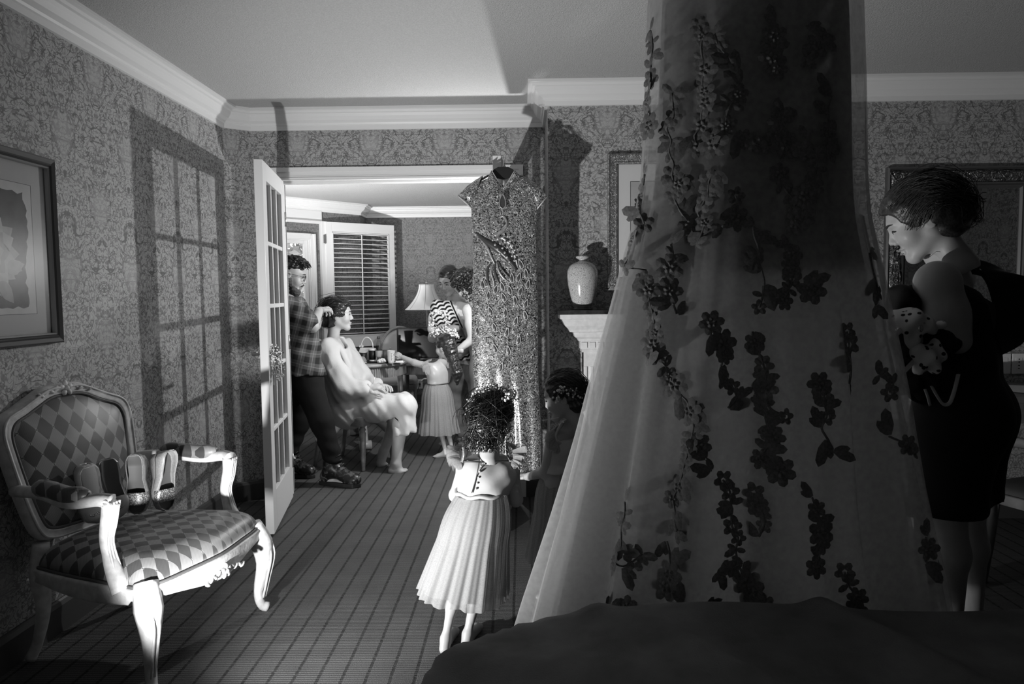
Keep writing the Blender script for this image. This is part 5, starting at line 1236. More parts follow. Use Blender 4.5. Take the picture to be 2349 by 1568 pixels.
def leg_foot(v, hip, knee, ankle, toe, r=(0.085, 0.056, 0.036), k=0.03, sc=1.0):
    hip, knee, ankle, toe = map(np.array, (hip, knee, ankle, toe)); r = np.array(r)*sc
    calf = knee*0.68+ankle*0.32; d = toe-ankle; d[2] = 0; d = d/np.linalg.norm(d)
    v.cone(hip, knee, r[0], r[1], k); v.cone(knee, calf-d*0.012*sc, r[1], r[1]*0.98, k); v.cone(calf-d*0.012*sc, ankle, r[1]*0.95, r[2], k)
    heel = ankle-d*0.03*sc; heel[2] = toe[2]+0.004
    v.cone(ankle, heel, r[2], 0.026*sc, 0.02); ball = toe-d*0.055*sc
    v.cone(ankle, ball, r[2]*0.95, 0.026*sc, 0.02); v.cone(heel, ball, 0.024*sc, 0.024*sc, 0.02)
    sd = np.array([-d[1], d[0], 0])
    for i, o_ in enumerate((-0.026, -0.013, 0.0, 0.013, 0.026)): v.cone(ball+sd*o_*sc, toe+sd*o_*1.05*sc-d*abs(o_-0.01)*0.5*sc, 0.013*sc, (0.011 if i != 0 else 0.009)*sc, 0.006)
def torso(v, shA, shB, hipA, hipB, neck, r_sh=0.06, r_ch=0.095, r_w=0.085, r_h=0.10, k=0.05):
    shA, shB, hipA, hipB, neck = map(np.array, (shA, shB, hipA, hipB, neck))
    cA, cB = shA*0.72+hipA*0.28, shB*0.72+hipB*0.28; m_ = (cA+cB)/2; cA, cB = m_+(cA-m_)*0.55, m_+(cB-m_)*0.55
    wA, wB = shA*0.42+hipA*0.58, shB*0.42+hipB*0.58; m_ = (wA+wB)/2; wA, wB = m_+(wA-m_)*0.38, m_+(wB-m_)*0.38
    v.cone(shA, shB, r_sh, r_sh, k); v.cone(neck, (shA+shB)/2, r_sh, r_ch*0.8, k)
    v.cone(cA, cB, r_ch, r_ch, k)
    for c, w, h in ((cA, wA, hipA), (cB, wB, hipB)): v.cone(c, w, r_ch, r_w, k); v.cone(w, h, r_w, r_h, k)
    v.cone(hipA, hipB, r_h, r_h, k)

# ---- skirt and ruffle helpers for the little girls' dresses
sheer('tulle_child', 0.42, 0.70, 0.35, weave=220); mk('satin', 0.42, 0.30, 0, 0.6, var=(30, 0.04)); sheer('tulle_inner', 0.42, 0.92, 0.3); mk('dark_trim', 0.03, 0.5); mk('sequin_strap', 0.6, 0.25, 0.6, bump=(500, 1.0))
def skirt(per, ctop, rtop, cbot, rbot, tilt, name, mat, pleats=26, amp=0.05, seed=0, k=1.0, nz=26):
    ctop, cbot = np.array(ctop), np.array(cbot); th = np.linspace(0, 2*PI, 260, endpoint=False); rg = np.random.default_rng(seed)
    ph = rg.uniform(0, 6.28, 6); G = []
    for t_ in np.linspace(0, 1, nz):
        c = ctop*(1-t_)+cbot*t_; g = t_**0.85; rx = (rtop[0]*(1-g)+rbot[0]*g)*k; ry = (rtop[1]*(1-g)+rbot[1]*g)*k
        puff = 0.10*math.sin(PI*min(1, t_*2.2))*(1-t_)
        f = 1+puff+amp*(0.35+0.65*t_)*(np.sin(pleats*th+ph[0]+0.8*np.sin(3*th+ph[1]))+0.5*np.sin((pleats*1.7)//1*th+ph[2]))+0.04*t_*np.sin(5*th+ph[3])
        z = c[2]+tilt*(c[0]*0+rx*np.cos(th))*t_+0.004*np.sin(9*th+ph[4])*t_
        G.append(np.stack([c[0]+rx*f*np.cos(th), c[1]+ry*f*np.sin(th), z], -1))
    G = np.array(G).transpose(1, 0, 2); V = G.reshape(-1, 3); return per.child(name, V, grid_faces(260, nz, True), mat)
def ruffle(per, path, out, width, name='ruffle', mat='tulle_child', waves=6, seed=1):
    p = smooth_path(path, 90); n = len(p); out = np.array(out, float); rg = np.random.default_rng(seed); ph = rg.uniform(0, 6)
    T, N, B = frames(p); G = []
    for i in range(n):
        u = i/(n-1); env = math.sin(PI*u)**0.5; row = []
        for q in np.linspace(0, 1, 7):
            row.append(p[i]+out*width*q*env+T[i]*0.0+np.array([0, 0, 1.0])*(0.012*q*math.sin(waves*2*PI*u+ph)+0.004*q*math.sin(waves*3.1*PI*u))*env+np.cross(T[i], out)*0.009*q*math.cos(waves*2*PI*u+ph)*env-np.array([0, 0, 0.3])*width*q*q)
        G.append(row)
    G = np.array(G); return per.child(name, G.reshape(-1, 3), grid_faces(n, 7), mat)
def wreath(label, path_pts, n, spread, rad, group='baby breath flowers in the hair', nm='flower_wreath'):
    p = smooth_path(path_pts, 60); c = p.mean(0); t_ = thing(nm, label, 'flowers', tuple(c), 0, group)
    i = RNG.integers(0, len(p), n); C = p[i]+RNG.normal(size=(n, 3))*spread-c
    blobs('blossoms', C, RNG.uniform(rad*0.7, rad*1.25, n), 'blossom', t_)
    src = p[np.clip(i[::2]+RNG.integers(-4, 5, len(i[::2])), 0, len(p)-1)]-c
    L = np.stack([src*(1-q)+C[::2]*q for q in np.linspace(0, 1, 4)], 1); strands('stems', L, rad*0.22, 'stem_green', t_, 3, 'stuff')
    MB().tube(p-c, rad*0.3, 4).build('wire', 'stem_green', t_, True)
    return t_

# ==================================================== front flower girl, seen from behind
base = PZ(1045, 1478, 0)
g1 = Person('small girl in white satin and tulle dress with flowers round her dark bun', base, 'child', 0.185, P(1132, 962, 2.68), (0.22, 0.95, -0.22), (0.05, 0.2, 1), 'skin_child')
g1.head()
shA, shB = P(1068, 1072, 2.63), P(1172, 1070, 2.66); nk = P(1118, 1058, 2.65)
hpA, hpB = P(1078, 1165, 2.62), P(1128, 1168, 2.64)
an1, to1 = PZ(1022, 1465, 0.045), PZ(1045, 1440, 0.012); an2, to2 = PZ(1072, 1455, 0.045), PZ(1100, 1430, 0.012)
kn1, kn2 = P(1046, 1350, 2.60), P(1096, 1352, 2.62)
el1, wr1 = P(1046, 1135, 2.72), P(1075, 1120, 2.83); el2, wr2 = P(1183, 1145, 2.68), P(1160, 1105, 2.80)
pts = [shA, shB, nk, hpA, hpB, an1, to1, an2, to2, el1, wr1, el2, wr2, g1.hc]
v = Vol(*bounds(pts, 0.10), 0.0075)
torso(v, shA, shB, hpA, hpB, nk, 0.034, 0.046, 0.046, 0.042, 0.03); v.cone(nk, g1.L((-0.035, 0, -0.15)), 0.036, 0.036, 0.02)
for s_, e_, w_ in ((shA, el1, wr1), (shB, el2, wr2)): v.cone(s_, e_, 0.031, 0.026, 0.02); v.cone(e_, w_, 0.027, 0.017, 0.015)
leg_foot(v, hpA, kn1, an1, to1, (0.044, 0.037, 0.024), 0.02, 0.62); leg_foot(v, hpB, kn2, an2, to2, (0.044, 0.037, 0.024), 0.02, 0.62)
g1.vol(v)
g1.hand(wr1, np.array([0.3, 0.3, 0.9]), (-0.5, 0.6, 0.2), False, 0.9, 0.52); g1.hand(wr2, np.array([-0.3, 0.3, 0.9]), (0.5, 0.6, 0.2), True, 0.9, 0.52)
g1.finish(); g1.face_parts()
v = Vol(*bounds([shA, shB, hpA, hpB], 0.11), 0.006); torso(v, shA*0.9+shB*0.1, shB*0.9+shA*0.1, hpA, hpB, nk, 0.037, 0.060, 0.058, 0.052, 0.05)
v.half(P(1110, 1052, 2.6), (0, 0, 1)); v.half(P(1110, 1134, 2.6), (0, 0, -1)); v.warp(lambda X, Y, Z: 0.0022*np.sin(60*X+40*Z)+0.0016*np.sin(95*Z-70*X+1))
bod = g1.garment('bodice', v, 'satin')
_bv = np.array([q.co[:] for q in bod.data.vertices])
def on_back(u, v_, lift=0.002):
    q = P(u, v_, 2.58)
    for _ in range(3):
        m_ = np.hypot(_bv[:, 0]-q[0], _bv[:, 2]-q[2]) < 0.013; q = P(u, v_, _bv[m_, 1].min()) if m_.any() else q
    return q-np.array([0, lift, 0])
ct, cb = P(1106, 1133, 2.64), P(1060, 1362, 2.63)
skirt(g1, ct, (0.096, 0.088), cb, (0.172, 0.150), -0.12, 'skirt', 'tulle_child', 22, 0.035, 2); skirt(g1, ct, (0.080, 0.070), cb+np.array([0, 0, 0.02]), (0.150, 0.130), -0.12, 'underskirt', 'tulle_inner', 14, 0.03, 5)
wb = [ct+np.array([0.098*math.cos(a), 0.090*math.sin(a), 0.012+0.004*math.sin(7*a)]) for a in np.linspace(0, 2*PI, 40)]
o = MB().tube(wb, 0.008, 6, False).build('waistband', 'satin', g1.root, True); o.location = -g1.b
o = MB().tube(smooth_path([on_back(u, v_) for u, v_ in ((1062, 1058), (1085, 1058), (1110, 1059), (1140, 1058), (1166, 1056))], 24), 0.003, 6).build('neck_trim', 'dark_trim', g1.root, True); o.location = -g1.b
o = MB().tube(smooth_path([on_back(u, v_) for u, v_ in ((1099, 1060), (1096, 1078), (1092, 1096), (1087, 1114), (1082, 1130))], 24), 0.0018, 6).build('zip', 'dark_trim', g1.root, True); o.location = -g1.b
for i in range(5):
    o = blobs('button', np.zeros((1, 3)), 0.0042, 'satin', g1.root, ICO2, True, None); o.location = on_back(1104-i*3, 1068+i*13)-g1.b
for a, b, sd in ((P(1062, 1018, 2.66), P(1060, 1060, 2.60), -1), (P(1165, 1015, 2.68), P(1172, 1058, 2.62), 1)):
    o = MB().tube(smooth_path([a, (a+b)/2+np.array([sd*-0.006, -0.012, 0.004]), b], 10), 0.0065, 6).build('strap', 'sequin_strap', g1.root, True); o.location = -g1.b
    for k in range(3): ruffle(g1, [a+np.array([0, 0.02, -0.005]), (a+b)/2+np.array([sd*0.012, -0.008, 0.008]), b+np.array([0, -0.008, -0.01])], (sd*1.0, -0.15, 0.35-0.45*k), 0.052-0.006*k, 'ruffle', 'tulle_child', 4+k, k+3)
def h_(v):
    hair_base(v); v.ell((-0.085, 0.0, -0.035), (0.060, 0.070, 0.060), k=0.04)
g1.hairvol(h_)
g1.strands(scalp_pts(420, 1), lambda p, r: np.array([-0.125, 0.02, -0.02])+r.normal(size=3)*np.array([0.02, 0.045, 0.03]), 11, 0.0013, 0.085, 0.0045, seed=1)
rg = np.random.default_rng(4); L = []
for k in range(190):                              # loose curls of the bun
    c = np.array([-0.118, 0, -0.035])+rg.normal(size=3)*np.array([0.018, 0.042, 0.032]); ax = rg.normal(size=3); ax /= np.linalg.norm(ax); b_ = np.cross(ax, rg.normal(size=3)); b_ /= np.linalg.norm(b_); c_ = np.cross(ax, b_); R_ = rg.uniform(0.010, 0.024); tt = np.linspace(0, rg.uniform(4, 8), 14)
    L.append(g1.hc+((c+R_*(np.cos(tt)[:, None]*b_+np.sin(tt)[:, None]*c_)+ax*0.006*tt[:, None]*0.6)*g1.k)@g1.R.T)
for k in range(60):
    p0 = np.array([-0.09+rg.normal()*0.02, rg.normal()*0.045, -0.07]); tt = np.linspace(0, 1, 14); L.append(g1.hc+((p0+np.c_[-0.02*tt+0.006*np.sin(7*tt+k), rg.normal()*0.02*tt+0.008*np.sin(9*tt+k), -0.085*tt])*g1.k)@g1.R.T)
o = strands('curls', L, 0.0015, 'hair', g1.root, 4); o.location = -g1.b
wreath('wreath of tiny white blossoms on the small girl seen from behind', [P(1078, 955, 2.66), P(1078, 925, 2.64), P(1092, 900, 2.64), P(1120, 888, 2.65), P(1150, 888, 2.66), P(1178, 902, 2.66), P(1182, 918, 2.64)], 110, 0.0075, 0.0046)
wreath('small sprig of white blossoms at one side of the curly dark bun', [P(1158, 918, 2.575), P(1168, 908, 2.585), P(1176, 902, 2.60)], 26, 0.006, 0.0046, nm='flower_sprig')

# ==================================================== second flower girl, beside the gown
base = P(1290, 1300, 3.02); base[2] = 0
g2 = Person('small girl in profile reaching out to touch the hanging embroidered dress', base, 'child', 0.185, P(1291, 910, 3.02), (-0.93, 0.15, -0.30), (-0.22, 0.1, 1), 'skin_child')
g2.head()
shA, shB = P(1270, 1005, 2.96), P(1330, 1000, 3.10); nk = P(1300, 985, 3.03); hpA, hpB = P(1275, 1105, 2.98), P(1310, 1105, 3.08)
el1, wr1 = P(1252, 1082, 2.98), P(1208, 1093, 3.10); el2, wr2 = P(1330, 1085, 3.14), P(1270, 1080, 3.20)
an1, an2 = base+np.array([-0.03, -0.05, 0.045]), base+np.array([0.03, 0.05, 0.045]); to1, to2 = an1+np.array([-0.085, 0.01, -0.033]), an2+np.array([-0.085, 0.02, -0.033]); kn1, kn2 = an1*0.5+hpA*0.5, an2*0.5+hpB*0.5
v = Vol(*bounds([shA, shB, nk, hpA, hpB, an1, an2, to1, to2, el1, wr1, el2, wr2, g2.hc], 0.10), 0.0075)
torso(v, shA, shB, hpA, hpB, nk, 0.034, 0.046, 0.046, 0.042, 0.03); v.cone(nk, g2.L((-0.035, 0, -0.15)), 0.036, 0.036, 0.02)
for s_, e_, w_ in ((shA, el1, wr1), (shB, el2, wr2)): v.cone(s_, e_, 0.030, 0.025, 0.02); v.cone(e_, w_, 0.026, 0.017, 0.015)
leg_foot(v, hpA, kn1, an1, to1, (0.044, 0.037, 0.024), 0.02, 0.62); leg_foot(v, hpB, kn2, an2, to2, (0.044, 0.037, 0.024), 0.02, 0.62)
g2.vol(v); g2.hand(wr1, (-0.6, 0.75, 0.1), (0.1, -0.2, 1), False, 0.5, 0.52); g2.hand(wr2, (-0.7, 0.5, 0.1), (0.1, -0.2, 1), True, 0.5, 0.52)
g2.finish(); g2.face_parts()
v = Vol(*bounds([shA, shB, hpA, hpB], 0.11), 0.006); torso(v, shA*0.9+shB*0.1, shB*0.9+shA*0.1, hpA, hpB, nk, 0.037, 0.060, 0.058, 0.050, 0.05)
v.half(P(1300, 1003, 3.0), (0, 0, 1)); v.half(P(1300, 1080, 3.0), (0, 0, -1)); v.warp(lambda X, Y, Z: 0.002*np.sin(60*X+40*Z)); g2.garment('bodice', v, 'satin')
ct, cb = P(1296, 1080, 3.03), P(1298, 1272, 3.03)
skirt(g2, ct, (0.094, 0.090), cb, (0.168, 0.160), 0.10, 'skirt', 'tulle_child', 24, 0.03, 8); skirt(g2, ct, (0.08, 0.075), cb+np.array([0, 0, 0.02]), (0.148, 0.140), 0.10, 'underskirt', 'tulle_inner', 14, 0.03, 9)
a, b = P(1288, 975, 2.955), P(1268, 1002, 2.93)
o = MB().tube(smooth_path([a+np.array([0.01, 0.05, 0]), a, b+np.array([0.012, 0, 0.006]), b+np.array([0.03, -0.005, -0.03])], 10), 0.0075, 6).build('strap', 'sequin_strap', g2.root, True); o.location = -g2.b
for k in range(3): ruffle(g2, [a+np.array([-0.01, 0.03, 0]), (a+b)/2+np.array([-0.012, -0.01, 0.0]), b+np.array([0.03, -0.012, -0.045])], (-0.75, -0.35, -0.3-0.3*k), 0.055-0.006*k, 'ruffle', 'tulle_child', 4+k, k+13)
def h_(v):
    hair_base(v); v.ell((-0.075, 0.0, -0.045), (0.048, 0.060, 0.045), k=0.04)
g2.hairvol(h_)
g2.strands(scalp_pts(260, 2), lambda p, r: np.array([-0.105, 0.0, -0.05])+r.normal(size=3)*np.array([0.015, 0.03, 0.02]), 9, 0.0012, 0.085, 0.004, seed=2)
wreath('cluster of tiny white blossoms in the hair of the girl in profile', [P(1275, 920, 2.945), P(1285, 895, 2.93), P(1310, 898, 2.93), P(1330, 905, 2.945), P(1342, 915, 2.97), P(1338, 935, 2.96)], 95, 0.008, 0.0046)
o = thing('hair_pin', 'thin beaded hair pin sticking out beside the girl in profile', 'pin', tuple(P(1247, 964, 2.93)))
MB().tube([P(1247, 964, 2.93)-np.array(o.location), P(1282, 957, 2.93)-np.array(o.location)], 0.0016, 6).build('shaft', 'pale_thread', o, True)
blobs('bead', np.zeros((1, 3)), 0.0045, 'pale_thread', o, ICO2, True, None)

# ==================================================== woman in black beside the desk
base = P(2205, 1300, 2.38); base[2] = 0
w = Person('woman in black strapless dress with hair in a low bun, bending over a bundle', base, 'woman', 0.232, P(2112, 505, 2.36), (-0.80, 0.38, -0.46), (-0.42, 0.16, 0.88))
w.head()
shA, shB = P(2150, 648, 2.25), P(2200, 640, 2.54); nk = P(2176, 612, 2.41); hpA, hpB = P(2205, 955, 2.29), P(2225, 950, 2.48)
el1, wr1 = P(2196, 782, 2.22), P(2118, 770, 2.22); el2, wr2 = P(2150, 760, 2.56), P(2128, 722, 2.42)
kn1, kn2 = P(2172, 1165, 2.29), P(2215, 1165, 2.47); an1 = np.array([kn1[0]+0.03, kn1[1]+0.02, 0.11]); an2 = np.array([kn2[0]+0.03, kn2[1], 0.11])
to1, to2 = an1+np.array([-0.14, -0.01, -0.095]), an2+np.array([-0.14, 0.0, -0.095])
v = Vol(*bounds([shA, shB, nk, hpA, hpB, an1, an2, to1, to2, el1, wr1, el2, wr2], 0.14), 0.008)
torso(v, shA, shB, hpA, hpB, nk, 0.044, 0.085, 0.080, 0.095, 0.05); v.chain([nk, P(2155, 578, 2.38), w.L((-0.035, 0, -0.13))], [0.050, 0.044, 0.044], 0.03)
v.ell(shA, 0.046, k=0.07)
v.chain([shA, (shA+el1)/2, el1], [0.047, 0.045, 0.036], 0.05); v.cone(el1, wr1, 0.037, 0.025, 0.015); v.cone(shB, el2, 0.048, 0.036, 0.02); v.cone(el2, wr2, 0.036, 0.025, 0.015)
leg_foot(v, hpA, kn1, an1, to1, (0.09, 0.056, 0.034)); leg_foot(v, hpB, kn2, an2, to2, (0.09, 0.056, 0.034)); w.vol(v)
w.hand(wr1, (-0.95, 0.1, 0.1), (0.1, -0.5, 0.9), False, 0.9, 0.95); w.hand(wr2, (-0.9, -0.3, 0.25), (0.2, -0.3, 0.9), True, 0.9, 0.95)
w.finish(); w.face_parts()
mk('black_cloth', 0.010, 0.8, 0, 0.2); mk('black_satin', 0.012, 0.45, 0, 0.4)
v = Vol(*bounds([shA, shB, hpA, hpB, kn1, kn2], 0.17), 0.009)
torso(v, shA, shB, hpA, hpB, nk, 0.05, 0.100, 0.100, 0.122, 0.06); v.cone(hpA, kn1, 0.125, 0.105, 0.06); v.cone(hpB, kn2, 0.125, 0.105, 0.06); v.cone(kn1, kn2, 0.10, 0.10, 0.05)
v.half(P(2200, 668, 2.4), (0.35, 0.0, 1.0)); v.half(P(2200, 1160, 2.35), (0, 0, -1)); w.garment('dress', v, 'black_cloth', 2)
def big_ruffle(pts, out, width, seed): ruffle(w, pts, out, width, 'ruffle', 'black_satin', 3, seed)
big_ruffle([P(2225, 590, 2.35), P(2265, 640, 2.30), P(2285, 720, 2.32), P(2275, 790, 2.36)], (0.9, -0.25, 0.25), 0.15, 3); big_ruffle([P(2215, 600, 2.42), P(2262, 650, 2.42), P(2282, 740, 2.44), P(2270, 800, 2.44)], (0.9, 0.1, 0.1), 0.14, 6)
def h_(v):
    hair_base(v, 0.004); v.ell((-0.112, 0.0, -0.022), (0.046, 0.052, 0.050), k=0.03)
    v.ell((0.045, 0.0, 0.085), (0.045, 0.060, 0.026), k=0.02)
w.hairvol(h_, mat='hair_soft', wob=0.003)
w.strands(scalp_pts(1100, 3, xmax=0.085), lambda p, r: np.array([-0.115, 0.0, -0.02])+r.normal(size=3)*np.array([0.018, 0.028, 0.026]), 11, 0.0010, 0.125, 0.004, 'hair_soft', seed=3)
rg = np.random.default_rng(14); L = []
for k in range(130):
    c = np.array([-0.122, 0, -0.024])+rg.normal(size=3)*np.array([0.016, 0.026, 0.024]); ax = rg.normal(size=3); ax /= np.linalg.norm(ax); b_ = np.cross(ax, rg.normal(size=3)); b_ /= np.linalg.norm(b_); c_ = np.cross(ax, b_); R_ = rg.uniform(0.010, 0.026); tt = np.linspace(0, rg.uniform(4, 7), 14)
    L.append(w.hc+((c+R_*(np.cos(tt)[:, None]*b_+np.sin(tt)[:, None]*c_))*w.k)@w.R.T)
o = strands('curls', L, 0.0013, 'hair_soft', w.root, 4); o.location = -w.b
o = MB().tube(smooth_path([P(2128, 592, 2.30), P(2146, 578, 2.318), P(2160, 563, 2.345), P(2168, 552, 2.38)], 12), 0.0012, 5).build('necklace', 'chrome', w.root, True); o.location = -w.b
o = thing('bracelet', 'pale bracelet on the wrist of the woman in black', 'bracelet', tuple(wr2)); a = np.array(wr2)-np.array(el2); a /= np.linalg.norm(a); b_ = np.cross(a, [0, 0, 1]); b_ /= np.linalg.norm(b_); c_ = np.cross(a, b_)
MB().tube([0.030*(math.cos(q)*b_+math.sin(q)*c_) for q in np.linspace(0, 2*PI, 24)], 0.006, 6, False).build('band', 'white_plastic', o, True)

# ==================================================== hairdresser in plaid shirt
t = new_mat('plaid', 0.8, 0, 0.2); vec, x, y, z = t.pos()
def band(t, c, per, lo, hi, sh=0.0): return t.step(t.math('ABSOLUTE', t.math('SUBTRACT', t.math('FRACT', t.math('ADD', t.math('DIVIDE', c, per), sh)), 0.5)), lo, hi, 1.0, 0.0)
cz = t.math('ADD', z, t.math('MULTIPLY', x, 0.28)); cx = t.math('ADD', t.math('SUBTRACT', x, t.math('MULTIPLY', z, 0.28)), t.math('MULTIPLY', y, 0.4))
a1, a2 = band(t, cz, 0.085, 0.20, 0.24), band(t, cx, 0.085, 0.20, 0.24); l1, l2 = band(t, cz, 0.085, 0.02, 0.035, 0.5), band(t, cx, 0.085, 0.02, 0.035, 0.5)
c_ = t.math('SUBTRACT', 0.13, t.math('MULTIPLY', t.math('ADD', a1, a2), 0.055)); c_ = t.math('ADD', c_, t.math('MULTIPLY', t.math('ADD', l1, l2), 0.10)); t.color(t.math('MAXIMUM', c_, 0.012))
base = PZ(735, 1105, 0)
m1 = Person('bearded man with glasses in plaid shirt and black boots styling hair', base, 'man', 0.236, P(666, 630, 5.02), (0.93, 0.24, -0.28), (0.26, 0, 0.96))
m1.head()
shA, shB = P(664, 706, 4.84), P(674, 704, 5.20); nk = P(655, 686, 5.03); hpA, hpB = P(700, 866, 4.93), P(692, 866, 5.12)
el1, wr1 = P(716, 748, 4.86), P(733, 712, 5.10); el2, wr2 = P(722, 745, 5.32), P(738, 715, 5.36)
kn1, kn2 = P(738, 965, 4.86), P(686, 965, 5.12); an1 = PZ(758, 1110, 0.10); an1 = np.array([PZ(765, 1112, 0)[0], PZ(765, 1112, 0)[1], 0.12]); to1 = PZ(836, 1112, 0.02); an2 = np.array([PZ(666, 1092, 0)[0], PZ(666, 1092, 0)[1], 0.12]); to2 = PZ(694, 1088, 0.02)
d1 = to1-an1; d1[2] = 0; to1 = an1+d1/np.linalg.norm(d1)*0.20+np.array([0, 0, -0.10]); d2 = to2-an2; d2[2] = 0; to2 = an2+d2/np.linalg.norm(d2)*0.19+np.array([0, 0, -0.10])
v = Vol(*bounds([shA, shB, nk, hpA, hpB, an1, an2, to1, to2, el1, wr1, el2, wr2], 0.15), 0.010)
torso(v, shA, shB, hpA, hpB, nk, 0.055, 0.105, 0.10, 0.10); v.cone(nk, m1.L((-0.04, 0, -0.14)), 0.06, 0.055, 0.03)
for s_, e_, w_ in ((shA, el1, wr1), (shB, el2, wr2)): v.cone(s_, e_, 0.055, 0.044, 0.02); v.cone(e_, w_, 0.044, 0.028, 0.015)
leg_foot(v, hpA, kn1, an1, to1); leg_foot(v, hpB, kn2, an2, to2); m1.vol(v)
m1.hand(wr1, P(756, 704, 5.26)-wr1, (-0.3, -0.6, 0.7), True, 1.1, 1.0); m1.hand(wr2, P(756, 712, 5.38)-wr2, (-0.3, 0.5, 0.7), False, 1.0, 1.0)
m1.finish(); m1.face_parts()
v = Vol(*bounds([shA, shB, hpA, hpB, el1, el2, nk], 0.19), 0.010); torso(v, shA, shB, hpA, hpB, nk, 0.078, 0.135, 0.135, 0.135, 0.06)
for s_, e_ in ((shA, el1), (shB, el2)): v.cone(s_, np.array(s_)*0.18+np.array(e_)*0.82, 0.078, 0.072, 0.03)
v.half(P(690, 852, 5.0), (-0.12, 0, -1)); v.half(P(660, 676, 5.0), (0.25, 0, 1))
for s_, e_ in ((shA, el1),):
    pass
v.warp(lambda X, Y, Z: 0.006*np.sin(38*Z+14*X+3*np.sin(9*Y))*np.clip((1.15-Z)*3, 0.2, 1)+0.004*np.sin(60*X-30*Z)); m1.garment('shirt', v, 'plaid')
mk('jeans_black', 0.012, 0.85, 0, 0.2)
v = Vol(*bounds([hpA, hpB, kn1, kn2, an1, an2], 0.17), 0.010); v.cone(hpA, hpB, 0.118, 0.118, 0.05)
for h0, k0, a0 in ((hpA, kn1, an1), (hpB, kn2, an2)): v.cone(h0, k0, 0.112, 0.078, 0.05); v.cone(k0, a0+np.array([0, 0, 0.07]), 0.078, 0.062, 0.04)
v.warp(lambda X, Y, Z: 0.005*np.sin(70*Z+20*X)*np.clip((0.45-Z)*4, 0.15, 1)); m1.garment('trousers', v, 'jeans_black')
t = new_mat('boot_leather', 0.32, 0, 0.5); vec, x, y, z = t.pos(); n_ = t.noise(vec, 22, 3, 0.6, 1.5); t.color(t.step(n_, 0.52, 0.62, 0.010, 0.10))
for an_, to_ in ((an1, to1), (an2, to2)):
    d = to_-an_; d[2] = 0; d /= np.linalg.norm(d); hl_ = an_-d*0.055; hl_[2] = 0.05
    v = Vol(*bounds([an_, to_, hl_, an_+np.array([0, 0, 0.15])], 0.10), 0.007)
    v.cone(an_-d*0.012+np.array([0, 0, 0.11]), an_-d*0.01, 0.062, 0.058, 0.02); v.cone(an_, hl_+np.array([0, 0, 0.01]), 0.055, 0.046, 0.03); b_ = to_-d*0.05; b_[2] = 0.048; v.cone(an_+d*0.01+np.array([0, 0, -0.01]), b_, 0.052, 0.044, 0.03); v.cone(b_, to_-d*0.022+np.array([0, 0, 0.032]), 0.045, 0.040, 0.03)
    v.half((0, 0, 0.026), (0, 0, -1)); bo = m1.garment('boot', v, 'boot_leather')
    q0, q1 = hl_*1.0, to_.copy(); sd = np.array([-d[1], d[0], 0]); pl = [hl_-d*0.045+sd*0.03, hl_-d*0.045-sd*0.03, hl_+d*0.06-sd*0.045, to_-d*0.09-sd*0.052, to_-d*0.02-sd*0.045, to_+d*0.022, to_-d*0.02+sd*0.045, to_-d*0.09+sd*0.052, hl_+d*0.06+sd*0.045]
    V, F = prism([(p[0], p[1]) for p in pl], 0.0, 0.030); o = MB().add(V, F).build('boot_sole', 'black', m1.root, bevel=0.006); o.location = -m1.b
    mb = MB()
    for k in range(6):
        c = an_+d*(0.048+0.012*k if k < 3 else 0.05-0.004*(k-3))*1.0; c = an_+d*(0.105-0.014*k)+np.array([0, 0, -0.032+0.030*k]); mb.tube([c+sd*0.030, c+d*0.012+np.array([0, 0, 0.012]), c-sd*0.030], 0.0035, 5)
    o = mb.build('laces', 'dark_metal', m1.root, True); o.location = -m1.b
def h_(v):
    hair_base(v, -0.004); v.half((0.0, 0, 0.045), (0.15, 0, -1)); v.ell((0.03, 0, 0.105), (0.065, 0.06, 0.028), k=0.02)
m1.hairvol(h_, wob=0.006, freq=120)
rg = np.random.default_rng(21); L = []
for k in range(150):
    a = rg.uniform(-1, 1); b_ = rg.uniform(-1, 1); p0 = np.array([0.0+0.085*a, 0.06*b_, 0.118-0.035*a*a-0.03*b_*b_]); tt = np.linspace(0, 1, 8); R_ = 0.010; L.append(m1.hc+((p0+np.c_[0.03*tt+R_*np.sin(7*tt+k), R_*np.cos(6*tt+k), 0.022*np.sin(PI*tt)])*m1.k)@m1.R.T)
o = strands('hair_curls', L, 0.0030, 'hair', m1.root, 4); o.location = -m1.b
def h_(v):
    v.cone((-0.005, 0.052, -0.030), (0.060, 0.018, -0.105), 0.030, 0.026, 0.02); v.cone((-0.005, -0.052, -0.030), (0.060, -0.018, -0.105), 0.030, 0.026, 0.02); v.ell((0.068, 0, -0.104), (0.026, 0.028, 0.030), k=0.02)
m1.hairvol(h_, 'beard', 'stubble', wob=0.003, freq=200)
def h_(v): v.cone((0.094, 0.022, -0.056), (0.101, 0.0, -0.046), 0.005, 0.006, 0.004); v.cone((0.094, -0.022, -0.056), (0.101, 0.0, -0.046), 0.005, 0.006, 0.004)
m1.hairvol(h_, 'moustache', 'stubble', 0.0035, wob=0)
gl = thing('glasses', 'thin dark framed glasses on the bearded man', 'glasses', tuple(m1.L((0.10, 0, 0.0)))); gl_ = np.array(gl.location)
for s in (1, -1):
    ri = [m1.L((0.103-0.25*abs(s*0.033+0.022*math.cos(a)*1.1)*0.5, s*0.033+0.022*math.cos(a), 0.002+0.019*math.sin(a)))-gl_ for a in np.linspace(0, 2*PI, 20)]; MB().tube(ri, 0.0018, 5, False).build('rim', 'black', gl, True)
    MB().tube([m1.L(p)-gl_ for p in ((0.096, s*0.055, 0.010), (0.05, s*0.080, 0.012), (-0.01, s*0.083, 0.010), (-0.03, s*0.082, -0.005))], 0.0016, 5).build('temple', 'black', gl, True)
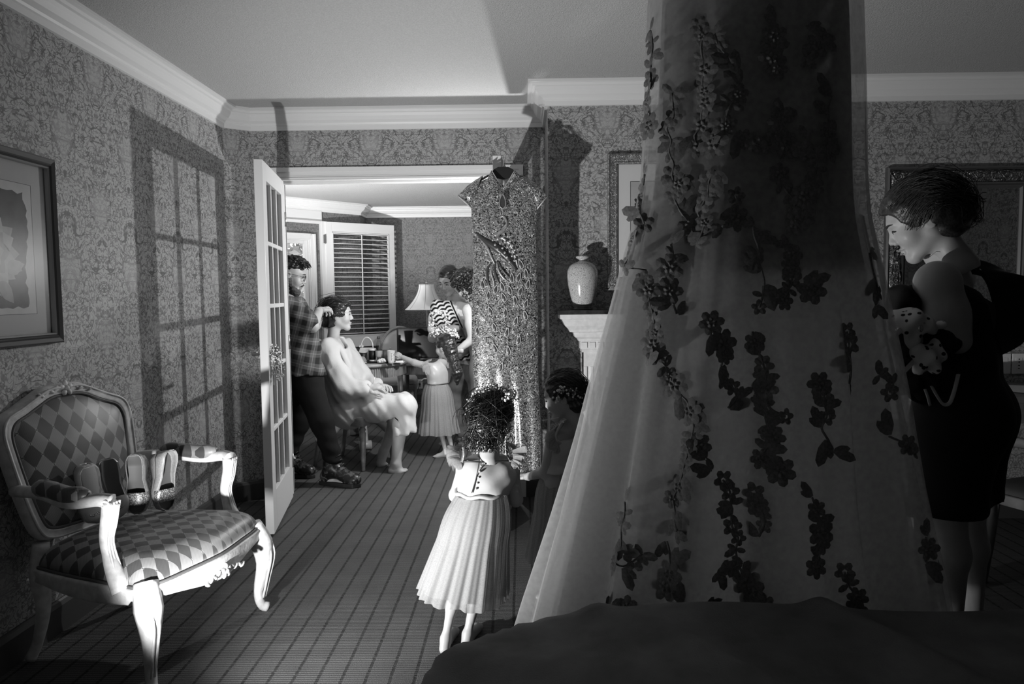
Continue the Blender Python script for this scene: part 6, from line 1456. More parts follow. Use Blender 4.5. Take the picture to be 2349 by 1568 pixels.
MB().tube([m1.L(p)-gl_ for p in ((0.1, 0.012, 0.006), (0.106, 0, 0.009), (0.1, -0.012, 0.006))], 0.0016, 5).build('bridge', 'black', gl, True)

# ==================================================== seated bride in white robe
mk('robe', 0.58, 0.85, 0, 0.2, bump=(200, 0.12), sheen=0.2)
base = PZ(915, 1070, 0)
br = Person('woman in white robe sitting on a chair having her hair styled', base, 'woman', 0.230, P(776, 722, 5.42), (0.95, 0.20, -0.02), (0.0, 0, 1))
br.head()
shA, shB = P(752, 800, 5.27), P(784, 796, 5.60); nk = P(766, 785, 5.43); hpA, hpB = P(800, 938, 5.33), P(808, 930, 5.55)
el1, wr1 = P(792, 892, 5.20), P(845, 888, 5.19); el2, wr2 = P(838, 880, 5.58), P(866, 884, 5.40)
kn1, kn2 = P(930, 930, 5.20), P(926, 925, 5.42); an1, to1 = PZ(908, 1062, 0.07), PZ(934, 1078, 0.012); an2, to2 = P(880, 1035, 5.42), PZ(888, 1062, 0.012)
v = Vol(*bounds([shA, shB, nk, hpA, hpB, an1, an2, to1, to2, el1, wr1, el2, wr2, kn1, kn2], 0.14), 0.010)
torso(v, shA, shB, hpA, hpB, nk, 0.045, 0.09, 0.085, 0.10); v.cone(nk, br.L((-0.035, 0, -0.14)), 0.046, 0.042, 0.03)
for s_, e_, w_ in ((shA, el1, wr1), (shB, el2, wr2)): v.cone(s_, e_, 0.045, 0.036, 0.02); v.cone(e_, w_, 0.036, 0.024, 0.015)
leg_foot(v, hpA, kn1, an1, to1, (0.09, 0.058, 0.036)); leg_foot(v, hpB, kn2, an2, to2, (0.09, 0.058, 0.036)); br.vol(v)
br.hand(wr1, (0.95, -0.1, 0.05), (0, -0.4, 0.9), True, 0.8, 0.95); br.hand(wr2, (0.8, -0.5, 0.05), (0, 0.2, 0.9), False, 0.7, 0.95); br.finish(); br.face_parts()
v = Vol(*bounds([shA, shB, nk, hpA, hpB, el1, wr1, el2, wr2, kn1, kn2], 0.18), 0.0095)
torso(v, shA, shB, hpA, hpB, nk, 0.075, 0.125, 0.13, 0.14, 0.06)
for s_, e_, w_ in ((shA, el1, wr1), (shB, el2, wr2)): v.cone(s_, e_, 0.085, 0.085, 0.04); v.cone(e_, np.array(w_)*0.85+np.array(e_)*0.15, 0.085, 0.062, 0.03)
for h0, k0 in ((hpA, kn1), (hpB, kn2)): v.cone(h0, k0, 0.12, 0.072, 0.05); v.cone(k0, k0+np.array([0.0, 0, -0.20]), 0.072, 0.088, 0.04)
v.cone(kn1, kn2, 0.072, 0.072, 0.05); v.cone(hpA*0.5+kn1*0.5, hpB*0.5+kn2*0.5, 0.11, 0.11, 0.05)
v.half(P(760, 778, 5.4), (-0.25, 0.1, 1)); v.half(P(920, 992, 5.3), (0.25, 0, -1))
# open neckline and wrist ends
v.cone(P(778, 800, 5.42), P(790, 770, 5.34), 0.045, 0.07, 0.01, True)
v.warp(lambda X, Y, Z: 0.006*np.sin(46*Z+40*X+3*np.sin(13*X))*np.clip(1-np.abs(Z-0.66)*2.4, 0.1, 1)+0.005*np.sin(60*X-14*Z+2*np.sin(20*Y))*np.clip((Z-0.6)*3, 0.1, 1)+0.002*np.sin(90*X+60*Z)+0.008*np.sin(75*X+55*Y)*np.clip((0.50-Z)*8, 0, 1)*(X > -1.05)); br.garment('robe', v, 'robe')
V, F = tube_mesh(smooth_path([P(752, 782, 5.50), P(757, 776, 5.36), P(775, 790, 5.27), P(797, 830, 5.24), P(806, 870, 5.30)], 30), np.linspace(0.020, 0.030, 31)[:len(smooth_path([(0, 0, 0)]*5, 30))], 8, True, 0.5); o = MB().add(V, F).build('robe_collar', 'robe', br.root, True); o.location = -br.b
v = Vol(*bounds([kn1, an1, kn2, an2], 0.09), 0.008); kk = kn1*0.62+an1*0.38; v.cone(kn1, kk, 0.075, 0.062, 0.01); v.half(kk, (0, 0, -1)); br.garment('leggings', v, 'black_cloth')
def h_(v):
    hair_base(v, 0.004); v.ell((-0.105, 0.0, -0.030), (0.052, 0.055, 0.055), k=0.03); v.ell((0.045, 0.0, 0.088), (0.045, 0.060, 0.026), k=0.02)
br.hairvol(h_); br.strands(scalp_pts(240, 6, xmax=0.085), lambda p, r: np.array([-0.115, 0.0, -0.03])+r.normal(size=3)*np.array([0.015, 0.03, 0.03]), 9, 0.0014, 0.12, 0.005, seed=6)
o = thing('pen', 'slim pale pen in the hand of the woman in the robe', 'pen', tuple(P(858, 874, 5.15))); q = np.array(o.location); MB().tube([P(855, 880, 5.15)-q, P(859, 866, 5.14)-q], [0.003, 0.004], 6).build('barrel', 'white_plastic', o, True)

# ==================================================== far man in white T-shirt with printed sash pattern
base = PZ(1064, 1012, 0)
fm = Person('man in white shirt with black printed sash pattern and jeans looking down', base, 'man', 0.238, P(1030, 643, 6.38), (-0.42, -0.78, -0.48), (-0.15, -0.40, 0.9), 'skin_tan')
fm.head()
shA, shB = P(1004, 706, 6.36), P(1082, 706, 6.48); nk = P(1040, 690, 6.44); hpA, hpB = P(1042, 850, 6.36), P(1074, 850, 6.44)
el1, wr1 = P(992, 775, 6.30), P(1012, 752, 6.08); el2, wr2 = P(1082, 775, 6.35), P(1046, 752, 6.10)
kn1, kn2 = P(1046, 935, 6.34), P(1075, 930, 6.42); an1, to1 = PZ(1062, 1004, 0.09), PZ(1054, 1016, 0.02); an2 = an1+np.array([0.16, 0.12, 0]); to2 = to1+np.array([0.16, 0.12, 0]); to1 = an1+np.array([-0.08, -0.15, -0.07]); to2 = an2+np.array([-0.05, -0.16, -0.07])
v = Vol(*bounds([shA, shB, nk, hpA, hpB, an1, an2, to1, to2, el1, wr1, el2, wr2], 0.14), 0.0105)
torso(v, shA, shB, hpA, hpB, nk, 0.05, 0.10, 0.09, 0.095); v.cone(nk, fm.L((-0.04, 0, -0.14)), 0.055, 0.052, 0.03)
for s_, e_, w_ in ((shA, el1, wr1), (shB, el2, wr2)): v.cone(s_, e_, 0.048, 0.040, 0.02); v.cone(e_, w_, 0.040, 0.026, 0.015)
leg_foot(v, hpA, kn1, an1, to1); leg_foot(v, hpB, kn2, an2, to2); fm.vol(v)
fm.hand(wr1, (-0.1, -0.75, 0.1), (-0.6, 0, 0.7), True, 0.9); fm.hand(wr2, (-0.8, -0.5, 0.1), (0.2, -0.3, 0.9), False, 0.6, 1.0, 0, True); fm.finish(); fm.face_parts()
t = new_mat('sash_shirt', 0.8, 0, 0.2); vec, x, y, z = t.pos(); q0 = P(1004, 706, 6.3); q1 = P(1062, 830, 6.3)
dxz = q1-q0; Ls = math.hypot(dxz[0], dxz[2]); nx_, nz_ = dxz[2]/Ls, -dxz[0]/Ls; ux, uz = dxz[0]/Ls, dxz[2]/Ls
dd = t.math('ADD', t.math('MULTIPLY', t.math('SUBTRACT', x, float(q0[0])), -nx_), t.math('MULTIPLY', t.math('SUBTRACT', z, float(q0[2])), -nz_)); ss = t.math('ADD', t.math('MULTIPLY', x, ux), t.math('MULTIPLY', z, uz))
ina = t.step(t.math('ABSOLUTE', t.math('SUBTRACT', dd, 0.02)), 0.090, 0.094, 1.0, 0.0); st = t.step(t.math('SINE', t.math('ADD', t.math('MULTIPLY', ss, 2*PI/0.036), t.math('MULTIPLY', t.math('ABSOLUTE', t.math('SINE', t.math('MULTIPLY', dd, 55.0))), 2.2))), -0.15, 0.15, 0.0, 1.0)
ed = t.step(t.math('ABSOLUTE', t.math('SUBTRACT', t.math('ABSOLUTE', t.math('SUBTRACT', dd, 0.02)), 0.105)), 0.005, 0.008, 1.0, 0.0)
t.color(t.step(t.math('MAXIMUM', t.math('MULTIPLY', ina, st), ed), 0, 1, 0.72, 0.012))
v = Vol(*bounds([shA, shB, hpA, hpB, el1, el2, nk], 0.17), 0.0105); torso(v, shA, shB, hpA, hpB, nk, 0.066, 0.120, 0.115, 0.118, 0.05)
for s_, e_ in ((shA, el1), (shB, el2)): v.cone(s_, np.array(s_)*0.35+np.array(e_)*0.65, 0.066, 0.064, 0.03)
v.half(P(1050, 826, 6.4), (0, 0, -1)); v.half(P(1040, 690, 6.4), (0.1, 0.15, 1)); v.warp(lambda X, Y, Z: 0.005*np.sin(40*Z+18*X)+0.003*np.sin(60*X)); fm.garment('shirt', v, 'sash_shirt')
mk('jeans', 0.12, 0.85, 0, 0.2, var=(7, 0.5)); v = Vol(*bounds([hpA, hpB, kn1, kn2, an1, an2], 0.16), 0.0105); v.cone(hpA, hpB, 0.108, 0.108, 0.05)
for h0, k0, a0 in ((hpA, kn1, an1), (hpB, kn2, an2)): v.cone(h0, k0, 0.10, 0.072, 0.05); v.cone(k0, a0+np.array([0, 0, 0.03]), 0.072, 0.056, 0.04)
v.warp(lambda X, Y, Z: 0.004*np.sin(60*Z+20*X)); fm.garment('jeans', v, 'jeans')
for an_, to_ in ((an1, to1), (an2, to2)):
    d = to_-an_; d[2] = 0; d /= np.linalg.norm(d); v = Vol(*bounds([an_, to_], 0.11), 0.008); v.cone(an_-d*0.04+np.array([0, 0, -0.04]), to_-d*0.03+np.array([0, 0, 0.02]), 0.048, 0.042, 0.02); v.cone(an_, an_+d*0.05+np.array([0, 0, -0.05]), 0.05, 0.045, 0.03); v.half((0, 0, 0.004), (0, 0, -1)); fm.garment('shoe', v, 'boot_leather')
def h_(v): hair_base(v, -0.004); v.half((0, 0, -0.03), (-0.5, 0, -1))
fm.hairvol(h_, wob=0.003)

# ==================================================== curly haired woman, half hidden by the hanging dress
base = np.array([P(1108, 1000, 6.02)[0], 6.08, 0])
cw = Person('woman with curly dark hair and bare arm fixing the hair of a little girl', base, 'woman', 0.230, P(1068, 655, 6.06), (-0.62, 0.35, -0.62), (-0.45, 0.1, 0.85))
cw.head()
shA, shB = P(1076, 712, 5.93), P(1112, 712, 6.25); nk = P(1090, 695, 6.08); hpA, hpB = P(1112, 850, 5.98), P(1128, 850, 6.16)
el1, wr1 = P(1084, 778, 5.88), P(1050, 803, 5.86); el2, wr2 = P(1100, 790, 6.28), P(1048, 815, 6.02)
an1 = np.array([base[0]-0.02, base[1]-0.08, 0.08]); an2 = np.array([base[0]+0.05, base[1]+0.10, 0.08]); to1, to2 = an1+np.array([-0.13, 0.03, -0.065]), an2+np.array([-0.13, 0.03, -0.065]); kn1, kn2 = an1*0.5+hpA*0.5, an2*0.5+hpB*0.5
v = Vol(*bounds([shA, shB, nk, hpA, hpB, an1, an2, to1, to2, el1, wr1, el2, wr2], 0.14), 0.010)
torso(v, shA, shB, hpA, hpB, nk, 0.045, 0.09, 0.085, 0.10); v.cone(nk, cw.L((-0.035, 0, -0.14)), 0.048, 0.044, 0.03)
v.ell(shA, 0.052, k=0.03)
for s_, e_, w_ in ((shA, el1, wr1), (shB, el2, wr2)): v.chain([s_, (np.array(s_)+np.array(e_))/2, e_], [0.052, 0.047, 0.038], 0.02); v.cone(e_, w_, 0.038, 0.025, 0.015)
leg_foot(v, hpA, kn1, an1, to1); leg_foot(v, hpB, kn2, an2, to2); cw.vol(v)
cw.hand(wr1, (-0.9, 0.05, 0.05), (0, -0.5, 0.8), False, 0.5); cw.hand(wr2, (-0.9, -0.2, 0.05), (0, 0.5, 0.8), True, 0.5); cw.finish(); cw.face_parts()
mk('grey_cloth', 0.16, 0.8, 0, 0.2); v = Vol(*bounds([shA, shB, hpA, hpB, kn1, kn2], 0.17), 0.010); torso(v, shA, shB, hpA, hpB, nk, 0.04, 0.105, 0.10, 0.12, 0.05); v.cone(hpA, kn1, 0.12, 0.11, 0.05); v.cone(hpB, kn2, 0.12, 0.11, 0.05); v.cone(kn1, kn2, 0.10, 0.10, 0.05)
v.half(P(1090, 735, 6.0), (0, 0, 1)); v.half(kn1+np.array([0, 0, -0.05]), (0, 0, -1)); cw.garment('dress', v, 'grey_cloth')
o = MB().tube(smooth_path([P(1072, 690, 5.92), P(1080, 700, 5.885), P(1085, 735, 5.88)], 8), 0.005, 6).build('dress_strap', 'grey_cloth', cw.root, True); o.location = -cw.b
def h_(v): hair_base(v, 0.012); v.ell((-0.06, 0, -0.06), (0.075, 0.085, 0.075), k=0.04)
cw.hairvol(h_, wob=0.008, freq=110)
rg = np.random.default_rng(31); L = []
for k in range(170):
    d = rg.normal(size=3); d /= np.linalg.norm(d)
    if d[0] > 0.75: continue
    c = np.array([-0.03, 0, 0.01])+d*np.array([0.115, 0.110, 0.120]); ax = np.array([-0.2, rg.normal()*0.3, -1.0]); ax /= np.linalg.norm(ax); b_ = np.cross(ax, rg.normal(size=3)); b_ /= np.linalg.norm(b_); c_ = np.cross(ax, b_); tt = np.linspace(0, 11, 16); R_ = rg.uniform(0.008, 0.016)
    L.append(cw.hc+((c+R_*(np.cos(tt)[:, None]*b_+np.sin(tt)[:, None]*c_)+ax*0.0055*tt[:, None])*cw.k)@cw.R.T)
o = strands('curls', L, 0.0042, 'hair', cw.root, 4); o.location = -cw.b

# ==================================================== far flower girl by the table
base = PZ(1016, 1040, 0)
g3 = Person('little girl with long dark hair in tulle dress reaching over the table', base, 'child', 0.190, P(1022, 796, 5.78), (-0.80, 0.55, -0.15), (0, 0, 1), 'skin_child')
g3.head()
shA, shB = P(992, 842, 5.70), P(1022, 845, 5.82); nk = P(1012, 832, 5.78); hpA, hpB = P(996, 895, 5.72), P(1014, 895, 5.82)
el1, wr1 = P(952, 832, 5.74), P(922, 818, 5.80); el2, wr2 = P(1010, 880, 5.92), P(985, 870, 5.98)
an1, to1 = PZ(1022, 1036, 0.045), PZ(994, 1046, 0.012); an2, to2 = PZ(1038, 1034, 0.045), PZ(1014, 1042, 0.012); kn1, kn2 = P(1004, 968, 5.74), P(1020, 968, 5.80)
d = to1-an1; d[2] = 0; to1 = an1+d/np.linalg.norm(d)*0.10+np.array([0, 0, -0.033]); to2 = an2+d/np.linalg.norm(d)*0.10+np.array([0, 0, -0.033])
v = Vol(*bounds([shA, shB, nk, hpA, hpB, an1, an2, to1, to2, el1, wr1, el2, wr2], 0.10), 0.0085)
torso(v, shA, shB, hpA, hpB, nk, 0.032, 0.046, 0.046, 0.040, 0.03); v.cone(nk, g3.L((-0.035, 0, -0.15)), 0.036, 0.036, 0.02)
for s_, e_, w_ in ((shA, el1, wr1), (shB, el2, wr2)): v.cone(s_, e_, 0.032, 0.027, 0.02); v.cone(e_, w_, 0.027, 0.018, 0.015)
leg_foot(v, hpA, kn1, an1, to1, (0.044, 0.038, 0.025), 0.02, 0.62); leg_foot(v, hpB, kn2, an2, to2, (0.044, 0.038, 0.025), 0.02, 0.62); g3.vol(v)
g3.hand(wr1, (-0.85, 0.1, 0.5), (-0.3, -0.7, 0.5), False, 0.9, 0.55); g3.hand(wr2, (-0.8, 0.3, 0), (0, 0.4, 0.9), True, 0.6, 0.55); g3.finish(); g3.face_parts()
v = Vol(*bounds([shA, shB, hpA, hpB], 0.10), 0.007); torso(v, shA, shB, hpA, hpB, nk, 0.035, 0.060, 0.058, 0.050, 0.05); v.half(P(1005, 826, 5.75), (0, 0, 1)); v.half(P(1005, 879, 5.75), (0, 0, -1)); g3.garment('bodice', v, 'satin')
ct, cb = P(1002, 880, 5.77), P(1006, 992, 5.77); skirt(g3, ct, (0.094, 0.09), cb, (0.170, 0.155), 0.0, 'skirt', 'tulle_child', 24, 0.03, 18); skirt(g3, ct, (0.083, 0.075), cb+np.array([0, 0, 0.02]), (0.15, 0.135), 0.0, 'underskirt', 'tulle_inner', 14, 0.03, 19)
a, b = P(990, 822, 5.73), P(982, 842, 5.66)
for k in range(2): ruffle(g3, [a, (a+b)/2+np.array([-0.01, -0.02, 0.01]), b+np.array([0.02, -0.02, -0.04])], (-0.8, -0.4, -0.1-0.3*k), 0.06, 'ruffle', 'tulle_child', 4+k, k+23)
def h_(v): hair_base(v); v.cone((-0.06, 0, -0.02), (-0.10, 0, -0.26), 0.06, 0.055, 0.03); v.cone((-0.10, 0, -0.26), (-0.09, 0, -0.36), 0.055, 0.02, 0.03)
g3.hairvol(h_, lo=(-0.24, -0.17, -0.42))
wreath('wreath of tiny white blossoms on the little girl by the table', [P(990, 768, 5.74), P(1002, 762, 5.70), P(1020, 760, 5.68), P(1040, 764, 5.70), P(1048, 772, 5.76), P(1035, 760, 5.86), P(1008, 758, 5.86), P(990, 768, 5.74)], 110, 0.012, 0.0075)
wreath('loose ring of tiny white blossoms held in the hands of the man', [P(1008+19*math.cos(a), 735+22*math.sin(a), 6.02+0.03*math.sin(a)) for a in np.linspace(0, 2*PI, 12)], 130, 0.014, 0.0085)
# ------------------------------------------------------------------ next room: chairs, table and what stands on it
mk('silver_wood', 0.34, 0.35, 0.3, 0.5, var=(30, 0.2)); mk('cream_seat', 0.62, 0.5, 0, 0.4); mk('table_wood', 0.36, 0.35, 0, 0.5, var=(14, 0.15))
def turned(c, z1, s=1.0):
    p = [(0.012, 0), (0.016, 0.01), (0.014, 0.02), (0.018, 0.10), (0.023, 0.24), (0.026, 0.29), (0.018, 0.30), (0.027, 0.315), (0.018, 0.33), (0.024, 0.345), (0.026, z1)]
    return MB().lathe([(r*s, z) for r, z in p], 14, c)
def oval_chair(label, loc, ang, tuft):
    c = thing('dining_chair', label, 'chair', loc, ang, 'upholstered chairs in the next room')
    SOc = smooth_path([(0.25, 0), (0.24, 0.19), (0.20, 0.25), (0.0, 0.235), (-0.20, 0.205), (-0.225, 0.17), (-0.23, 0), (-0.225, -0.17), (-0.20, -0.205), (0.0, -0.235), (0.20, -0.25), (0.24, -0.19)], 60, True); n_ = len(SOc)
    panel('seat', np.array([np.c_[SOc*s, np.full(n_, 0.425+0.055*(1-s**5)**0.6)] for s in np.r_[np.linspace(0.001, 0.9, 8), np.linspace(0.93, 1, 5)]]+[np.c_[SOc, np.full(n_, 0.40)]]).transpose(1, 0, 2), 'cream_seat', c, True, True)
    panel('seat_rail', np.array([np.c_[SOc*k, np.full(n_, z)] for k, z in ((1.0, 0.345), (1.02, 0.36), (1.01, 0.385), (1.025, 0.40), (1.0, 0.408), (0.93, 0.40), (0.93, 0.345), (1.0, 0.345))]).transpose(1, 0, 2), 'silver_wood', c, True, True)
    for x, y in ((0.205, 0.205), (0.205, -0.205)): turned((x, y, 0), 0.40).build('leg', 'silver_wood', c, True)
    for y in (0.175, -0.175): MB().tube(smooth_path([(-0.19, y, 0.42), (-0.205, y, 0.25), (-0.25, y*1.03, 0.0)], 10), np.linspace(0.024, 0.015, 11)[:len(smooth_path([(0, 0, 0), (0, 0, 1), (0, 0, 2)], 10))], 10).build('leg', 'silver_wood', c, True)
    up = np.array([-0.24, 0, 0.97]); bo_ = np.array([-0.215, 0, 0.42])
    ov = np.array([(0.215*math.cos(a)*(1-0.06*math.sin(a)), 0.295+0.265*math.sin(a)) for a in np.linspace(0, 2*PI, 64, endpoint=False)]); ce = np.array([0, 0.295])
    def rg_(k, off): q = ce+(ov-ce)*k; return bo_+np.outer(q[:, 1], up)+np.c_[np.full(64, off), q[:, 0], np.zeros(64)]
    panel('back_frame', np.array([rg_(k, o_) for k, o_ in ((1.04, -0.018), (1.07, 0.0), (1.04, 0.02), (0.97, 0.024), (0.92, 0.014), (0.92, -0.018), (1.04, -0.018))]).transpose(1, 0, 2), 'silver_wood', c, True, True)
    panel('backrest', np.array([rg_(k, 0.012+0.035*(1-(k/0.92)**2)**0.6) for k in np.linspace(0.001, 0.92, 10)]).transpose(1, 0, 2), 'cream_seat', c, True, True)
    panel('backrest_rear', np.array([rg_(k, -0.014) for k in np.linspace(0.001, 0.93, 4)]).transpose(1, 0, 2), 'cream_seat', c, True, True)
    for s in (1, -1): MB().tube([bo_+up*0.0+np.array([0, s*0.165, -0.02]), bo_+up*0.10+np.array([0, s*0.165, 0])], 0.018, 8).build('back_post', 'silver_wood', c, True)
    if tuft:
        for (a, b) in ((0, 0.40), (-0.09, 0.33), (0.09, 0.33), (0, 0.26)):
            o = blobs('tuft_button', np.zeros((1, 3)), 0.010, 'cream_seat', c, ICO2, True, None); o.location = bo_+up*b+np.array([0.042, a, 0])
    return c
oval_chair('cream upholstered chair with turned legs under the woman in the robe', (-1.315, 5.50, 0), -0.36, False)
oval_chair('cream chair with tufted oval back standing behind the table', (-1.345, 7.46, 0), -PI/2, True)
tb = thing('round_table', 'round wooden table with fluted edge and scrolled pedestal feet', 'table', (-1.46, 6.30, 0))
MB().lathe([(0, 0.705), (0.43, 0.705), (0.452, 0.712), (0.458, 0.722), (0.452, 0.735), (0.43, 0.742), (0, 0.742)], 56).build('table_top', 'table_wood', tb, True)
MB().lathe([(0.405, 0.615), (0.415, 0.615), (0.415, 0.706), (0.405, 0.706)], 56).build('apron', 'table_wood', tb)
fm_ = MB().box((-0.0042, -0.0055, 0.618), (0.0042, 0.0055, 0.702)); fme = mesh_np('apron_rib', fm_.v, fm_.f, 'table_wood')
for i in range(130):
    a = 2*PI*i/130; o = ob('apron_rib', fme, tb, (0.417*math.cos(a), 0.417*math.sin(a), 0)); o.rotation_euler = (0, 0, a+PI/2)
MB().lathe([(0.09, 0.60), (0.10, 0.70), (0.05, 0.50), (0.065, 0.35), (0.085, 0.22), (0.06, 0.16), (0.05, 0.10), (0, 0.10)][::-1], 24).build('pedestal', 'table_wood', tb, True)
for k in range(4):
    a = k*PI/2+0.35; c, s = math.cos(a), math.sin(a); pts = smooth_path([(0.05*c, 0.05*s, 0.22), (0.16*c, 0.16*s, 0.19), (0.26*c, 0.26*s, 0.09), (0.34*c, 0.34*s, 0.055)], 14)
    m = MB().tube(pts, np.linspace(0.045, 0.030, len(pts)), 10); m.tube([(0.35*c-0.05*s, 0.35*s+0.05*c, 0.042), (0.35*c+0.05*s, 0.35*s-0.05*c, 0.042)], 0.040, 14); m.build('scroll_foot', 'table_wood', tb, True)
TZ = 0.742
def on_table(name, label, cat, u, Y, dz=0.0):
    Y += 0.17; q = P(u, 800, Y); return thing(name, label, cat, (q[0], Y, TZ+dz))
mk('clear_plastic', 0.75, 0.12, 0, 0.5); glass('clear', 0.85); mk('paper_white', 0.8, 0.7)
tr = on_table('serving_tray', 'black oval serving tray under the cups and bottle', 'tray', 864, 5.92)
MB().lathe([(0, 0), (0.20, 0), (0.215, 0.012), (0.222, 0.016), (0.212, 0.018), (0.195, 0.006), (0, 0.006)], 40, (0, 0, 0), 1.0, 0.62).build('tray_body', 'black_gloss', tr, True)
TZ2 = 0.007
ba = on_table('gift_basket', 'white gift basket with arched handle on the tray', 'basket', 842, 6.02, TZ2)
MB().add([(-0.085, -0.05, 0), (0.085, -0.05, 0), (0.085, 0.05, 0), (-0.085, 0.05, 0), (-0.055, -0.035, 0.11), (0.055, -0.035, 0.11), (0.055, 0.035, 0.11), (-0.055, 0.035, 0.11)], [(0, 3, 2, 1), (4, 5, 6, 7), (0, 1, 5, 4), (1, 2, 6, 5), (2, 3, 7, 6), (3, 0, 4, 7)]).build('basket_body', 'paper_white', ba, bevel=0.004)
MB().tube([(0.052*math.cos(a), 0, 0.115+0.085*math.sin(a)) for a in np.linspace(0, PI, 18)], 0.006, 8).build('handle', 'paper_white', ba, True)
bw = MB()
for s in (-1, 1): bw.tube([(-0.05+s*0.016*math.sin(a), -0.004, 0.125+0.012*math.sin(2*a)*0.6) for a in np.linspace(0, PI, 9)], 0.005, 6)
bw.build('bow', 'paper_white', ba, True)
def cup(name, label, u, Y, r0, r1, h, mat, lid):
    c = on_table(name, label, 'cup', u, Y, TZ2); MB().lathe([(0, 0), (r0, 0), (r1, h), (r1-0.002, h), (r0-0.002, 0.004), (0, 0.004)], 22).build('cup_body', mat, c, True)
    if lid == 'lid': MB().lathe([(r1+0.002, h-0.004), (r1+0.003, h), (r1-0.002, h+0.012), (0, h+0.012)], 22).build('lid', 'white_plastic', c, True); MB().lathe([(r0+0.0012, 0.0), (r0+0.0018, 0.016)], 22).build('base_band', 'white_plastic', c, True)
    if lid == 'rim': MB().lathe([(r1, h-0.005), (r1+0.002, h-0.002), (r1, h+0.002), (r1-0.003, h)], 22).build('rim', 'white_plastic', c, True)
    return c
cup('paper_cup', 'black paper cup with white rim beside the gift basket', 832, 5.88, 0.028, 0.037, 0.085, 'black', 'rim')
cup('coffee_cup', 'black coffee cup with white lid next to the water bottle', 854, 5.90, 0.027, 0.034, 0.10, 'black', 'lid')
cup('tumbler', 'dark tumbler behind the measuring cup', 881, 5.99, 0.026, 0.032, 0.09, 'dark_grey', None)
c = on_table('water_bottle', 'clear plastic water bottle with dark cap on the tray', 'bottle', 869, 5.87, TZ2)
MB().lathe([(0, 0), (0.026, 0), (0.030, 0.006), (0.029, 0.03), (0.030, 0.05), (0.029, 0.07), (0.030, 0.10), (0.030, 0.13), (0.026, 0.155), (0.018, 0.175), (0.012, 0.185), (0.012, 0.198)], 24).build('bottle_body', 'clear', c, True); MB().lathe([(0.0305, 0.045), (0.0308, 0.046), (0.0308, 0.095), (0.0305, 0.096)], 24).build('bottle_label', 'mid_grey', c, True); MB().lathe([(0.014, 0.196), (0.014, 0.214), (0.012, 0.217), (0, 0.217)], 18).build('cap', 'dark_grey', c, True)
MB().lathe([(0, 0.004), (0.027, 0.006), (0.0275, 0.11), (0, 0.11)], 20).build('water', 'clear', c, True)
c = on_table('measuring_cup', 'frosted measuring cup with printed scale at the table edge', 'cup', 897, 5.80)
MB().lathe([(0, 0), (0.026, 0), (0.028, 0.022), (0.036, 0.105), (0.038, 0.107), (0.034, 0.107), (0.025, 0.006), (0, 0.006)], 26).build('cup_body', 'clear_plastic', c, True)
for i in range(6): MB().box((0.004, -0.0372, 0.03+i*0.011), (0.016 if i % 2 else 0.012, -0.0352, 0.0325+i*0.011), None, (0, 0.004*(1-i/6.0), 0)).build('scale_mark', 'black', c)
c = on_table('glass_bowl', 'small upturned translucent bowl at the end of the tray', 'bowl', 828, 5.80, TZ2); MB().lathe([(0.048, 0), (0.044, 0.02), (0.030, 0.048), (0.022, 0.052), (0, 0.052)], 24).build('bowl_body', 'mid_grey', c, True); MB().lathe([(0.048, 0.0), (0.052, 0.002), (0.048, 0.005)], 24).build('bowl_rim', 'white_plastic', c, True)
c = on_table('crumpled_tissue', 'crumpled white tissue lying before the water bottle', 'tissue', 874, 5.79, TZ2); v = Vol((-0.06, -0.05, -0.01), (0.06, 0.05, 0.06), 0.004); v.ell((0, 0, 0.012), (0.038, 0.028, 0.018), k=0.01); v.ell((0.015, 0.004, 0.024), (0.016, 0.014, 0.014), k=0.008); v.warp(lambda X, Y, Z: 0.006*np.sin(190*X+120*Z)*np.sin(170*Y+60*X)); v.half((0, 0, 0.0), (0, 0, -1)); v.build('tissue_ball', 'paper_white', c, 0)
c = on_table('folded_napkin', 'folded white napkin at the rim of the table', 'napkin', 916, 5.86); MB().box((-0.04, -0.03, 0), (0.04, 0.03, 0.005)).box((-0.036, -0.028, 0.005), (0.03, 0.026, 0.016), rotz(0.2)).build('napkin_fold', 'paper_white', c, bevel=0.003)
# console with screen and lamp
cs = thing('console_table', 'dark fluted console table standing behind the little girl', 'table', (-0.93, 7.02, 0))
MB().box((-0.30, -0.25, 0.635), (0.60, 0.25, 0.665)).build('console_top', 'table_wood', cs, bevel=0.008); MB().box((-0.28, -0.225, 0.55), (0.58, 0.23, 0.635)).build('apron', 'desk_wood', cs)
rb_ = MB().box((-0.005, -0.006, 0.552), (0.005, 0, 0.632)); rme = mesh_np('apron_rib', rb_.v, rb_.f, 'desk_wood')
for i in range(47): ob('apron_rib', rme, cs, (-0.273+i*0.0183, -0.225, 0))
for x in (-0.25, 0.54):
    for y in (-0.20, 0.20): MB().tube([(x, y, 0.56), (x, y, 0.3), (x, y, 0)], [0.028, 0.022, 0.015], 10).build('leg', 'desk_wood', cs, True)
q = P(958, 795, 6.95); tv = thing('television', 'small black flat screen on the console behind the little girl', 'television', (q[0], 6.95, 0.665), 0.10)
MB().box((-0.20, -0.014, 0.03), (0.20, 0.02, 0.335)).build('casing', 'black', tv, bevel=0.006); MB().box((-0.182, -0.0155, 0.048), (0.182, -0.0135, 0.318)).build('screen', 'black_gloss', tv); MB().lathe([(0, 0), (0.10, 0), (0.095, 0.01), (0.02, 0.014), (0.02, 0.04), (0, 0.04)], 24).build('foot', 'black', tv, True)
mk('lamp_shade', 0.85, 0.7); q = P(979, 680, 7.13); la = thing('table_lamp', 'table lamp with white bell shade beside the man', 'lamp', (q[0], 7.13, 0.665))
sheer('shade_cloth', 0.85, 1.0, 0.35)
zb_, zt_ = P(979, 709, 7.13)[2]-0.665, P(979, 652, 7.13)[2]-0.665
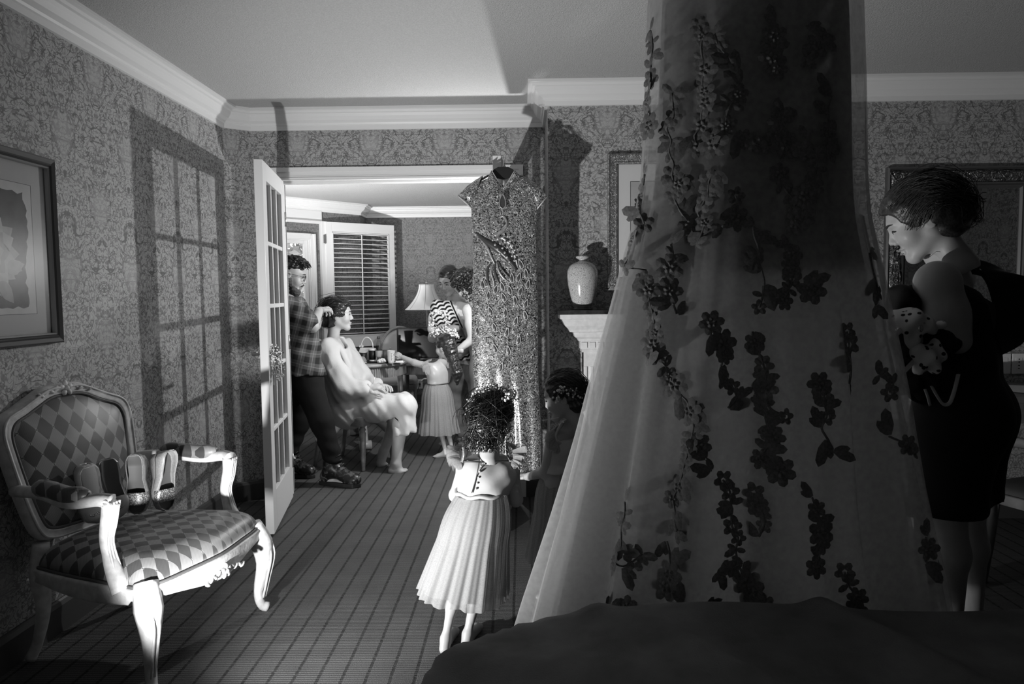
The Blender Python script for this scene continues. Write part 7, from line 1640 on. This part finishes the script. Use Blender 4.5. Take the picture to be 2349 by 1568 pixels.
pr_ = [(0.215-0.14*(1-(1-s)**1.9), zb_+(zt_-zb_)*s) for s in np.linspace(0, 1, 14)]
MB().lathe(pr_+[(r-0.002, z) for r, z in pr_[::-1]]+[pr_[0]], 32).build('lamp_shade', 'shade_cloth', la, True)
for k in range(8):
    a = 2*PI*k/8; MB().tube([((r+0.001)*math.cos(a), (r+0.001)*math.sin(a), z) for r, z in pr_], 0.0018, 4).build('shade_rib', 'mid_grey', la, True)
MB().tube([(pr_[0][0]*math.cos(a), pr_[0][0]*math.sin(a), zb_) for a in np.linspace(0, 2*PI, 40)], 0.004, 6, False).build('shade_trim', 'white_plastic', la, True)
MB().lathe([(0, 0), (0.075, 0), (0.075, 0.012), (0.03, 0.03), (0.045, 0.10), (0.055, 0.18), (0.035, 0.27), (0.012, 0.32), (0.010, zt_+0.01), (0, zt_+0.01)], 24).build('lamp_base', 'silver_wood', la, True)
MB().lathe([(0, zt_), (0.006, zt_+0.004), (0.012, zt_+0.018), (0.006, zt_+0.03), (0.003, zt_+0.04), (0, zt_+0.042)], 12).build('finial', 'brass', la, True)
q = P(963, 880, YFAR); so_ = thing('wall_socket', 'white wall socket with a dark plug on the far wall', 'socket', (q[0], YFAR, q[2]))
MB().box((-0.036, -0.006, -0.058), (0.036, 0, 0.058)).build('plate', 'white_plastic', so_, bevel=0.003)
for z in (0.022, -0.022): MB().box((-0.012, -0.0075, z-0.012), (0.012, -0.006, z+0.012)).build('outlet', 'mid_grey', so_)
MB().lathe([(0, 0), (0.014, 0), (0.011, 0.028), (0.005, 0.035), (0, 0.035)], 12).build('plug', 'black', so_, True).rotation_euler = (PI/2, 0, 0)
co = thing('power_cord', 'thin dark power cord hanging from the far socket', 'cord', (q[0], YFAR, 0)); MB().tube(smooth_path([(0, -0.035, q[2]), (-0.01, -0.06, q[2]-0.05), (-0.03, -0.08, 0.12), (-0.06, -0.10, 0.010), (0.02, -0.14, 0.006), (0.12, -0.16, 0.006)], 24), 0.004, 6).build('cable', 'black', co, True)

# ------------------------------------------------------------------ bundle, phone and bags by the woman in black
t = new_mat('polka', 0.8, 0, 0.2); vec, x, y, z = t.pos(); vv_ = t.voro(vec, 44); t.color(t.step(vv_, 0.24, 0.30, 0.02, 0.62))
def bundle(name, label, cat, pts, mat, warp, voxel=0.006):
    c = np.mean([p for p, r in pts], 0); t_ = thing(name, label, cat, tuple(c)); v = Vol(*bounds([p for p, r in pts], 0.13), voxel)
    for p, r in pts: v.ell(p, r, k=0.025)
    v.warp(warp); V, F = v.mesh(); o = ob('folded_cloth', mesh_np('folded_cloth', relax_mesh(V, F, 1), F, mat, True), t_); o.location = -np.array(t_.location); return t_
fold = lambda X, Y, Z: 0.007*np.sin(70*Z+50*X+3*np.sin(30*X))+0.004*np.sin(120*X-60*Z)
bundle('spotted_scarf', 'pale scarf with dark spots gathered in the hands of the woman', 'scarf', [(P(2062, 735, 2.20), (0.045, 0.05, 0.040)), (P(2095, 740, 2.17), (0.050, 0.05, 0.042)), (P(2070, 770, 2.19), (0.045, 0.05, 0.040)), (P(2128, 748, 2.16), (0.045, 0.03, 0.018))], 'polka', fold)
bundle('spotted_pouch', 'pale spotted cloth pouch hanging below the dark jacket', 'pouch', [(P(2112, 815, 2.16), (0.034, 0.035, 0.035)), (P(2125, 835, 2.16), (0.036, 0.03, 0.030)), (P(2140, 812, 2.16), (0.026, 0.03, 0.040))], 'polka', fold)
bundle('dark_jacket', 'black jacket bundled over the arm of the woman', 'jacket', [(P(2075, 690, 2.30), (0.06, 0.06, 0.055)), (P(2115, 700, 2.36), (0.07, 0.07, 0.06)), (P(2150, 790, 2.20), (0.06, 0.045, 0.05)), (P(2110, 790, 2.24), (0.06, 0.06, 0.05)), (P(2120, 870, 2.26), (0.08, 0.06, 0.06)), (P(2165, 850, 2.24), (0.07, 0.05, 0.07))], 'black_cloth', fold)
b_ = thing('jacket_button', 'shiny round button on the cuff of the dark jacket', 'button', tuple(P(2111, 753, 2.12))); MB().lathe([(0, 0), (0.010, 0.0), (0.011, 0.003), (0.008, 0.005), (0, 0.0045)], 16).build('disc', 'chrome', b_, True).rotation_euler = (PI/2, 0, 0.5)
q = P(2068, 803, 2.15); ph_ = thing('mobile_phone', 'white mobile phone held at a slant below the spotted scarf', 'phone', tuple(q))
Rp = rotx(0.25)@roty(-0.55)@rotz(0.5); M = Matrix([list(r) for r in Rp]).to_4x4()
def slab(w_, h__, d_, y0, mat, nm):
    pl = [(sx*(w_/2-0.009)+0.009*math.cos(a), sz*(h__/2-0.009)+0.009*math.sin(a)) for sx, sz, a0 in ((1, 1, 0), (-1, 1, PI/2), (-1, -1, PI), (1, -1, 1.5*PI)) for a in np.linspace(a0, a0+PI/2, 5)]; n_ = len(pl)
    o = MB().add([(a, y0-d_/2, b) for a, b in pl]+[(a, y0+d_/2, b) for a, b in pl], [list(range(n_)), list(range(n_, 2*n_))[::-1]]+[(i, n_+i, n_+(i+1) % n_, (i+1) % n_) for i in range(n_)]).build(nm, mat, ph_); o.rotation_euler = M.to_euler(); return o
slab(0.064, 0.130, 0.008, 0, 'white_plastic', 'phone_body'); slab(0.056, 0.094, 0.001, -0.0046, 'black_gloss', 'screen'); slab(0.012, 0.0185, 0.0008, -0.0048, 'dark_grey', 'speaker').delta_location = Vector(Rp@np.array((0, 0, 0.055)))
hbg = thing('handbag', 'black handbag with pale strap hanging from the arm of the woman', 'handbag', tuple(P(2150, 920, 2.25)))
hq = np.array(hbg.location); v = Vol(*bounds([P(2120, 900, 2.26), P(2185, 960, 2.3)], 0.12), 0.008); v.ell(P(2128, 892, 2.27), (0.07, 0.04, 0.05), k=0.03); v.ell(P(2170, 895, 2.27), (0.07, 0.04, 0.05), k=0.03); V, F = v.mesh(); o = ob('bag_body', mesh_np('bag_body', V, F, 'black_cloth', True), hbg); o.location = -hq
st_ = smooth_path([P(2137, 885, 2.20), P(2148, 905, 2.18), P(2163, 926, 2.17), P(2178, 924, 2.17), P(2188, 900, 2.17), P(2196, 868, 2.18), P(2202, 838, 2.20)], 30); o = MB().tube(st_, 0.0058, 8, True, 0.25).build('strap', 'pale_thread', hbg, True); o.location = -hq
o = MB().tube(smooth_path([P(2122, 892, 2.20), P(2128, 908, 2.19), P(2134, 930, 2.19)], 10), 0.006, 6, True, 0.3).build('strap_end', 'pale_thread', hbg, True); o.location = -hq
q = PZ(2158, 1375, 0); sb = thing('shopping_bag', 'glossy white paper shopping bag on the carpet behind the legs of the woman', 'bag', (q[0]-0.02, q[1]+0.06, 0), 0.3)
MB().add([(-0.13, -0.05, 0), (0.13, -0.05, 0), (0.13, 0.05, 0), (-0.13, 0.05, 0), (-0.135, -0.045, 0.36), (0.135, -0.04, 0.37), (0.135, 0.045, 0.37), (-0.135, 0.045, 0.36)], [(0, 3, 2, 1), (0, 1, 5, 4), (1, 2, 6, 5), (2, 3, 7, 6), (3, 0, 4, 7)]).build('bag_body', mk('gloss_paper', 0.62, 0.2).name, sb)
for y in (-0.04, 0.04): MB().tube(smooth_path([(-0.06, y, 0.355), (-0.04, y, 0.43), (0.04, y, 0.43), (0.06, y, 0.36)], 12), 0.003, 6).build('handle', 'white_paper', sb, True)
